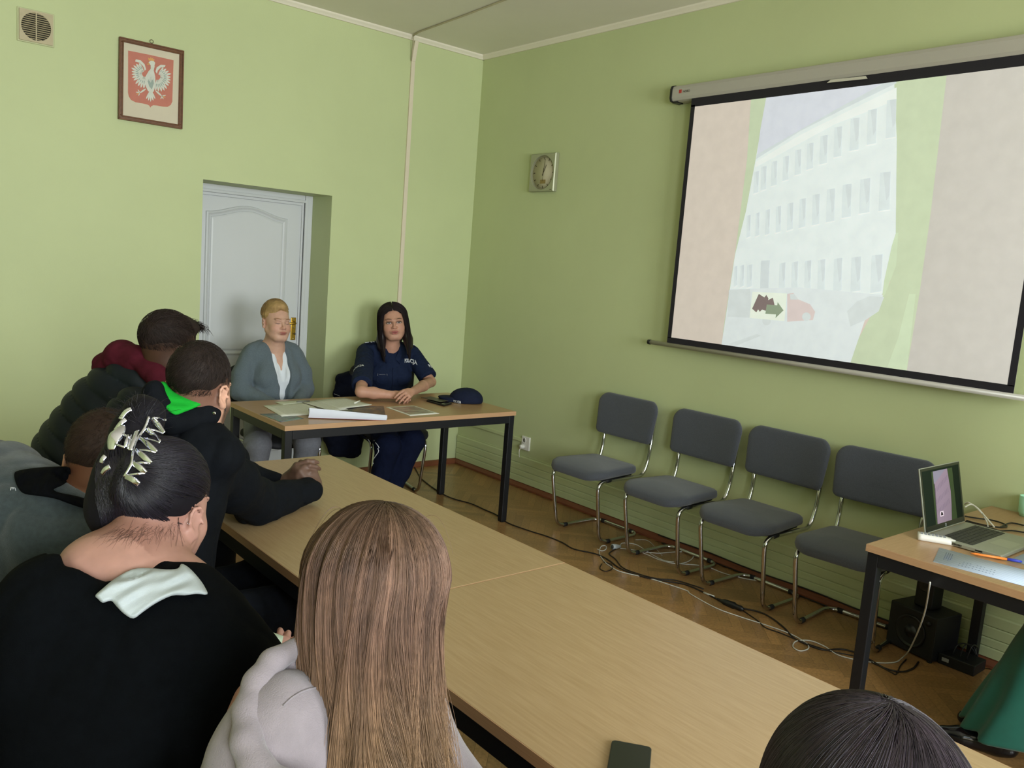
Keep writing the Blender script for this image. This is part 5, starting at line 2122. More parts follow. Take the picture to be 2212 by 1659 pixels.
def person_root(name, label, loc):
    return thing(name, label, 'person', loc)


def make_skin(F, res, name, matl, root, head, tintf=None, sm=1):
    V, Q = F.mesh(res)
    V = smooth_mesh(V, Q, sm, 0.5)
    t = np.ones((len(V), 3)) if tintf is None else tintf(V)
    return link_np(name, V, Q, matl, root, tint=t, attrs={'head_co': head.loc(V)})


def make_cloth(F, res, name, matl, root, disp=None, tintf=None, sm=1):
    V, Q = F.mesh(res, disp)
    V = smooth_mesh(V, Q, sm, 0.5)
    return link_np(name, V, Q, matl, root, tint=(tintf(V) if tintf else None))


def text_on(target, s, origin, right, up, height, matl, parent, name='lettering', off=0.0015, xs=0.58):
    """flat lettering pressed onto the surface of a mesh"""
    root = root_of(target)
    M0 = base_mat(root)
    me = target.data
    vs = [M0 @ v.co for v in me.vertices]
    bv = BVHTree.FromPolygons(vs, [tuple(p.vertices) for p in me.polygons])
    tv, tf = text_mesh(s, height)
    M_ = frame_mat(origin, right, up)
    n = (M_.to_3x3() @ Vector((0, 0, 1))).normalized()
    m = MB()
    # subdivide long triangles a little by inserting through bmesh
    bm = bmesh.new()
    bvs = [bm.verts.new(Vector((v.x * xs, v.y, v.z))) for v in tv]
    for f in tf:
        try:
            bm.faces.new([bvs[i] for i in f])
        except ValueError:
            pass
    bmesh.ops.triangulate(bm, faces=bm.faces)
    bm.verts.ensure_lookup_table()
    out = []
    for v in bm.verts:
        p = M_ @ v.co
        hit = bv.ray_cast(p + n * 0.10, -n, 0.25)
        if hit[0] is None:
            hit = bv.find_nearest(p)
            out.append(hit[0] + hit[1] * off)
        else:
            out.append(hit[0] + n * off)
    m.add(out, [tuple(v.index for v in f.verts) for f in bm.faces])
    bm.free()
    return m.build(name, matl, parent)
# ================================================================== people
class Torso:
    def __init__(s, pelvis, neck, right):
        s.o = Vector(pelvis)
        s.u = (Vector(neck) - s.o)
        s.L = s.u.length
        s.u.normalize()
        r = Vector(right)
        r = (r - s.u * r.dot(s.u)).normalized()
        s.r = r
        s.f = s.u.cross(r)
        s.R = Matrix((s.r, s.f, s.u)).transposed()
        s.k = s.L / 0.47

    def P(s, x, y, z):
        return s.o + s.r * x + s.f * y + s.u * (z * s.k)

    def add(s, F, off=0.0, w=1.0, d=1.0, bust=0.0, belly=0.0, sh=0.15, k=0.05):
        R = np.array(s.R, np.float32)
        o = off
        F.ell(s.P(0, -0.015, 0.02), (0.172 * w + o, 0.13 * d + o, 0.12 + o), R, k)
        F.ell(s.P(0, 0.015 + belly * 0.3, 0.14), (0.150 * w + o + belly * 0.3, 0.118 * d + o + belly, 0.15 + o), R, k)
        F.ell(s.P(0, 0.0, 0.29), (0.160 * w + o, 0.112 * d + o, 0.165 + o), R, k)
        for x in (-1, 1):
            F.cap(s.P(x * 0.02, -0.012, 0.445), s.P(x * sh * w, -0.008, 0.405), 0.042 + o, 0.052 + o, k)
            if bust:
                F.ell(s.P(x * 0.072 * w, 0.075 * d, 0.255), (0.075 + o, 0.05 * bust + 0.02 + o, 0.075 + o), R, k * 0.8)
        return s


def limb(F, pts, rs, off=0.0, k=0.03):
    F.chain(pts, [r + off for r in rs], k)


def sample_paths(head, c, r, U0, flow, steps, dt, lift=0.0, noise=0.0, seed=0, ph=None):
    """hair paths that run over an ellipsoid (centre c, radii r, head coordinates)"""
    rg = np.random.default_rng(seed)
    U = U0 / np.linalg.norm(U0, axis=1, keepdims=True)
    out = []
    c = np.array(c)
    r = np.array(r)
    lf = lift * (0.3 + rg.random(len(U)))
    nz = rg.normal(size=U.shape) * noise
    for k in range(steps):
        out.append(c + U * r * (1 + lf[:, None] * math.sin(PI * min(1, (k + 1) / steps) * 0.6)))
        t = flow(U) + nz
        t = t - (t * U).sum(1, keepdims=True) * U
        t /= np.linalg.norm(t, axis=1, keepdims=True) + 1e-9
        U = U + dt * t
        U /= np.linalg.norm(U, axis=1, keepdims=True)
    P = np.stack(out, 1)
    R = np.array(head.R)
    P = P * head.s
    P[..., 0] *= head.w
    return P @ R.T + np.array(head.c)


def sphere_pts(n, seed, cond):
    rg = np.random.default_rng(seed)
    out = []
    tot = 0
    while tot < n:
        U = rg.normal(size=(n * 3, 3))
        U /= np.linalg.norm(U, axis=1, keepdims=True)
        U = U[cond(U)]
        out.append(U)
        tot += len(U)
    return np.concatenate(out)[:n]


def vary(n, base, seed, amt=0.25):
    rg = np.random.default_rng(seed)
    b = np.array(base)
    return np.clip(b[None, :] * (1 + amt * rg.normal(size=(n, 1))) * (1 + 0.04 * rg.normal(size=(n, 3))), 0, 1)


class Surf:
    """finds where camera rays meet given meshes (to lay cloth, seams and marks on them)"""

    def __init__(s, *objs):
        vs, fs = [], []
        for o in objs:
            M0 = base_mat(o)
            b = len(vs)
            vs += [M0 @ v.co for v in o.data.vertices]
            fs += [tuple(i + b for i in p.vertices) for p in o.data.polygons]
        s.bv = BVHTree.FromPolygons(vs, fs)

    def at(s, u, v, off=0.0, default=2.0):
        q = ray(u, v)
        h = s.bv.ray_cast(CAM_LOC, q)
        if h[0] is None:
            return CAM_LOC + q * default
        dep = (h[0] - CAM_LOC).dot(q) / q.dot(q)
        return CAM_LOC + q * (dep - off)

    def near(s, p, off=0.0):
        h = s.bv.find_nearest(p)
        n = h[1]
        if n.dot(p - h[0]) < 0 and (p - h[0]).length > 0.002:
            pass
        return h[0] + n * off


def puff(name, outline, depth, bulge, thick, matl, parent, sub=3, step=4.0, wave=0.0, wdir=(1, 0.4), wlen=30.0, edge=14.0):
    """a soft piece of cloth: outline in the photograph, depth(u,v) in the room, domed toward the viewer, with real thickness"""
    pts = spline([Vector((x, y, 0)) for x, y in outline], sub, closed=True)
    P2 = np.array([(p.x, p.y) for p in pts])
    n = len(P2)
    x0, y0 = P2.min(0)
    x1, y1 = P2.max(0)
    gx, gy = np.meshgrid(np.arange(x0, x1, step), np.arange(y0, y1, step))
    G = np.stack([gx.ravel(), gy.ravel()], 1)
    A, B = P2, np.roll(P2, -1, 0)
    ins = np.zeros(len(G), bool)
    dm = np.full(len(G), 1e9)
    for a, b in zip(A, B):
        c = ((a[1] > G[:, 1]) != (b[1] > G[:, 1]))
        xx = a[0] + (G[:, 1] - a[1]) / (b[1] - a[1] + 1e-12) * (b[0] - a[0])
        ins ^= c & (G[:, 0] < xx)
        ab = b - a
        t = np.clip(((G - a) @ ab) / (ab @ ab + 1e-12), 0, 1)
        dm = np.minimum(dm, np.linalg.norm(G - a - t[:, None] * ab, axis=1))
    ok = ins & (dm > step * 0.5)
    G, dm = G[ok], dm[ok]
    allp = [Vector(p) for p in P2.tolist()] + [Vector(p) for p in G.tolist()]
    dist = np.concatenate([np.zeros(n), dm])
    vo, eo, fo, ov, oe, of = delaunay_2d_cdt(allp, [(i, (i + 1) % n) for i in range(n)], [], 1, 1e-4)
    src = [o_[0] if o_ else 0 for o_ in ov]
    m = MB()
    m.smooth = True
    front, back = [], []
    wn = math.hypot(*wdir)
    for k, p in enumerate(vo):
        e = min(1.0, dist[src[k]] / edge)
        dome = bulge * math.sqrt(max(0.0, 1 - (1 - e) ** 2))
        q = (p.x * wdir[0] + p.y * wdir[1]) / wn
        wv = wave * (math.sin(q * 2 * PI / wlen + 1.5 * math.sin(p.y * 0.05)) + 0.4 * math.sin(q * 4.7 / wlen * 2 + p.x * 0.03)) * e
        d_ = depth(p.x, p.y)
        front.append(PD(p.x, p.y, d_ - dome - wv))
        back.append(PD(p.x, p.y, d_ + thick))
    nb = len(front)
    m.add(front + back, [tuple(f) for f in fo] + [tuple(reversed([i + nb for i in f])) for f in fo])
    inv = {}
    for k, s_ in enumerate(src):
        if s_ < n:
            inv[s_] = k
    b_ = [inv[i] for i in range(n) if i in inv]
    m.add([front[i] for i in b_] + [back[i] for i in b_], [(k, (k + 1) % len(b_), len(b_) + (k + 1) % len(b_), len(b_) + k) for k in range(len(b_))])
    o = m.build(name, matl, parent)
    bm = bmesh.new()
    bm.from_mesh(o.data)
    bmesh.ops.remove_doubles(bm, verts=bm.verts, dist=1e-5)
    bmesh.ops.recalc_face_normals(bm, faces=bm.faces)
    bm.to_mesh(o.data)
    bm.free()
    return o


def sole_shoe(F, ankle, toe_dir, k=1.0):
    a = Vector(ankle)
    t = Vector(toe_dir)
    t.z = 0
    t.normalize()
    z0 = 0.0
    heel = Vector((a.x, a.y, z0 + 0.038)) - t * 0.035
    ball = Vector((a.x, a.y, z0 + 0.032)) + t * 0.12
    toe = Vector((a.x, a.y, z0 + 0.028)) + t * 0.18
    F.cap(heel, ball, 0.036 * k, 0.036 * k, 0.02)
    F.cap(ball, toe, 0.036 * k, 0.027 * k, 0.02)
    F.cap(Vector((a.x, a.y, 0.10)), heel + t * 0.03, 0.04, 0.036, 0.02)
    F.plane((a.x, a.y, 0.002), (0, 0, -1), 0.002, 0.4)


HAIRM = mat_hair('hair_fibre')
HAIRB = mat_hair('hair_mass', 0.7, 0.2)
HAIRS = mat_hair('short_hair_fibre', 0.6, 0.25)
DENIM_G = mat('grey_denim', '6c6e76', 0.85, 0, 0.1, 90, bump=0.3, bscale=700)
SHOEM = mat('black_shoe', '0e0e12', 0.3, 0, 0.1)
CARD = mat('grey_knit', '606b73', 0.95, 0, 0.12, 220, bump=0.8, bscale=700, spec=0.1, sheen=0.1)
BLOUSE = mat('white_blouse', 'd5dae2', 0.7, 0, 0.04, 20)

# ------------------------------------------------------------------ woman in the grey cardigan
rt = person_root('person', 'person in grey cardigan over white top, fair hair pinned up, seated before the door', (-1.8, -0.36, 0))
hd = Head((-1.806, -0.36, 1.183), (0.02, -0.995, 0.03), (0.03, 0.02, 1), wide=1.06, scale=0.99)
T = Torso((-1.80, -0.30, 0.575), (-1.805, -0.315, 1.04), (-1, 0, 0))
SK1 = mat_skin('skin_fair', 'c59c88', lips='a9685f', brow='7a5438', eyes='down', blush=0.3)
F = Form()
hd.build(F, True, neck=(-1.805, -0.325, 1.03), neck_r=0.056, jaw=1.12)
T.add(F, -0.006, bust=1.0)
sR, sL = T.P(0.160, 0, 0.372), T.P(-0.160, 0, 0.372)
eR, eL = Vector((-2.035, -0.36, 0.735)), Vector((-1.590, -0.36, 0.735))
wR, wL = Vector((-1.88, -0.58, 0.655)), Vector((-1.74, -0.585, 0.655))
limb(F, [sR, eR, wR], [0.048, 0.040, 0.028])
limb(F, [sL, eL, wL], [0.048, 0.040, 0.028])
hand(F, wR, (0.55, -0.5, -0.35), (0, -0.5, 0.8), (0.3, -0.8, 0), (0.3, 0.35, 0.4, 0.45))
hand(F, wL, (-0.35, -0.6, -0.5), (0, -0.5, 0.8), (-0.3, -0.8, 0), (0.3, 0.35, 0.4, 0.45))
kR, kL = PY(556, 960, -0.90), PY(664, 955, -0.88)
kR.z = min(kR.z, 0.53)
kL.z = min(kL.z, 0.53)
aR, aL = Vector((kR.x + 0.01, -0.84, 0.09)), Vector((kL.x, -0.80, 0.09))
hR, hL = T.P(0.09, 0.02, 0.0), T.P(-0.09, 0.02, 0.0)
for h_, k_, a_ in ((hR, kR, aR), (hL, kL, aL)):
    limb(F, [h_, k_, a_], [0.078, 0.058, 0.036])
    F.cap(a_, a_ + Vector((0, -0.14, -0.055)), 0.034, 0.026, 0.02)
make_skin(F, 0.0036, 'body', SK1, rt, hd)
F = Form()
for h_, k_, a_ in ((hR, kR, aR), (hL, kL, aL)):
    limb(F, [h_, k_, a_ + Vector((0, 0, 0.02))], [0.098, 0.077, 0.058])
T.add(F, 0.006)
F.plane(T.P(0, 0, 0.10), (0, 0, 1), 0.01)
make_cloth(F, 0.008, 'trousers', DENIM_G, rt, folds(0.006, 26, 3))
for a_ in (aR, aL):
    F = Form()
    sole_shoe(F, a_, (0, -1, 0))
    make_cloth(F, 0.006, 'shoe', SHOEM, rt)
F = Form()
T.add(F, 0.004, bust=1.15, sh=0.11)
F.plane(T.P(0, 0, 0.06), -T.u, 0.01)
F.plane(T.P(0, 0, 0.43), T.u, 0.01)
F.cap(T.P(-0.01, 0.112, 0.50), T.P(-0.016, 0.160, 0.215), 0.076, 0.012, 0.004, 's')
make_cloth(F, 0.005, 'blouse', BLOUSE, rt, folds(0.003, 60, 4, T.u))
F = Form()
T.add(F, 0.018, bust=1.15, w=1.0, belly=0.02, sh=0.13)
limb(F, [sR, sR * 0.5 + eR * 0.5 + Vector((-0.015, 0, 0)), eR, wR - (wR - eR) * 0.08], [0.062, 0.064, 0.062, 0.043], 0.002, 0.022)
limb(F, [sL, sL * 0.5 + eL * 0.5 + Vector((0.015, 0, 0)), eL, wL - (wL - eL) * 0.08], [0.062, 0.062, 0.060, 0.043], 0.002, 0.022)
F.plane(T.P(0, 0, -0.06), -T.u, 0.02)
F.cap(T.P(-0.012, 0.11, 0.50), T.P(-0.016, 0.16, 0.27), 0.088, 0.044, 0.006, 's')
F.cap(T.P(-0.016, 0.16, 0.27), T.P(-0.028, 0.17, 0.06), 0.042, 0.034, 0.006, 's')
F.cap(T.P(-0.016, 0.20, 0.27), T.P(-0.028, 0.20, 0.06), 0.042, 0.036, 0.006, 's')
F.cap(T.P(0, -0.01, 0.44), T.P(0, 0.02, 0.56), 0.067, 0.085, 0.01, 's')
for x in (-1, 1):
    F.chain([T.P(x * 0.060, -0.03, 0.475), T.P(x * 0.078 - 0.008, 0.06, 0.42), T.P(x * 0.068 - 0.01, 0.128, 0.28), T.P(x * 0.052 - 0.014, 0.155, 0.14), T.P(x * 0.05 - 0.016, 0.15, 0.02)], [0.014, 0.016, 0.016, 0.016, 0.014], 0.015)
make_cloth(F, 0.005, 'cardigan', CARD, rt, folds(0.008, 24, 8, (0.3, 0.4, 1)), sm=2)
# fair hair swept up
HB = linc('a98a5e')
F = Form()
F.ell(hd.P(0, -0.030, 0.052), (0.084, 0.096, 0.088), hd.RR(), 0.01)
F.ell(hd.P(0.01, 0.015, 0.105), (0.060, 0.070, 0.038), hd.RR(), 0.03)
F.ell(hd.P(0, -0.10, 0.02), (0.05, 0.04, 0.05), hd.RR(), 0.02)
F.ell(hd.P(0, 0.105, 0.000), (0.074, 0.075, 0.092), hd.RR(), 0.012, 's')
F.ell(hd.P(0.062, 0.045, -0.02), (0.05, 0.055, 0.055), hd.RR(), 0.01, 's')
F.ell(hd.P(-0.062, 0.045, -0.02), (0.05, 0.055, 0.055), hd.RR(), 0.01, 's')
F.plane(hd.P(0, -0.05, -0.035), hd.R @ Vector((0, 0.35, -1)), 0.01)
V, Q = F.mesh(0.0035, lambda P, g: 0.0025 * fbm(P, 130, 3))
hb = link_np('hair', V, Q, HAIRB, rt, tint=np.tile(HB * 0.95, (len(V), 1)))
U0 = sphere_pts(1700, 5, lambda U: (U[:, 2] > -0.2) & (U[:, 1] < 0.62 - 0.5 * np.abs(U[:, 0]) + 0.35 * U[:, 2]))
P_ = sample_paths(hd, (0, -0.027, 0.057), (0.084, 0.099, 0.097), U0, lambda U: np.tile([0, -1.0, 0.25], (len(U), 1)), 6, 0.13, 0.05, 0.3, 6)
strands('hair_strands', P_, 0.0006, vary(1700, HB * 1.1, 7, 0.15), HAIRS, hb)

# ------------------------------------------------------------------ woman in police uniform
NAVY = mat('navy_uniform', '17213a', 0.85, 0, 0.12, 60, bump=0.3, bscale=800, spec=0.15)
NAVY2 = mat('navy_trousers', '10162c', 0.9, 0, 0.12, 60, bump=0.3, bscale=800, spec=0.1)
WHITEINK = mat('reflective_white', 'dfe1e6', 0.5, 0, 0.02)
rt = person_root('person', 'person in navy police uniform shirt with long straight black hair, hands clasped on the table', (-0.95, -0.40, 0))
fw = Vector((-0.46, -0.88, 0.05))
hd = Head((-0.952, -0.415, 1.204), fw, (-0.10, 0.09, 1), wide=1.10, scale=1.03)
tf = Vector((-0.26, -0.965, 0)).normalized()
tr_ = tf.cross(Vector((0, 0, 1)))
T = Torso((-0.93, -0.31, 0.575), (-0.938, -0.372, 1.045), tr_)
SK2 = mat_skin('skin_warm', 'bb8d78', lips='a4605a', brow='2c1c18', eyes='open', blush=0.25)
F = Form()
hd.build(F, True, neck=T.P(0, 0.012, 0.46), neck_r=0.052, jaw=1.02, mouth_open=True)
T.add(F, -0.006, bust=1.0)
sR, sL = T.P(0.178, 0, 0.40), T.P(-0.178, 0, 0.40)
eR, eL = PZ(780, 846, 0.80), PZ(908, 838, 0.80)
eL = Vector((-0.735, -0.62, 0.80))
wR, wL = PZ(846, 853, 0.785), PZ(887, 848, 0.80)
limb(F, [sR, eR], [0.046, 0.037], 0, 0.015)
limb(F, [sL, eL], [0.046, 0.037], 0, 0.015)
limb(F, [eR, eR * 0.6 + wR * 0.4, wR], [0.035, 0.037, 0.025], 0, 0.015)
limb(F, [eL, eL * 0.6 + wL * 0.4, wL], [0.035, 0.037, 0.025], 0, 0.015)
hc_ = PZ(868, 854, 0.79)
dA = (hc_ - wR).normalized()
hand(F, wR, dA, (-0.3, -0.6, 0.7), (0.1, -0.3, 0.6), (0.75, 0.8, 0.85, 0.9), 0.92, thumb=0.8)
dB = (PZ(862, 856, 0.79) - wL).normalized()
hand(F, wL + Vector((0, -0.012, 0.008)), (dB + Vector((0, -0.15, 0))).normalized(), (-0.25, -0.75, 0.6), (0.0, 0.1, 0.9), (0.45, 0.5, 0.5, 0.55), 0.92, thumb=0.7)
kR, kL = PY(838, 964, -0.86), PY(890, 952, -0.86)
aR, aL = PY(815, 1085, -0.80), PY(846, 1095, -0.84)
aR.z = aL.z = 0.09
hR, hL = T.P(0.09, 0.02, 0.0), T.P(-0.09, 0.02, 0.0)
for h_, k_, a_ in ((hR, kR, aR), (hL, kL, aL)):
    limb(F, [h_, k_, a_], [0.078, 0.056, 0.036])
    F.cap(a_, a_ + Vector((0, -0.13, -0.05)), 0.034, 0.026, 0.02)
make_skin(F, 0.0034, 'body', SK2, rt, hd)
F = Form()
for h_, k_, a_ in ((hR, kR, aR), (hL, kL, aL)):
    limb(F, [h_, k_, k_ * 0.4 + a_ * 0.6, a_ + Vector((0, 0, 0.02))], [0.102, 0.084, 0.068, 0.06])
T.add(F, 0.006)
F.plane(T.P(0, 0, 0.09), (0, 0, 1), 0.01)
trs = make_cloth(F, 0.007, 'trousers', NAVY2, rt, folds(0.006, 26, 13))
sf = Surf(trs)
m = MB().tube([sf.at(x, y, 0.001, 5.6) for x, y in ((808, 951), (812, 957), (816, 962), (819, 967), (816, 969), (818, 973), (817, 977), (812, 984), (808, 990), (806, 997), (807, 1001), (803, 1003))], 0.0028, 6)
m.build('white_piping', WHITEINK, trs)
for a_ in (aR, aL):
    F = Form()
    sole_shoe(F, a_, (-0.2, -1, 0))
    make_cloth(F, 0.006, 'shoe', SHOEM, rt)
F = Form()
T.add(F, 0.012, bust=1.2, w=1.0, belly=0.012)
hmR = sR + (eR - sR) * 0.86
hmL = sL + (eL - sL) * 0.86
limb(F, [sR, hmR], [0.062, 0.068], 0.0, 0.022)
limb(F, [sL, hmL], [0.062, 0.068], 0.0, 0.022)
F.plane(hmR, (eR - sR), 0.004, 0.12)
F.plane(hmL, (eL - sL), 0.004, 0.12)
F.ell(hmR + (eR - sR).normalized() * 0.02, (0.055, 0.055, 0.03), None, 0.004, 's')
F.ell(hmL + (eL - sL).normalized() * 0.02, (0.055, 0.055, 0.03), None, 0.004, 's')
F.plane(T.P(0, 0, -0.05), -T.u, 0.02)
F.cap(T.P(0, 0.0, 0.455), T.P(0, 0.05, 0.6), 0.056, 0.075, 0.006, 's')
F.cap(T.P(0, 0.13, 0.50), T.P(0, 0.155, 0.36), 0.062, 0.01, 0.004, 's')
sh_o = make_cloth(F, 0.0045, 'uniform_shirt', NAVY, rt, folds(0.005, 34, 21, (0, 0, 1)), sm=2)
sf = Surf(sh_o)
# collar wings, epaulettes, pockets, lettering
for x in (-1, 1):
    m = MB()
    m.smooth = True
    A_ = [T.P(x * 0.012, 0.105, 0.385), T.P(x * 0.035, 0.09, 0.43), T.P(x * 0.058, 0.03, 0.475), T.P(x * 0.052, -0.04, 0.49)]
    B_ = [T.P(x * 0.050, 0.118, 0.355), T.P(x * 0.075, 0.085, 0.395), T.P(x * 0.086, 0.03, 0.44), T.P(x * 0.078, -0.05, 0.46)]
    A_, B_ = spline(A_, 5), spline(B_, 5)
    n_ = T.f * 0.008 + T.u * 0.006
    m.loft([A_, [p * 0.5 + q_ * 0.5 + n_ for p, q_ in zip(A_, B_)], B_, [q_ - n_ * 0.6 for q_ in B_], [p - n_ * 0.3 for p in A_], A_], cap=False, closed=False)
    m.build('collar', NAVY, sh_o)
    # epaulette
    M_ = base_mat(rt)
    a = T.P(x * 0.075, 0.005, 0.47)
    b = T.P(x * 0.185, 0.005, 0.44)
    side = T.f
    m = MB()
    ring1, ring2 = [], []
    for k in range(7):
        u = k / 6
        c = a * (1 - u) + b * u
        q1 = sf.near(c + side * 0.024 + T.u * 0.02, 0.0045)
        q2 = sf.near(c - side * 0.024 + T.u * 0.02, 0.0045)
        ring1.append(q1)
        ring2.append(q2)
    m.smooth = True
    m.loft([[p, (p + q_) / 2 + T.u * 0.003, q_] for p, q_ in zip(ring1, ring2)], cap=False, closed=False)
    m.loft([[p - T.u * 0.004, (p + q_) / 2 - T.u * 0.002, q_ - T.u * 0.004] for p, q_ in zip(ring1, ring2)], cap=False, closed=False)
    ep = m.build('epaulette', NAVY2, sh_o)
    m = MB()
    for j, u in enumerate((0.45, 0.62)):
        c = (a * (1 - u) + b * u)
        c = sf.near(c + T.u * 0.02, 0.0095)
        for q_ in range(3):
            an = q_ * PI / 3
            e = (T.r * math.cos(an) + T.f * math.sin(an)) * 0.0075
            m.tube([c - e, c + e], 0.0016, 5)
    c1_, c2_ = [sf.near(a * (1 - u) + b * u + T.u * 0.02, 0.008) for u in (0.78, 1.0)]
    m.tube([c1_, c2_], 0.0018, 5)
    m.build('rank_marks', WHITEINK, ep)
    # chest pocket flap
    m = MB()
    pts = [(-0.042, 0.0), (0.042, 0.0), (0.042, -0.028), (0.03, -0.04), (0.0, -0.044), (-0.03, -0.04), (-0.042, -0.028)]
    cc_ = T.P(x * 0.078, 0.16, 0.262)
    q = [sf.near(cc_ + T.r * u + T.u * v, 0.0022) for u, v in pts]
    m.add(q, [tuple(range(len(q)))])
    m.tube(q, 0.0012, 5, closed=True)
    m.build('pocket_flap', NAVY, sh_o)
rgt = -T.r
ir = CAM_R @ Vector((1, 0, 0))
text_on(sh_o, 'POLICJA', sf.at(884, 779, 0, 6.0), rgt, T.u, 0.027, WHITEINK, sh_o)
tc = (CAM_LOC - T.o)
tc.z = 0
tc.normalize()
ih = Vector((ir.x, ir.y, 0)).normalized()
for S_, Hm, n_, t_h in ((sR, hmR, tc * 0.97 - ih * 0.16, 0.42), (sL, hmL, tc * 0.30 + ih * 0.95, 0.45)):
    n_ = n_.normalized()
    ax_s = (S_ - Hm).normalized()
    c_ = S_ * t_h + Hm * (1 - t_h)
    text_on(sh_o, 'POLICJA', c_ + n_ * 0.07, ax_s.cross(n_), ax_s, 0.028, WHITEINK, sh_o)
m = MB()
c = T.P(0.085, 0.16, 0.283)
q = [sf.near(c + rgt * u + T.u * v, 0.002) for u, v in ((-0.04, -0.006), (0.04, -0.006), (0.04, 0.006), (-0.04, 0.006))]
m.tube(q, 0.0007, 4, closed=True)
for k in range(9):
    a = sf.near(c + rgt * (-0.02 + k * 0.005), 0.002)
    m.tube([a, a + T.u * 0.0035], 0.0006, 4)
m.build('name_tag', WHITEINK, sh_o)
m = MB().tube([sf.near(T.P(0, 0.16, z), 0.0015) for z in np.linspace(0.34, 0.02, 12)], 0.0016, 5)
m.build('button_placket', NAVY2, sh_o)
# long straight hair
HK = linc('1e1416')
F = Form()
F.ell(hd.P(0, -0.020, 0.046), (0.086, 0.100, 0.097), hd.RR(), 0.01)
F.ell(hd.P(0, 0.112, -0.010), (0.074, 0.084, 0.130), hd.RR(), 0.010, 's')
for x in (-1, 1):
    F.ell(hd.P(x * 0.078, 0.000, -0.03), (0.016, 0.05, 0.075), hd.RR(), 0.03)
    F.chain([hd.P(x * 0.072, 0.005, 0.03), hd.P(x * 0.082, 0.012, -0.07), hd.P(x * 0.084, 0.035, -0.15), hd.P(x * 0.074, 0.070, -0.220)], [0.012, 0.012, 0.014, 0.010], 0.03)
    F.chain([hd.P(x * 0.065, -0.01, -0.03), hd.P(x * 0.085, 0.01, -0.12), hd.P(x * 0.09, 0.04, -0.17)], [0.028, 0.028, 0.022], 0.03)
F.ell(hd.P(0, -0.07, -0.07), (0.075, 0.045, 0.11), hd.RR(), 0.03)
V, Q = F.mesh(0.0035, lambda P, g: 0.0008 * fbm(P * np.array([1, 1, 0.15]), 170, 3))
hb = link_np('hair', V, Q, HAIRM, rt, tint=np.tile(HK * 0.9, (len(V), 1)))
n_ = 2000
rg = np.random.default_rng(4)
sx = np.where(rg.random(n_) < 0.5, -1, 1)
y0 = rg.uniform(-0.095, 0.076, n_)
a, ln = rg.normal(size=n_) * 0.003, rg.normal(size=n_) * 0.010
M_ = 18
paths = np.zeros((n_, M_, 3))
for k in range(M_):
    s_ = k / (M_ - 1)
    if s_ < 0.42:
        ph = math.radians(3 + 87 * s_ / 0.42)
        x = (0.0895 + a) * math.sin(ph)
        q_ = np.sqrt(np.maximum(0.02, 1 - ((y0 + 0.02) / 0.104) ** 2))
        y = y0 - 0.012 * math.sin(ph)
        z = 0.046 + 0.1005 * math.cos(ph) * q_
        x = x * (0.45 + 0.55 * q_) if True else x
    else:
        t_ = (s_ - 0.42) / 0.58
        q_ = np.sqrt(np.maximum(0.02, 1 - ((y0 + 0.02) / 0.104) ** 2))
        x = (0.0895 + a) * (0.45 + 0.55 * q_) + t_ * (0.55 - 0.55 * q_) * 0.08 + 0.010 * math.sin(PI * t_) - 0.010 * t_ * t_
        fr = (y0 + 0.095) / 0.171
        y = (y0 - 0.012) * (1 - t_) + (0.048 + 0.050 * fr) * t_ ** 1.2
        z = 0.046 - (0.285 + ln) * t_
    loc = np.stack([sx * x + 0 * y0, y + 0 * y0, z + 0 * y0], 1)
    paths[:, k] = (loc * np.array([hd.w, 1, 1]) * hd.s) @ np.array(hd.R).T + np.array(hd.c)
strands('hair_strands', paths, 0.0011, vary(n_, HK, 10, 0.2), HAIRS, hb)

# jacket over the chair back behind her
JK = mat('black_jacket', '0d1120', 0.9, 0, 0.15, 40, bump=0.2, spec=0.15)
F = Form()
b0 = PY(745, 825, -0.20)
F.chain([PY(738, 820, -0.22), PY(760, 818, -0.22), PY(790, 830, -0.2)], [0.045, 0.05, 0.05], 0.05)
F.chain([PY(735, 850, -0.22), PY(760, 850, -0.24), PY(800, 855, -0.2)], [0.055, 0.06, 0.06], 0.06)
F.chain([PY(740, 905, -0.24), PY(770, 905, -0.26)], [0.07, 0.07], 0.08)
F.chain([PY(722, 940, -0.24), PY(760, 950, -0.25)], [0.085, 0.085], 0.08)
F.chain([PY(725, 970, -0.24), PY(765, 975, -0.25)], [0.055, 0.05], 0.05)
V, Q = F.mesh(0.007, folds(0.007, 24, 31))
V = smooth_mesh(V, Q, 2)
jk = link_np('jacket', V, Q, JK, None, loc=b0)
tag(jk, 'dark jacket hung over the chair back beside the woman in police uniform', 'jacket')
sfj = Surf(jk)
m = MB()
for k, w_ in enumerate((2, 1, 2, 1, 1, 2)):
    m.tube([sfj.at(722 + k * 2.2, 851 + k * 0.8, 0.002, 5.8), sfj.at(722.9 + k * 2.2 + w_ * 0.3, 851.4 + k * 0.8, 0.002, 5.8)], 0.0016, 4)
m.build('small_lettering', WHITEINK, jk)

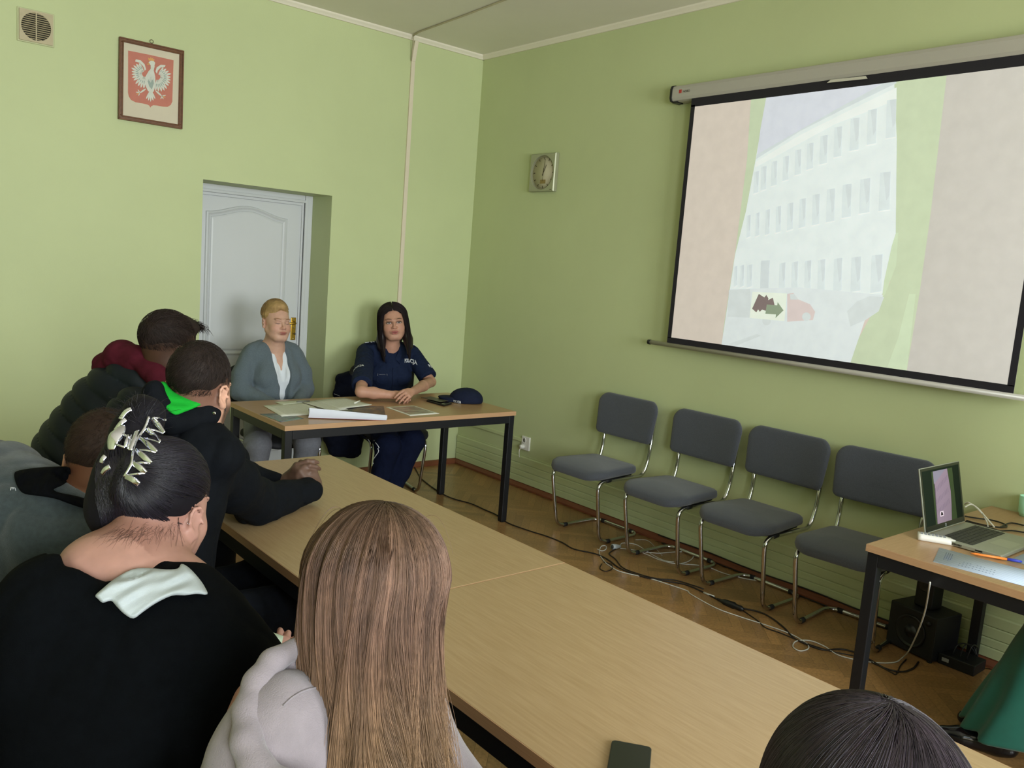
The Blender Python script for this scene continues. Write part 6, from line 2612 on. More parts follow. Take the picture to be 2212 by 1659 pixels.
# dark cap on the table
t_ = thing('baseball_cap', 'navy police baseball cap lying at the right end of the police table', 'cap', (-0.86, -1.08, TZ))
cc_ = PZ(1003, 870, TZ)
cu = Vector((0.763, -0.646, 0))
cv = Vector((0.646, 0.763, 0))
F = Form()
R_ = np.array(Matrix((cu, cv, (0, 0, 1))).transposed(), np.float32)
F.ell(cc_ + cv * 0.02 + Vector((0, 0, 0.022)), (0.105, 0.085, 0.075), R_, 0.02)
F.ell(cc_ + cu * 0.035 + cv * 0.02 + Vector((0, 0, 0.025)), (0.085, 0.075, 0.062), R_, 0.03)
F.ell(cc_ + cv * 0.02 + Vector((0, 0, -0.03)), (0.095, 0.075, 0.075), R_, 0.006, 's')
F.plane(cc_ + Vector((0, 0, 0.003)), (0, 0, -1), 0.003)
CAPM = mat('navy_cap_cloth', '131a30', 0.85, 0, 0.12, 50, spec=0.2)
crown = make_cloth(F, 0.004, 'crown', CAPM, t_, lambda P, g: 0.0015 * fbm(P, 45, 2))
F = Form()
F.ell(cc_ - cu * 0.105 + cv * 0.01 + Vector((0, 0, 0.030)), (0.075, 0.062, 0.007), R_, 0.004)
F.ell(cc_ - cu * 0.105 + cv * 0.01 + Vector((0, 0, 0.010)), (0.070, 0.062, 0.016), R_, 0.02)
F.ell(cc_ - cu * 0.105 + cv * 0.01 + Vector((0, 0, -0.012)), (0.066, 0.056, 0.022), R_, 0.004, 's')
F.plane(cc_ + Vector((0, 0, 0.003)), (0, 0, -1), 0.003)
make_cloth(F, 0.004, 'visor', CAPM, t_)
MB().lathe([(0.007, 0), (0.005, 0.004), (0, 0.005)], Matrix.Translation(cc_ + cv * 0.02 + cu * 0.01 + Vector((0, 0, 0.096))), 12, cap=False).build('top_button', CAPM, crown)
sfc = Surf(crown)
cpt = sfc.at(986, 868, 0.0, 5.7)
text_on(crown, 'POLICJA', cpt + cv * -0.03 + cu * 0.01, (cu + cv * 0.25), Vector((0, 0, 1)), 0.017, WHITEINK, crown)
def wear_shoes(rt, pts, d):
    for a_ in pts:
        F = Form()
        sole_shoe(F, a_, d)
        make_cloth(F, 0.006, 'shoe', SHOEM, rt)


def audience_chair(x, y, rz, label):
    copy_thing(bk, (x, y, 0), math.radians(rz), label, 'black chairs of the seated listeners')


# ------------------------------------------------------------------ man with the maroon hood and quilted jacket
PUFFM = mat('quilted_dark_shell', '11191f', 0.6, 0, 0.12, 12, bump=0.15, bscale=80, spec=0.25)
MAROON = mat('maroon_jersey', '4a1622', 0.9, 0, 0.12, 40, bump=0.3, bscale=600, spec=0.12)
rt = person_root('person', 'person leaning forward in a dark quilted jacket with maroon hood, short dark hair', (-3.42, -2.45, 0))
hd = Head(PD(364, 758, 2.92), (0.86, 0.46, -0.22), (0.18, 0.05, 1), wide=1.03, scale=1.03)
SK3 = mat_skin('skin_shaded', 'b08468', lips='8c5a52', brow='2c1c18', eyes='down')
neck = PD(330, 830, 2.96)
pel = PD(205, 1105, 3.02)
pel.z = 0.57
T = Torso(pel, neck, Vector((0.32, -0.94, 0)))
F = Form()
hd.build(F, True, neck=neck, neck_r=0.058)
T.add(F, 0.0)
S1, S2 = PD(300, 900, 2.74), PD(360, 850, 3.15)
E1, E2 = Vector((-3.10, -2.50, 0.80)), Vector((-3.06, -2.26, 0.80))
W1, W2 = Vector((-2.93, -2.40, 0.78)), Vector((-2.93, -2.34, 0.78))
limb(F, [S1, E1, W1], [0.05, 0.042, 0.028])
limb(F, [S2, E2, W2], [0.05, 0.042, 0.028])
hand(F, W1, (0.5, 0.6, 0.1), (0, 0, 1), (0, 1, 0), (0.6, 0.7, 0.7, 0.8))
hand(F, W2, (0.5, -0.6, 0.1), (0, 0, 1), (0, -1, 0), (0.6, 0.7, 0.7, 0.8))
K1, K2 = Vector((-3.02, -2.56, 0.52)), Vector((-3.02, -2.32, 0.52))
A1, A2 = Vector((-2.95, -2.56, 0.09)), Vector((-2.95, -2.32, 0.09))
for k_, a_, x in ((K1, A1, 0.09), (K2, A2, -0.09)):
    limb(F, [T.P(x, 0.02, 0), k_, a_], [0.078, 0.056, 0.036])
    F.cap(a_, a_ + Vector((0.14, 0.0, -0.05)), 0.034, 0.026, 0.02)


def fade(hd_, hairc, z0=-0.105, z1=-0.055):
    """clipped hair shading into bare skin at the nape and temples"""
    hc = np.array(hairc)

    def f(V):
        q = hd_.loc(V)
        behind = np.clip((0.050 - q[:, 1]) / 0.02, 0, 1)
        t = np.clip((q[:, 2] - 0.5 * (q[:, 1] + 0.09) - z0) / (z1 - z0), 0, 1) * behind
        near = (np.abs(q[:, 0]) < 0.12) & (np.abs(q[:, 1]) < 0.14) & (q[:, 2] > -0.15)
        ear = (np.abs(q[:, 0]) > 0.0765) & (np.abs(q[:, 1] + 0.01) < 0.032) & (np.abs(q[:, 2]) < 0.045)
        t = t * near * (~ear)
        return 1 - t[:, None] * (1 - hc[None, :])
    return f


make_skin(F, 0.005, 'body', SK3, rt, hd, fade(hd, (0.16, 0.14, 0.14), -0.17, -0.09))
F = Form()
for k_, a_, x in ((K1, A1, 0.09), (K2, A2, -0.09)):
    limb(F, [T.P(x, 0.02, 0), k_, a_ + Vector((0, 0, 0.02))], [0.105, 0.083, 0.06])
T.add(F, 0.006)
F.plane(T.P(0, 0, 0.10), (0, 0, 1), 0.01)
make_cloth(F, 0.009, 'trousers', mat('dark_denim_cloth', '10151f', 0.85, 0, 0.2, 60, spec=0.2), rt, folds(0.006, 26, 33))
wear_shoes(rt, (A1, A2), (1, 0, 0))
F = Form()
F.chain([PD(318, 835, 2.98), PD(262, 900, 2.98), PD(212, 990, 3.0), PD(205, 1100, 3.02)], [0.135, 0.165, 0.19, 0.19], 0.08)
limb(F, [S1, E1, W1 + (E1 - W1) * 0.2], [0.095, 0.075, 0.05], 0, 0.05)
limb(F, [S2, E2, W2 + (E2 - W2) * 0.2], [0.095, 0.075, 0.05], 0, 0.05)
ax_ = (PD(212, 1000, 3.0) - PD(318, 835, 2.98)).normalized()
o_ = npv(PD(318, 835, 2.98))
axn = npv(ax_)
F.plane(T.P(0, 0, -0.09), -T.u, 0.02)


def quilt(P, g):
    s_ = (P - o_) @ axn
    v = np.abs(np.sin(PI * (s_ + 0.012 * fbm(P, 14, 2)) / 0.066))
    return (0.016 * (0.55 - v ** 0.5) + 0.003 * fbm(P, 40, 4)).astype(np.float32)


make_cloth(F, 0.006, 'quilted_jacket', PUFFM, rt, quilt)
F = Form()
F.chain([PD(228, 788, 2.95), PD(262, 768, 2.92), PD(300, 778, 2.89), PD(336, 806, 2.86), PD(352, 838, 2.85)], [0.038, 0.048, 0.040, 0.034, 0.032], 0.04)
F.chain([PD(250, 790, 3.0), PD(290, 795, 3.04), PD(340, 815, 3.06)], [0.045, 0.045, 0.04], 0.04)
F.cap(PD(222, 795, 2.97), PD(260, 792, 2.97), 0.032, 0.05, 0.04)
make_cloth(F, 0.005, 'hood', MAROON, rt, folds(0.008, 26, 12, (1, 0, 0.3)), sm=2)
HD = linc('2a1f1b')
F = Form()
F.ell(hd.P(0, -0.022, 0.050), (0.080, 0.099, 0.088), hd.RR(), 0.01)
F.ell(hd.P(0, 0.045, 0.095), (0.055, 0.050, 0.032), hd.RR(), 0.03)
F.ell(hd.P(0, 0.125, 0.0), (0.085, 0.075, 0.085), hd.RR(), 0.01, 's')
F.plane(hd.P(0, -0.09, -0.050), hd.R @ Vector((0, 0.5, -1)), 0.012)
V, Q = F.mesh(0.004, lambda P, g: 0.003 * fbm(P, 90, 3))
hb = link_np('hair', V, Q, HAIRB, rt, tint=np.tile(HD * 0.7, (len(V), 1)))
U0 = sphere_pts(3400, 15, lambda U: (U[:, 2] > -0.15 - 0.75 * np.clip(-U[:, 1], 0, 1)) & (U[:, 1] < 0.75))
P_ = sample_paths(hd, (0, -0.022, 0.050), (0.080, 0.099, 0.088), U0, lambda U: np.stack([U[:, 0] * 0.3, 1.0 + 0 * U[:, 0], 0.15 - 0.9 * (U[:, 2] < 0.3)], 1), 5, 0.05, 0.015, 0.35, 16)
strands('hair_strands', P_, 0.0005, vary(3400, HD, 17, 0.2), HAIRS, hb)
n_ = 900
rg = np.random.default_rng(18)
paths = np.zeros((n_, 6, 3))
for i in range(n_):
    x, y = rg.normal() * 0.025, 0.045 + rg.random() * 0.045
    z = 0.118 - (y - 0.045) * 0.45
    d_ = Vector((rg.normal() * 0.25, 0.75 + rg.random() * 0.5, 0.35 + rg.normal() * 0.3)).normalized()
    L = 0.018 + rg.random() * 0.020
    for k in range(6):
        t = k / 5
        paths[i, k] = hd.P(x + d_.x * L * t, y + d_.y * L * t, z + d_.z * L * t - 0.014 * t * t)
strands('hair_strands', paths, 0.0008, vary(n_, HD, 19, 0.2), HAIRS, hb)

# ------------------------------------------------------------------ man with the green hood lining
BLK = mat('black_softshell', '0b0e13', 0.85, 0, 0.15, 30, bump=0.3, bscale=500, spec=0.12)
JEANS = mat('dark_denim', '0f141e', 0.85, 0, 0.2, 60, bump=0.3, bscale=600, spec=0.2)
rt = person_root('person', 'person in black jacket with bright green hood lining, leaning on the table with clasped hands', (-3.40, -3.2, 0))
hd = Head(PD(431, 842, 2.37), (0.73, 0.68, -0.16), (0.12, 0.02, 1), wide=1.03, scale=1.0)
SK4 = mat_skin('skin_ruddy', 'c69882', lips='8c5a52', brow='2c1c18', eyes='down', stubble='3a2a22')
neck = PD(418, 905, 2.40)
pel = Vector((-3.50, -3.24, 0.57))
T = Torso(pel, neck, Vector((0.42, -0.9, 0)))
F = Form()
hd.build(F, True, neck=neck, neck_r=0.058)
T.add(F, 0.0)
S1 = PD(420, 985, 2.34)
S2 = PD(446, 958, 2.58)
E1 = PZ(556, 1088, 0.80)
E2 = PZ(528, 1034, 0.80)
W1 = PZ(680, 1057, 0.79)
W2 = PZ(613, 1046, 0.79)
limb(F, [S1, E1, W1], [0.05, 0.042, 0.028])
limb(F, [S2, E2, W2], [0.05, 0.042, 0.028])
up_ = Vector((0, 0, 1))
ir_ = CAM_R @ Vector((1, 0, 0))
tc_ = Vector((-0.65, -0.76, 0))
k1_, k2_ = PZ(664, 1016, 0.855), PZ(652, 1014, 0.862)
d1 = (k1_ - W1).normalized()
d2 = (k2_ - W2).normalized()
hand(F, W1, d1, ir_ * 0.75 + tc_ * 0.6, up_, (0.95, 1.0, 1.0, 1.05), 1.0, thumb=0.9)
hand(F, W2, d2, tc_ * 0.7 - ir_ * 0.35 + up_ * 0.5, up_ * 0.8 - ir_ * 0.2, (0.55, 0.65, 0.75, 0.85), 1.0, thumb=0.6)
K1, K2 = Vector((-3.0, -3.26, 0.55)), Vector((-3.02, -3.0, 0.54))
A1, A2 = Vector((-2.94, -3.28, 0.09)), Vector((-2.95, -3.0, 0.09))
for k_, a_, x in ((K1, A1, 0.09), (K2, A2, -0.09)):
    limb(F, [T.P(x, 0.02, 0), k_, a_], [0.078, 0.056, 0.036])
    F.cap(a_, a_ + Vector((0.14, 0.0, -0.05)), 0.034, 0.026, 0.02)
make_skin(F, 0.0038, 'body', SK4, rt, hd, fade(hd, (0.30, 0.26, 0.25), -0.100, -0.065))
F = Form()
for k_, a_, x in ((K1, A1, 0.09), (K2, A2, -0.09)):
    limb(F, [T.P(x, 0.02, 0), k_, a_ + Vector((0, 0, 0.02))], [0.105, 0.083, 0.06])
T.add(F, 0.006)
F.plane(T.P(0, 0, 0.10), (0, 0, 1), 0.01)
tr4 = make_cloth(F, 0.007, 'jeans', JEANS, rt, folds(0.006, 26, 43))
for a_ in (A1, A2):
    F = Form()
    sole_shoe(F, a_, (1, 0.1, 0))
    make_cloth(F, 0.006, 'shoe', SHOEM, rt)
F = Form()
T.add(F, 0.016, w=1.0, belly=0.02, sh=0.14, k=0.06)
F.chain([T.P(0, -0.02, 0.2), T.P(0, -0.01, 0.36)], [0.14, 0.10], 0.08)
limb(F, [S1, S1 * 0.45 + E1 * 0.55, E1, W1 + (E1 - W1) * 0.10], [0.088, 0.078, 0.070, 0.047], 0, 0.045)
limb(F, [S2, S2 * 0.5 + E2 * 0.5, E2, W2 + (E2 - W2) * 0.22], [0.066, 0.062, 0.058, 0.040], 0, 0.045)
F.cap(neck + Vector((0, 0, -0.02)), neck + (hd.c - neck).normalized() * 0.035, 0.085, 0.078, 0.04)
F.cap(neck + (hd.c - neck).normalized() * 0.05, neck + (hd.c - neck).normalized() * 0.14, 0.066, 0.08, 0.01, 's')
F.plane(T.P(0, 0, -0.06), -T.u, 0.02)
F.plane(Vector((-3.0, -3.0, TZ + 0.003)), (0, 0, -1), 0.004, 0.105)
jk4 = make_cloth(F, 0.005, 'jacket', BLK, rt, folds(0.010, 22, 44, (0.3, 0.2, 1)), sm=2)
GRN = mat('bright_green_lining', '159a2c', 0.8, 0, 0.06, 25, bump=0.2, bscale=300, spec=0.15)
ol = [(335, 834), (344, 826), (357, 825), (365, 836), (379, 848), (400, 853), (420, 861), (438, 871), (416, 883), (398, 890), (379, 896), (362, 886), (350, 872), (341, 853)]
hem = [(404, 1214), (410, 1197), (422, 1203), (434, 1213), (438, 1226), (428, 1242), (414, 1236)]
puff('jacket_hem_lining', hem, lambda u, v: 2.06, 0.008, 0.02, GRN, rt, 3, 3.0, 0.002)
lin_ = puff('hood_lining', ol, lambda u, v: 2.27 + 0.0009 * (u - 380) + 0.0012 * (860 - v), 0.010, 0.03, GRN, rt, 3, 4.0, 0.0025, (-0.2, 1), 26)
F = Form()
for pp, r_ in (([(334, 836), (338, 868), (358, 893), (380, 905), (412, 893), (442, 880), (462, 892)], 0.017), ([(330, 850), (345, 885), (372, 912), (410, 908), (450, 900)], 0.03)):
    F.chain([PD(x, y, 2.275 + 0.0009 * (x - 380)) for x, y in pp], [r_] * len(pp), 0.02)
make_cloth(F, 0.005, 'hood', BLK, rt, folds(0.004, 40, 45), sm=2)
MB().lathe([(0.005, 0), (0.005, 0.002), (0.003, 0.003)], frame_mat(PD(463, 893, 2.26), (0.76, -0.65, 0), (0, 0, 1)), 12).build('snap_button', CHROME, rt)
HB4 = linc('2b211d')
F = Form()
F.ell(hd.P(0, -0.020, 0.046), (0.0775, 0.097, 0.090), hd.RR(), 0.01)
F.ell(hd.P(0, 0.118, 0.0), (0.082, 0.075, 0.085), hd.RR(), 0.01, 's')
F.plane(hd.P(0, -0.09, -0.060), hd.R @ Vector((0, 0.5, -1)), 0.012)
for x in (-1, 1):
    F.ell(hd.P(x * 0.082, -0.008, -0.006), (0.024, 0.024, 0.036), hd.RR(), 0.006, 's')
V, Q = F.mesh(0.004, lambda P, g: 0.0015 * fbm(P, 90, 3))
hb = link_np('hair', V, Q, HAIRB, rt, tint=np.tile(HB4 * 0.75, (len(V), 1)))
earm = lambda U: ~((np.abs(U[:, 0]) > 0.8) & (np.abs(U[:, 1]) < 0.42) & (U[:, 2] < -0.1))
U0 = sphere_pts(3600, 25, lambda U: (U[:, 2] > -0.62) & (U[:, 1] < 0.70) & earm(U))


def whorl(U):
    w0 = np.array([0.15, -0.62, 0.77])
    t = U - w0
    s_ = np.cross(U, w0)
    return t + 0.7 * s_


P_ = sample_paths(hd, (0, -0.020, 0.046), (0.0775, 0.0975, 0.0915), U0, whorl, 5, 0.045, 0.03, 0.35, 26)
strands('hair_strands', P_, 0.00045, vary(3600, HB4, 27, 0.2), HAIRS, hb)
# beard along the jaw
n_ = 700
rg = np.random.default_rng(28)
paths = np.zeros((n_, 4, 3))
for i in range(n_):
    t = rg.random()
    sx_ = 1 if rg.random() < 0.5 else -1
    b0_ = Vector((sx_ * (0.064 - 0.042 * t), 0.012 + 0.068 * t, -0.030 - 0.062 * t + rg.normal() * 0.011))
    d_ = Vector((sx_ * 0.3, 0.2, -0.8 + 0.2 * rg.normal())).normalized()
    for k in range(4):
        paths[i, k] = hd.P(*(b0_ + d_ * 0.004 * k + Vector((sx_ * 0.008, 0.004, 0))))
strands('beard', paths, 0.0008, vary(n_, HB4 * 0.9, 29, 0.3), HAIRM, rt)

# ------------------------------------------------------------------ person in the grey sweatshirt at the left edge
GREYC = mat('dark_grey_jersey', '3a4244', 0.95, 0, 0.16, 90, bump=0.5, bscale=600, spec=0.12, sheen=0.3)
rt = person_root('person', 'person in dark grey hooded top with black hood lining, bending forward at the left edge', (-3.95, -3.45, 0))
hd = Head(PD(222, 1008, 2.0), (0.62, 0.70, -0.42), (0.35, 0.3, 1), wide=1.0, scale=0.98)
neck = PD(150, 1098, 1.98)
pel = PD(-40, 1330, 2.05)
pel.z = 0.58
T = Torso(pel, neck, Vector((0.6, -0.8, 0)))
SK5 = mat_skin('skin_dim', 'a97c5e', lips='8c5a52', brow='2c1c18', eyes='down')
F = Form()
hd.build(F, False, neck=neck, neck_r=0.056)
F.cap(neck, T.P(0, -0.02, 0.40), 0.065, 0.08, 0.04)
T.add(F, 0.0)
S1, S2 = T.P(0.20, 0.02, 0.39), T.P(-0.20, 0.02, 0.39)
E1, E2 = Vector((-3.64, -3.68, 0.76)), Vector((-3.72, -3.46, 0.74))
W1, W2 = Vector((-3.52, -3.60, 0.63)), Vector((-3.58, -3.52, 0.63))
limb(F, [S1, E1, W1], [0.05, 0.042, 0.028])
limb(F, [S2, E2, W2], [0.05, 0.042, 0.028])
hand(F, W1, (0.6, 0.5, -0.2), (0, 0, 1), (0, 1, 0), (0.6, 0.7, 0.7, 0.8))
hand(F, W2, (0.6, -0.5, -0.2), (0, 0, 1), (0, -1, 0), (0.6, 0.7, 0.7, 0.8))
K1, K2 = Vector((-3.58, -3.66, 0.52)), Vector((-3.62, -3.50, 0.52))
A1, A2 = Vector((-3.52, -3.66, 0.09)), Vector((-3.56, -3.50, 0.09))
for k_, a_, x in ((K1, A1, 0.09), (K2, A2, -0.09)):
    limb(F, [T.P(x, 0.02, 0), k_, a_], [0.078, 0.056, 0.036])
    F.cap(a_, a_ + Vector((0.14, 0.0, -0.05)), 0.034, 0.026, 0.02)
make_skin(F, 0.005, 'body', SK5, rt, hd, fade(hd, (0.34, 0.27, 0.24), -0.105, -0.07))
F = Form()
for k_, a_, x in ((K1, A1, 0.09), (K2, A2, -0.09)):
    limb(F, [T.P(x, 0.02, 0), k_, a_ + Vector((0, 0, 0.02))], [0.105, 0.083, 0.06])
T.add(F, 0.006)
F.plane(T.P(0, 0, 0.10), (0, 0, 1), 0.01)
make_cloth(F, 0.009, 'trousers', BLK, rt, folds(0.006, 26, 53))
wear_shoes(rt, (A1, A2), (1, 0, 0))
F = Form()
T.add(F, 0.035, w=1.12, sh=0.17, k=0.08)
F.chain([PD(-40, 1090, 1.95), PD(20, 1110, 1.95), PD(110, 1160, 1.92), PD(150, 1190, 1.90)], [0.09, 0.10, 0.085, 0.08], 0.09)
limb(F, [S1, E1, W1 + (E1 - W1) * 0.1], [0.10, 0.075, 0.05], 0, 0.06)
limb(F, [S2, E2, W2 + (E2 - W2) * 0.1], [0.10, 0.075, 0.05], 0, 0.06)
F.cap(neck + (hd.c - neck).normalized() * 0.03, hd.c, 0.066, 0.08, 0.012, 's')
F.plane(T.P(0, 0, -0.08), -T.u, 0.02)
gs = make_cloth(F, 0.006, 'sweatshirt', GREYC, rt, folds(0.009, 18, 54, (0.5, 0.3, -0.6)), sm=2)
BLL = mat('black_lining', '06070a', 0.95, 0, 0.2, 40, spec=0.08)
ol = [(31, 1023), (42, 1016), (81, 1010), (120, 1008), (150, 1010), (150, 1034), (135, 1048), (116, 1057), (128, 1064), (163, 1071), (188, 1080), (186, 1098), (155, 1090), (118, 1077), (81, 1071), (54, 1067), (41, 1057), (33, 1040)]
sfx = Surf(gs)


def dgl(u, v):
    p = sfx.at(u, v, 0.018, 1.88)
    return min(1.93, max(1.78, (p - CAM_LOC).dot(CAM_R @ Vector((0, 0, -1)))))


puff('hood', ol, dgl, 0.012, 0.05, BLL, rt, 3, 4.0, 0.003)
sfg = Surf(gs)
m = MB()
for pts in ([(23, 1053), (29, 1053.5), (33, 1054), (34, 1060)], [(23, 1053), (23, 1059)], [(23, 1056), (31, 1056)]):
    m.tube([sfg.at(x, y, 0.002) for x, y in pts], 0.0006, 5)
m.build('chest_logo', WHITEINK, gs)
HB5 = linc('33241b')
F = Form()
F.ell(hd.P(0, -0.020, 0.046), (0.0775, 0.097, 0.090), hd.RR(), 0.01)
F.ell(hd.P(0, 0.118, 0.0), (0.082, 0.075, 0.085), hd.RR(), 0.01, 's')
F.plane(hd.P(0, -0.09, -0.062), hd.R @ Vector((0, 0.5, -1)), 0.012)
V, Q = F.mesh(0.005, lambda P, g: 0.0015 * fbm(P, 90, 3))
hb = link_np('hair', V, Q, HAIRB, rt, tint=np.tile(HB5 * 0.75, (len(V), 1)))
U0 = sphere_pts(2600, 35, lambda U: (U[:, 2] > -0.6) & (U[:, 1] < 0.6))
P_ = sample_paths(hd, (0, -0.020, 0.046), (0.0775, 0.0975, 0.0915), U0, whorl, 4, 0.04, 0.05, 0.35, 36)
strands('hair_strands', P_, 0.00045, vary(2600, HB5, 37, 0.2), HAIRS, hb)

# ------------------------------------------------------------------ woman with the chrome claw clip
rt = person_root('person', 'person in black top with dark hair gathered in a big shiny claw clip', (-3.72, -4.0, 0))
hd = Head(PD(349, 1100, 1.68), (0.74, 0.66, -0.20), (0.2, 0.05, 1), wide=1.08, scale=1.0)
SK6 = mat_skin('skin_pink', 'ae8376', lips='a4605a', brow='2c1c18', eyes='down')
neck = PD(285, 1212, 1.62)
pel = Vector((-3.86, -4.04, 0.57))
T = Torso(pel, neck, Vector((0.62, -0.78, 0)))
F = Form()
hd.build(F, True, neck=neck, neck_r=0.062, jaw=1.15)
hd2 = hd
T.add(F, -0.005, w=1.0)
S1, S2 = PD(470, 1370, 1.52), PD(118, 1350, 1.53)
F.chain([PD(160, 1300, 1.54), PD(215, 1245, 1.57), PD(300, 1235, 1.585), PD(390, 1290, 1.57), S1], [0.055, 0.062, 0.066, 0.055, 0.055], 0.06)
E1 = PD(545, 1500, 1.50)
W1 = PZ(600, 1440, 0.66)
E2 = PD(60, 1560, 1.50)
W2 = Vector((-3.40, -3.72, 0.64))
limb(F, [S1, E1, W1], [0.06, 0.05, 0.032])
limb(F, [S2, E2, W2], [0.06, 0.05, 0.032])
hand(F, W1, (0.55, 0.6, 0.25), (0.2, -0.3, 0.8), (-0.6, 0.5, 0), (0.3, 0.35, 0.4, 0.45), 0.9)
hand(F, W2, (0.6, -0.2, 0.0), (0, 0, 1), (0, -1, 0), (0.4, 0.4, 0.5, 0.5), 0.9)
K1, K2 = Vector((-3.42, -4.18, 0.52)), Vector((-3.42, -3.92, 0.52))
A1, A2 = Vector((-3.38, -4.18, 0.09)), Vector((-3.38, -3.92, 0.09))
for k_, a_, x in ((K1, A1, 0.09), (K2, A2, -0.09)):
    limb(F, [T.P(x, 0.02, 0), k_, a_], [0.085, 0.062, 0.038])
    F.cap(a_, a_ + Vector((0.14, 0.0, -0.05)), 0.034, 0.026, 0.02)


def nape6(V):
    q = hd2.loc(V)
    t = np.clip((q[:, 2] + 0.115) / 0.06, 0, 1) * np.clip((0.01 - q[:, 1]) / 0.03, 0, 1) * np.clip((0.085 - np.abs(q[:, 0])) / 0.03, 0, 1) * (q[:, 1] > -0.14)
    s_ = np.array([0.50, 0.40, 0.38])
    return 1 - (t * 0.5)[:, None] * (1 - s_)


bd6 = make_skin(F, 0.0042, 'body', SK6, rt, hd, nape6)
F = Form()
for k_, a_, x in ((K1, A1, 0.09), (K2, A2, -0.09)):
    limb(F, [T.P(x, 0.02, 0), k_, a_ + Vector((0, 0, 0.02))], [0.115, 0.09, 0.065])
T.add(F, 0.03)
F.plane(T.P(0, 0, 0.10), (0, 0, 1), 0.01)
make_cloth(F, 0.009, 'trousers', BLK, rt, folds(0.006, 26, 63))
wear_shoes(rt, (A1, A2), (1, 0, 0))
BTOP = mat('black_cotton', '05070a', 0.95, 0, 0.2, 50, bump=0.4, bscale=600, spec=0.08)
F = Form()
F.chain([PD(108, 1318, 1.50), PD(170, 1300, 1.54), PD(240, 1310, 1.56), PD(310, 1312, 1.57), PD(390, 1330, 1.57), PD(450, 1382, 1.54)], [0.088, 0.088, 0.078, 0.075, 0.072, 0.07], 0.06)
F.ell(PD(270, 1450, 1.52), (0.235, 0.15, 0.20), T.RR() if hasattr(T, 'RR') else np.array(T.R, np.float32), 0.08)
F.ell(PD(265, 1640, 1.48), (0.23, 0.17, 0.20), np.array(T.R, np.float32), 0.08)
F.ell(PD(265, 1800, 1.50), (0.22, 0.18, 0.18), np.array(T.R, np.float32), 0.08)
limb(F, [PD(450, 1388, 1.53), PD(505, 1450, 1.50), E1, W1 + (E1 - W1) * 0.15], [0.074, 0.074, 0.072, 0.048], 0, 0.05)
limb(F, [PD(112, 1340, 1.5), PD(90, 1440, 1.50), E2, W2 + (E2 - W2) * 0.15], [0.085, 0.085, 0.075, 0.048], 0, 0.06)
F.cap(PD(215, 1178, 1.62), PD(300, 1140, 1.60), 0.088, 0.085, 0.012, 's')
F.cap(PD(165, 1222, 1.55), PD(270, 1185, 1.50), 0.045, 0.056, 0.02, 's')
F.plane(T.P(0, 0, -0.09), -T.u, 0.02)
top6 = make_cloth(F, 0.006, 'black_top', BTOP, rt, folds(0.010, 15, 64, (0.2, 0.1, 1)), sm=2)
sf6 = Surf(top6, bd6)
WHC = mat('white_sweat_cloth', 'b2babe', 0.9, 0, 0.04, 20, bump=0.3, bscale=500, spec=0.15)
ol = [(206, 1286), (222, 1271), (248, 1250), (285, 1230), (320, 1227), (360, 1230), (384, 1228), (392, 1218), (408, 1226), (428, 1247), (442, 1267), (448, 1284), (425, 1283), (399, 1286), (371, 1287), (337, 1303), (309, 1322), (288, 1336), (268, 1326), (251, 1309), (240, 1298), (222, 1302), (212, 1294)]
base_d = {}


def d6(u, v):
    p = sf6.at(u, v, 0.014, 1.52)
    return (p - CAM_LOC).dot(CAM_R @ Vector((0, 0, -1)))


puff('white_hood', ol, d6, 0.010, 0.012, WHC, rt, 3, 4.0, 0.0028, (0.55, 1), 42, 10)
# hair: smooth cap, gathered mass at the back, loose ends above the clip
HK6 = linc('15121a')
F = Form()
F.ell(hd.P(0, -0.022, 0.050), (0.082, 0.100, 0.094), hd.RR(), 0.01)
F.ell(hd.P(0, 0.112, 0.0), (0.100, 0.075, 0.105), hd.RR(), 0.012, 's')
for x in (-1, 1):
    F.ell(hd.P(x * 0.090, 0.0, -0.012), (0.032, 0.045, 0.050), hd.RR(), 0.006, 's')
F.plane(hd.P(0, -0.05, -0.050), hd.R @ Vector((0, 0.42, -1)), 0.015)
F.ell(PD(262, 1035, 1.66), (0.055, 0.055, 0.085), np.array(basis((0.6, 0.7, 0), (0.15, -0.1, 1)), np.float32), 0.04)
F.ell(PD(250, 1110, 1.66), (0.05, 0.05, 0.06), None, 0.05)
F.ell(PD(285, 950, 1.70), (0.045, 0.050, 0.055), None, 0.04)
F.chain([PD(300, 930, 1.70), PD(312, 895, 1.71), PD(300, 878, 1.72)], [0.036, 0.034, 0.020], 0.03)
V, Q = F.mesh(0.004, lambda P, g: 0.002 * fbm(P, 60, 3))
V = smooth_mesh(V, Q, 1)
hb = link_np('hair', V, Q, HAIRB, rt, tint=np.tile(HK6 * 0.7, (len(V), 1)))
sfh = Surf(hb)
n_ = 5200
U0 = sphere_pts(n_, 45, lambda U: (U[:, 2] > -0.68) & (U[:, 1] < 0.52) & ~((np.abs(U[:, 0]) > 0.68) & (U[:, 2] < -0.08) & (U[:, 1] > -0.6)))
tgt = np.array([-0.25, -0.93, 0.28])
P_ = sample_paths(hd, (0, -0.022, 0.050), (0.0825, 0.101, 0.095), U0, lambda U: tgt[None, :] - U * 0.98, 12, 0.075, 0.035, 0.06, 46)
strands('hair_strands', P_, 0.0008, vary(n_, HK6 * 1.35, 47, 0.35), HAIRM, hb)
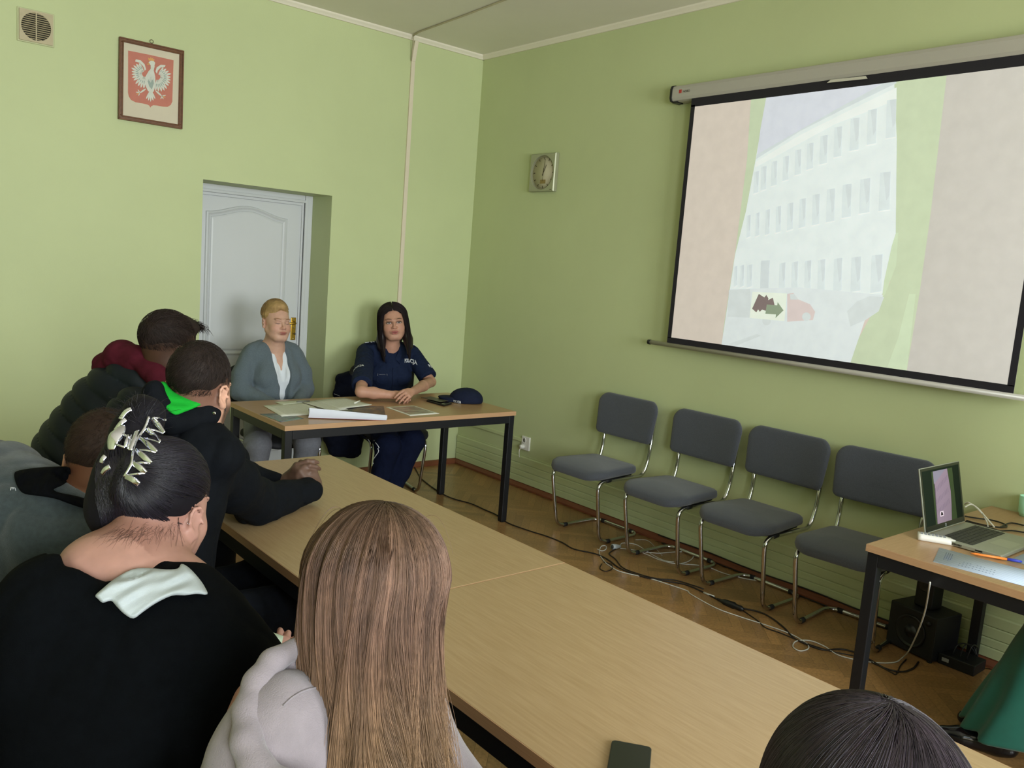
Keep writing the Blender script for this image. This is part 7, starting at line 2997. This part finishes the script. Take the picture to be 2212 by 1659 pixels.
# strands over the gathered mass, running down and round
rg = np.random.default_rng(48)
n_ = 1500
paths = np.zeros((n_, 12, 3))
for i in range(n_):
    x0 = 205 + rg.random() * 110
    x1 = 232 + (x0 - 205) * 0.75 + rg.normal() * 6
    y0, y1 = 1015 + rg.normal() * 30, 1150 + rg.normal() * 18
    for k in range(12):
        t = k / 11
        u = x0 + (x1 - x0) * t + 10 * math.sin(PI * t) * ((x0 - 260) / 60) * 0.4
        v = y0 + (y1 - y0) * t
        paths[i, k] = sfh.at(u, v, 0.001 + 0.002 * rg.random(), 1.7)
ok = np.abs(np.diff(paths, axis=1)).max((1, 2)) < 0.03
strands('hair_strands', paths[ok], 0.0008, vary(int(ok.sum()), HK6 * 1.5, 49, 0.35), HAIRM, hb)
n_ = 260
paths = np.zeros((n_, 8, 3))
for i in range(n_):
    p0 = PD(302 + rg.normal() * 12, 915 + rg.normal() * 10, 1.70 + rg.normal() * 0.02)
    an = rg.uniform(-1.4, 1.4)
    d_ = (CAM_R @ Vector((math.sin(an) * 0.8, math.cos(an), 0.3 * rg.normal()))).normalized()
    cu_ = CAM_R @ Vector((1, 0, 0)) * rg.normal() * 0.02
    L = 0.025 + 0.03 * rg.random()
    for k in range(8):
        t = k / 7
        paths[i, k] = p0 + d_ * L * t + cu_ * t * t
strands('hair_strands', paths, 0.0007, vary(n_, HK6 * 1.3, 50, 0.3), HAIRM, hb)
# wisps at the nape
sfb = Surf(bd6)
n_ = 110
paths = np.zeros((n_, 10, 3))
for i in range(n_):
    t0 = rg.random()
    a = (250 + 130 * t0 + rg.normal() * 8, 1150 - 10 * t0 + rg.normal() * 8)
    b = (a[0] - 34 * (1 - t0) + rg.normal() * 12, a[1] + 8 + 24 * rg.random())
    for k in range(10):
        t = k / 9
        u, v = a[0] + (b[0] - a[0]) * t, a[1] + (b[1] - a[1]) * t ** 1.5 + 4 * math.sin(3 * t + i)
        paths[i, k] = sfb.at(u, v, 0.0012, 1.6)
ok = np.abs(np.diff(paths, axis=1)).max((1, 2)) < 0.03
strands('hair_strands', paths[ok], 0.0002, vary(int(ok.sum()), linc('4a3029'), 51, 0.3), HAIRM, hb)
n_ = 4
paths = np.zeros((n_, 10, 3))
for i in range(n_):
    for k in range(10):
        t = k / 9
        u, v = 386 + rg.normal() * 0.4 + 4 * t + (i - 3) * 0.5 + 6 * t * t * (1 if i % 2 else -1.6), 1118 + 62 * t
        paths[i, k] = sfb.at(u, v, 0.002, 1.6)
ok = np.abs(np.diff(paths, axis=1)).max((1, 2)) < 0.03
strands('hair_strands', paths[ok], 0.0003, vary(int(ok.sum()), linc('3a2622'), 52, 0.3), HAIRM, hb)
# earring
m = MB()
p = sfb.at(407, 1131, 0.002, 1.6)
for du, dv_ in ((-1.6, -1.0), (1.6, 1.0)):
    q = sfb.at(407 + du, 1131 + dv_, 0.003, 1.6)
    m.lathe([(0.0, -0.0016), (0.0014, -0.0008), (0.0016, 0), (0.0014, 0.0008), (0, 0.0016)], Matrix.Translation(q), 10, cap=False)
m.build('earring', mat('silver', 'dfe1ea', 0.1, 1.0), rt)

# the claw clip itself
CLIPM = mat('polished_chrome', 'eceeff', 0.10, 1.0, 0.02)
base = PD(290, 970, 1.6)
t_ = thing('hair_claw_clip', 'large chrome claw clip with zigzag prongs in the dark hair of the woman in black', 'hair clip', base)


def band(name, pts, wd, th, dep, parent, lift=0.0, flat=0.95):
    """curved metal band through photographed points, laid just above the hair"""
    m = MB()
    c = [sfh.at(x, y, dep + lift * math.sin(PI * k / (len(pts) - 1)), 1.66) for k, (x, y) in enumerate(pts)]
    c = spline(c, 5)
    vdir = CAM_R @ Vector((0, 0, 1))
    rings = []
    for k in range(len(c)):
        a = c[max(0, k - 1)]
        b = c[min(len(c) - 1, k + 1)]
        t = (b - a).normalized()
        s_ = t.cross(vdir).normalized()
        n_ = s_.cross(t).normalized()
        if n_.dot(vdir) < 0:
            n_ = -n_
        w_ = wd * (flat + (1 - flat) * math.sin(PI * min(1, max(0, k / (len(c) - 1)))))
        rings.append([c[k] + s_ * w_ / 2, c[k] + s_ * w_ * 0.3 + n_ * th, c[k] - s_ * w_ * 0.3 + n_ * th, c[k] - s_ * w_ / 2, c[k] - n_ * th * 0.4])
    m.smooth = True
    m.loft(rings)
    return m.build(name, CLIPM, parent)


jaw = None
zig = [(359, 908), (328, 903), (353, 937), (316, 927), (345, 957), (300, 946), (337, 978), (291, 972), (325, 1002), (287, 1001), (314, 1023), (270, 1029), (300, 1047)]
spine = band('jaw_spine', [(322, 900), (312, 926), (296, 950), (288, 975), (284, 1002), (268, 1030)], 0.006, 0.002, 0.010, t_)
for k in range(len(zig) - 1):
    band('prong', [zig[k], ((zig[k][0] + zig[k + 1][0]) / 2, (zig[k][1] + zig[k + 1][1]) / 2 - 2), zig[k + 1]], 0.0125 if k % 2 else 0.005, 0.0012, 0.009, spine, 0.006)
for pts in ([(284, 884), (272, 890), (260, 906)], [(272, 906), (262, 914), (250, 930)], [(238, 1008), (228, 1014), (221, 1024)], [(228, 985), (222, 992), (219, 1000)]):
    band('prong', pts, 0.010, 0.0018, 0.012, spine, 0.003)
band('finger_tab', [(266, 920), (255, 935), (246, 950), (241, 972)], 0.026, 0.002, 0.024, t_, 0.012, 0.5)
band('finger_tab', [(296, 930), (289, 950), (281, 973)], 0.010, 0.002, 0.026, t_, 0.008)
m = MB()
for a, b in (((262, 936), (280, 945)), ((249, 959), (270, 967))):
    m.tube([sfh.at(a[0], a[1], 0.030, 1.66), sfh.at(b[0], b[1], 0.030, 1.66)], 0.0022, 8)
m.tube([sfh.at(277, 941, 0.028, 1.66), sfh.at(271, 966, 0.028, 1.66)], 0.0036, 10)
m.tube([sfh.at(284, 940, 0.029, 1.66), sfh.at(276, 970, 0.029, 1.66)], 0.002, 8)
m.build('spring_hinge', CLIPM, t_)

# sheet of paper held in the lap
q = [PD(566, 1357, 1.86), PD(612, 1374, 1.84), PD(604, 1412, 1.74), PD(588, 1400, 1.74)]
tag(quadmesh(q, 3, 3, lambda u, v: 0, 0.001, 'held_paper', [mat('pale_green_paper', 'bccdba', 0.7)], loc=q[0]),
    'pale sheet of paper between the woman in black and the long-haired person', 'paper sheet')

# ------------------------------------------------------------------ person with long light-brown hair
rt = person_root('person', 'person with long straight light brown hair in a pale lilac hooded sweatshirt, seen from behind', (-3.62, -4.62, 0))
hd = Head(PD(814, 1298, 1.35), (0.72, 0.69, -0.16), (0.12, 0.1, 1), wide=0.98, scale=1.0)
neck = PD(785, 1458, 1.40)
pel = Vector((-3.52, -4.48, 0.57))
T = Torso(pel, neck, Vector((0.69, -0.72, 0)))
F = Form()
hd.build(F, True, neck=neck, neck_r=0.052)
T.add(F, -0.014, w=0.74, sh=0.10)
S1, S2 = T.P(0.10, 0.03, 0.34), T.P(-0.17, 0, 0.39)
E1, E2 = Vector((-3.34, -4.68, 0.74)), Vector((-3.70, -4.36, 0.72))
W1, W2 = Vector((-3.22, -4.56, 0.66)), Vector((-3.48, -4.28, 0.64))
limb(F, [S1, E1, W1], [0.048, 0.040, 0.027])
limb(F, [S2, E2, W2], [0.048, 0.040, 0.027])
hand(F, W1, (0.5, 0.6, 0), (0, 0, 1), (0, 1, 0), (0.4, 0.4, 0.5, 0.5), 0.9)
hand(F, W2, (0.7, 0.2, 0), (0, 0, 1), (0, -1, 0), (0.4, 0.4, 0.5, 0.5), 0.9)
K1, K2 = Vector((-3.22, -4.66, 0.52)), Vector((-3.24, -4.42, 0.52))
A1, A2 = Vector((-3.16, -4.66, 0.09)), Vector((-3.18, -4.42, 0.09))
for k_, a_, x in ((K1, A1, 0.09), (K2, A2, -0.09)):
    limb(F, [T.P(x, 0.02, 0), k_, a_], [0.078, 0.056, 0.036])
    F.cap(a_, a_ + Vector((0.14, 0.0, -0.05)), 0.034, 0.026, 0.02)
make_skin(F, 0.005, 'body', SK6, rt, hd)
F = Form()
for k_, a_, x in ((K1, A1, 0.09), (K2, A2, -0.09)):
    limb(F, [T.P(x, 0.02, 0), k_, a_ + Vector((0, 0, 0.02))], [0.10, 0.08, 0.06])
T.add(F, 0.0)
F.plane(T.P(0, 0, 0.10), (0, 0, 1), 0.01)
make_cloth(F, 0.009, 'jeans', JEANS, rt, folds(0.006, 26, 73))
wear_shoes(rt, (A1, A2), (1, 0, 0))
LIL = mat('lilac_grey_fleece', '857c80', 0.95, 0, 0.08, 30, bump=0.5, bscale=500, spec=0.12, sheen=0.3)
F = Form()
T.add(F, 0.010, w=0.80, sh=0.11, k=0.06)
F.chain([PD(640, 1570, 1.30), PD(720, 1550, 1.36), PD(800, 1560, 1.39)], [0.070, 0.066, 0.06], 0.06)
F.chain([PD(660, 1650, 1.27), PD(720, 1700, 1.28)], [0.09, 0.09], 0.08)
limb(F, [PD(600, 1560, 1.22), PD(560, 1640, 1.20), E2, W2 + (E2 - W2) * 0.1], [0.07, 0.065, 0.06, 0.04], 0, 0.05)
limb(F, [S1, E1, W1 + (E1 - W1) * 0.1], [0.06, 0.055, 0.042], 0, 0.04)
F.cap(neck + (hd.c - neck).normalized() * 0.03, hd.c, 0.062, 0.08, 0.012, 's')
F.plane(T.P(0, 0, -0.08), -T.u, 0.02)
swm = make_cloth(F, 0.005, 'sweatshirt', LIL, rt, folds(0.006, 14, 74, (0.2, 0.1, 1)), sm=2)
F = Form()
F.chain([PD(640, 1398, 1.27), PD(590, 1428, 1.245), PD(556, 1475, 1.21), PD(534, 1535, 1.175), PD(532, 1600, 1.14), PD(556, 1660, 1.12), PD(610, 1705, 1.10), PD(690, 1740, 1.09)], [0.016, 0.018, 0.019, 0.020, 0.021, 0.022, 0.022, 0.02], 0.014)
F.chain([PD(660, 1430, 1.29), PD(625, 1475, 1.27), PD(598, 1540, 1.24), PD(596, 1600, 1.21), PD(630, 1670, 1.18)], [0.022, 0.024, 0.024, 0.024, 0.024], 0.012)
make_cloth(F, 0.0045, 'hood', LIL, rt, folds(0.003, 18, 75, (0.2, 0.1, 1)), sm=2)
sfs = Surf(swm)
m = MB()
m.tube(spline([sfs.at(x, y, 0.0008, 1.3) for x, y in ((612, 1524), (632, 1506), (655, 1493), (680, 1486), (705, 1484))], 4), 0.0014, 5)
m.build('shoulder_seam', LIL, swm)
# hair body and strands
HAIRL = mat_hair('light_hair_fibre', 0.5, 0.3)
HTOP, HMID, HEND = linc('413222'), linc('705546'), linc('937553')
rx, ry, rz = 0.108, 0.112, 0.112
cH = (0, -0.018, 0.046)
n_ = 19000
rg = np.random.default_rng(71)
ang = rg.uniform(-PI, PI, n_)                       # direction round the crown, 0 = back
keep = np.abs(ang) < 2.35
ang = ang[keep]
n_ = len(ang)
M_ = 26
t = np.linspace(0, 1, M_)
L = 0.52 + 0.16 * rg.random(n_) ** 1.5 + 0.03 * np.sin(ang * 9)
L = np.where(np.abs(ang) > 1.7, L * (0.6 + 0.3 * rg.random(n_)), L)
back = np.stack([np.sin(ang), -np.cos(ang)], 1)
lift = rg.random(n_) * 0.010
flare = 0.085 * np.clip(back[:, 0], 0, 1) * rg.random(n_)
clump = np.sin(ang * 23) * 0.0018 + np.sin(ang * 47 + 1) * 0.0012
wavx = rg.normal(size=n_) * 0.006
start = rg.uniform(0.0, 0.95, n_)
paths = np.zeros((n_, M_, 3))
for k in range(M_):
    s_ = t[k] * L + start * 0.13                     # arc length down from the crown
    th = np.minimum(s_ / 0.125, PI / 2 * 1.02)
    drop = np.maximum(0, s_ - 0.125 * PI / 2 * 1.02)
    rad = np.sin(th)
    inw = 1 - 0.10 * np.clip(drop / 0.22, 0, 1) + 0.0 * drop
    x = cH[0] + back[:, 0] * (rx + lift + clump) * rad * inw
    y = cH[1] + back[:, 1] * (ry + lift + clump) * rad * inw
    y = y - 0.11 * np.clip(drop / 0.45, 0, 1)
    y = np.where((back[:, 1] > -0.2) & (drop > 0.0), y - 0.05 * np.clip(drop / 0.15, 0, 1), y)
    lk = np.clip(drop / 0.25, 0, 1)
    x = x + wavx * lk + (0.009 * np.sin(9 * s_ + ang * 5 + 1) + 0.006 * np.sin(17 * s_ + ang * 13) + 0.003 * np.sin(31 * s_ + ang * 29)) * (0.25 + lk) + (0.055 + flare) * np.clip(drop / 0.4, 0, 1) ** 1.5 - 0.02 * back[:, 0] * lk
    y = y + (0.006 * np.sin(11 * s_ + ang * 7) + 0.004 * np.sin(19 * s_ + ang * 21)) * (0.2 + lk)
    z = cH[2] + (rz + lift * 0.6) * np.cos(np.minimum(th, PI / 2)) - drop * 0.98
    paths[:, k, 0], paths[:, k, 1], paths[:, k, 2] = x, y, z
R_ = np.array(hd.R)
hang = np.array(basis((0.72, 0.69, 0), (0, 0, 1)))
c0 = np.array(hd.c)
# above the equator the hair follows the head, below it hangs straight down
Wp = paths @ R_.T
Hp = paths @ hang.T
w_ = np.clip((0.05 - paths[:, :, 2:3]) / 0.12, 0, 1)
Wd = Wp * (1 - w_) + Hp * w_ + c0
tt = np.clip((t[None, :] * L[:, None] + 0.1 * start[:, None]) / 0.55, 0, 1)[..., None]
cols = HTOP * (1 - np.clip(tt * 3.2, 0, 1)) + HMID * np.clip(tt * 3.2, 0, 1)
e_ = np.clip((tt - 0.45) / 0.5, 0, 1)
cols = cols * (1 - e_) + HEND * e_
cols = cols * (1 + 0.16 * rg.normal(size=(n_, 1, 1))) * (1 + 0.16 * np.sin(ang[:, None] * 15 + t[None, :] * 5)[..., None]) * (1 + 0.10 * np.sin(ang[:, None] * 37 - t[None, :] * 9)[..., None]) * np.array([1, 1, 1])
cols = np.clip(cols, 0.01, 1)
F = Form()
F.ell(hd.P(0, -0.018, 0.044), (0.090, 0.104, 0.104), hd.RR(), 0.01)
F.ell(hd.P(0, 0.125, -0.01), (0.075, 0.075, 0.10), hd.RR(), 0.01, 's')
hb_ = lambda x, y, z: Vector(c0) + Matrix([list(r) for r in hang]) @ Vector((x, y, z))
F.chain([hb_(-0.055, -0.045, 0.03), hb_(-0.058, -0.062, -0.12), hb_(-0.035, -0.105, -0.28), hb_(-0.010, -0.13, -0.38)], [0.036, 0.032, 0.024, 0.012], 0.05)
F.chain([hb_(0.055, -0.045, 0.03), hb_(0.065, -0.062, -0.12), hb_(0.075, -0.105, -0.28), hb_(0.09, -0.13, -0.38)], [0.036, 0.032, 0.024, 0.012], 0.05)
F.chain([hb_(0.0, -0.065, 0.03), hb_(0.005, -0.08, -0.12), hb_(0.02, -0.115, -0.28), hb_(0.04, -0.14, -0.38)], [0.036, 0.032, 0.024, 0.012], 0.05)
V, Q = F.mesh(0.005, lambda P, g: 0.003 * fbm(P * np.array([1, 1, 0.1]), 120, 3))
hz = np.clip((c0[2] + 0.12 - V[:, 2]) / 0.5, 0, 1)[:, None]
hbo = link_np('hair', V, Q, HAIRB, rt, tint=(HTOP * (1 - hz) + HMID * hz) * 0.75)
strands('hair_strands', Wd, 0.00045, cols, HAIRL, hbo)
n_ = 18
paths = np.zeros((n_, 14, 3))
for i in range(n_):
    a = rg.uniform(-1.6, 1.6)
    p0 = Vector((math.sin(a) * 0.07, -0.018 - math.cos(a) * 0.04, 0.145))
    r1, r2 = rg.normal(), rg.normal()
    for k in range(14):
        s_ = k / 13
        paths[i, k] = hd.P(p0.x * (1 + 0.6 * s_) + 0.01 * r1 * s_, p0.y - 0.03 * r2 * s_, p0.z + 0.012 * math.sin(PI * s_) * (0.6 + 0.4 * r1) - 0.05 * s_ * s_)
strands('hair_strands', paths, 0.0004, np.tile(HMID, (n_, 1)), HAIRM, hbo)

# ------------------------------------------------------------------ person with dark hair at the lower right
rt = person_root('person', 'person with smooth dark hair, only the crown in view at the bottom right', (-3.42, -5.30, 0))
hd = Head(PD(1852, 1850, 0.76), (0.75, 0.66, -0.12), (0.1, 0.1, 1), wide=1.05, scale=1.0)
neck = hd.c + Vector((-0.03, -0.02, -0.16))
pel = Vector((-3.46, -5.30, 0.56))
T = Torso(pel, neck, Vector((0.66, -0.75, 0)))
F = Form()
hd.build(F, True, neck=neck, neck_r=0.052)
T.add(F, -0.01, w=0.92)
S1, S2 = T.P(0.17, 0, 0.39), T.P(-0.17, 0, 0.39)
E1, E2 = Vector((-3.24, -5.44, 0.72)), Vector((-3.42, -5.06, 0.70))
W1, W2 = Vector((-3.20, -5.28, 0.64)), Vector((-3.26, -5.14, 0.64))
limb(F, [S1, E1, W1], [0.048, 0.040, 0.027])
limb(F, [S2, E2, W2], [0.048, 0.040, 0.027])
hand(F, W1, (0.3, 0.6, 0), (0, 0, 1), (0, 1, 0), (0.4, 0.4, 0.5, 0.5), 0.9)
hand(F, W2, (0.6, -0.3, 0), (0, 0, 1), (0, -1, 0), (0.4, 0.4, 0.5, 0.5), 0.9)
K1, K2 = Vector((-3.16, -5.30, 0.52)), Vector((-3.18, -5.08, 0.52))
A1, A2 = Vector((-3.12, -5.30, 0.09)), Vector((-3.14, -5.08, 0.09))
for k_, a_, x in ((K1, A1, 0.09), (K2, A2, -0.09)):
    limb(F, [T.P(x, 0.02, 0), k_, a_], [0.078, 0.056, 0.036])
    F.cap(a_, a_ + Vector((0.14, 0.0, -0.05)), 0.034, 0.026, 0.02)
make_skin(F, 0.006, 'body', SK6, rt, hd)
F = Form()
for k_, a_, x in ((K1, A1, 0.09), (K2, A2, -0.09)):
    limb(F, [T.P(x, 0.02, 0), k_, a_ + Vector((0, 0, 0.02))], [0.10, 0.08, 0.06])
T.add(F, 0.0)
F.plane(T.P(0, 0, 0.10), (0, 0, 1), 0.01)
make_cloth(F, 0.009, 'jeans', JEANS, rt, folds(0.006, 26, 83))
wear_shoes(rt, (A1, A2), (1, 0, 0))
F = Form()
T.add(F, 0.018, w=1.0, sh=0.16, k=0.06)
limb(F, [S1, E1, W1 + (E1 - W1) * 0.1], [0.066, 0.058, 0.042], 0, 0.05)
limb(F, [S2, E2, W2 + (E2 - W2) * 0.1], [0.066, 0.058, 0.042], 0, 0.05)
F.cap(neck, hd.c, 0.062, 0.08, 0.012, 's')
F.plane(T.P(0, 0, -0.08), -T.u, 0.02)
make_cloth(F, 0.007, 'dark_top', BLK, rt, folds(0.006, 24, 84))
HK8 = linc('302730')
cH = (0, -0.018, 0.046)
F = Form()
F.ell(hd.P(*cH), (0.088, 0.106, 0.104), hd.RR(), 0.01)
F.ell(hd.P(0, 0.125, -0.01), (0.075, 0.075, 0.10), hd.RR(), 0.01, 's')
F.chain([hd.P(0, -0.06, 0.0), hd.P(0, -0.08, -0.15), hd.P(0, -0.11, -0.28)], [0.08, 0.06, 0.04], 0.05)
V, Q = F.mesh(0.004, lambda P, g: 0.001 * fbm(P, 60, 3))
hbo = link_np('hair', V, Q, HAIRB, rt, tint=np.tile(HK8 * 0.7, (len(V), 1)))
n_ = 13000
cr = np.array([0.12, 0.02, 0.99])
cr = cr / np.linalg.norm(cr)
U0 = sphere_pts(n_, 81, lambda U: (U[:, 2] > -0.35) & (U[:, 1] < 0.8))


def radial(U):
    t = U - cr
    t[:, 0] += 0.25 * np.cross(U, cr)[:, 0]
    t[:, 1] += 0.25 * np.cross(U, cr)[:, 1]
    t[:, 2] -= 0.15
    return t


P_ = sample_paths(hd, cH, (0.0895, 0.1075, 0.1055), U0, radial, 12, 0.075, 0.012, 0.03, 82)
strands('hair_strands', P_, 0.0004, vary(n_, HK8, 83, 0.32), HAIRM, hbo)

# ------------------------------------------------------------------ person in green at the laptop table
EMER = mat('emerald_satin', '0c584a', 0.5, 0, 0.1, 12, bump=0.1, bscale=300, spec=0.5, sheen=0.2)
rt = person_root('person', 'person in wide emerald green trousers and black shoes, legs under the laptop table', (-0.72, -5.15, 0))
pel = Vector((-0.70, -5.12, 0.56))
neck = Vector((-0.70, -5.10, 1.04))
T = Torso(pel, neck, (1, 0, 0))
hd = Head((-0.70, -5.04, 1.18), (0, 1, -0.15), (0, 0.1, 1))
F = Form()
hd.build(F, True, neck=neck, neck_r=0.05)
T.add(F, -0.006, bust=1.0)
S1, S2 = T.P(0.17, 0, 0.40), T.P(-0.17, 0, 0.40)
E1, E2 = Vector((-0.44, -5.05, 0.80)), Vector((-0.96, -5.05, 0.80))
W1, W2 = Vector((-0.52, -4.86, 0.775)), Vector((-0.86, -4.90, 0.775))
limb(F, [S1, E1, W1], [0.048, 0.040, 0.027])
limb(F, [S2, E2, W2], [0.048, 0.040, 0.027])
hand(F, W1, (-0.1, 1, 0), (0, 0, 1), (-1, 0, 0), (0.3, 0.3, 0.35, 0.4), 0.9)
hand(F, W2, (0.5, 0.6, 0), (0, 0, 1), (1, 0, 0), (0.3, 0.3, 0.35, 0.4), 0.9)
K1, K2 = Vector((-0.60, -4.68, 0.54)), Vector((-0.78, -4.66, 0.54))
A1, A2 = Vector((-0.60, -4.60, 0.09)), Vector((-0.80, -4.60, 0.09))
for k_, a_, x in ((K1, A1, 0.09), (K2, A2, -0.09)):
    limb(F, [T.P(x, 0.02, 0), k_, a_], [0.078, 0.056, 0.036])
    F.cap(a_, a_ + Vector((0, 0.13, -0.05)), 0.034, 0.026, 0.02)
make_skin(F, 0.006, 'body', SK6, rt, hd)
F = Form()
for k_, a_, x in ((K1, A1, 0.09), (K2, A2, -0.09)):
    limb(F, [T.P(x, 0.02, 0), k_ + Vector((0.02, 0, 0))], [0.10, 0.085])
    limb(F, [k_ + Vector((0.02, 0, 0)), Vector((a_.x * 0.7 + k_.x * 0.3 + 0.04, a_.y + 0.06, -0.06))], [0.085, 0.175])
T.add(F, 0.006)
F.plane(T.P(0, 0, 0.10), (0, 0, 1), 0.01)
F.plane((-0.72, -4.52, 0.075), (0, 0, -1), 0.004, 0.4)


def drape(P, g):
    return (0.010 * np.sin(P[:, 0] * 55 + P[:, 1] * 38 + 2 * np.sin(P[:, 2] * 6)) * np.clip((0.5 - P[:, 2]) / 0.35, 0, 1)).astype(np.float32)


make_cloth(F, 0.006, 'trousers', EMER, rt, drape, sm=2)
F = Form()
T.add(F, 0.014, bust=1.0)
limb(F, [S1, E1, W1 + (E1 - W1) * 0.1], [0.062, 0.054, 0.040], 0, 0.05)
limb(F, [S2, E2, W2 + (E2 - W2) * 0.1], [0.062, 0.054, 0.040], 0, 0.05)
F.cap(neck, hd.c, 0.060, 0.08, 0.012, 's')
F.plane(T.P(0, 0, -0.04), -T.u, 0.02)
make_cloth(F, 0.007, 'dark_top', BLK, rt, folds(0.006, 24, 94))
F = Form()
F.ell(hd.P(0, -0.020, 0.046), (0.086, 0.100, 0.097), hd.RR(), 0.01)
F.ell(hd.P(0, 0.108, -0.022), (0.063, 0.075, 0.108), hd.RR(), 0.010, 's')
F.chain([hd.P(0, -0.05, 0.0), hd.P(0, -0.08, -0.12)], [0.07, 0.05], 0.04)
V, Q = F.mesh(0.006)
link_np('hair', V, Q, HAIRB, rt, tint=np.tile(HK8, (len(V), 1)))
SHOEG = mat('patent_black', '0b0c12', 0.15, 0, 0.05)
for a_ in (A1, A2):
    F = Form()
    sole_shoe(F, a_ + Vector((-0.01, 0.05, 0)), (-0.45, 1, 0))
    make_cloth(F, 0.005, 'shoe', SHOEG, rt)

# ------------------------------------------------------------------ the chairs the listeners sit on
for x, y, rz, lb in ((-3.46, -2.40, -90, 'black chair under the person in the quilted jacket'),
                     (-3.52, -3.24, -92, 'black chair under the person with the green hood lining'),
                     (-3.98, -3.52, -80, 'black chair under the person in the dark grey top'),
                     (-3.88, -4.06, -90, 'black chair under the woman with the claw clip'),
                     (-3.54, -4.61, -92, 'black chair under the person with long light brown hair'),
                     (-3.48, -5.30, -90, 'black chair under the person with smooth dark hair'),
                     (-0.70, -5.16, 0, 'black chair under the person in green trousers')):
    audience_chair(x, y, rz, lb)
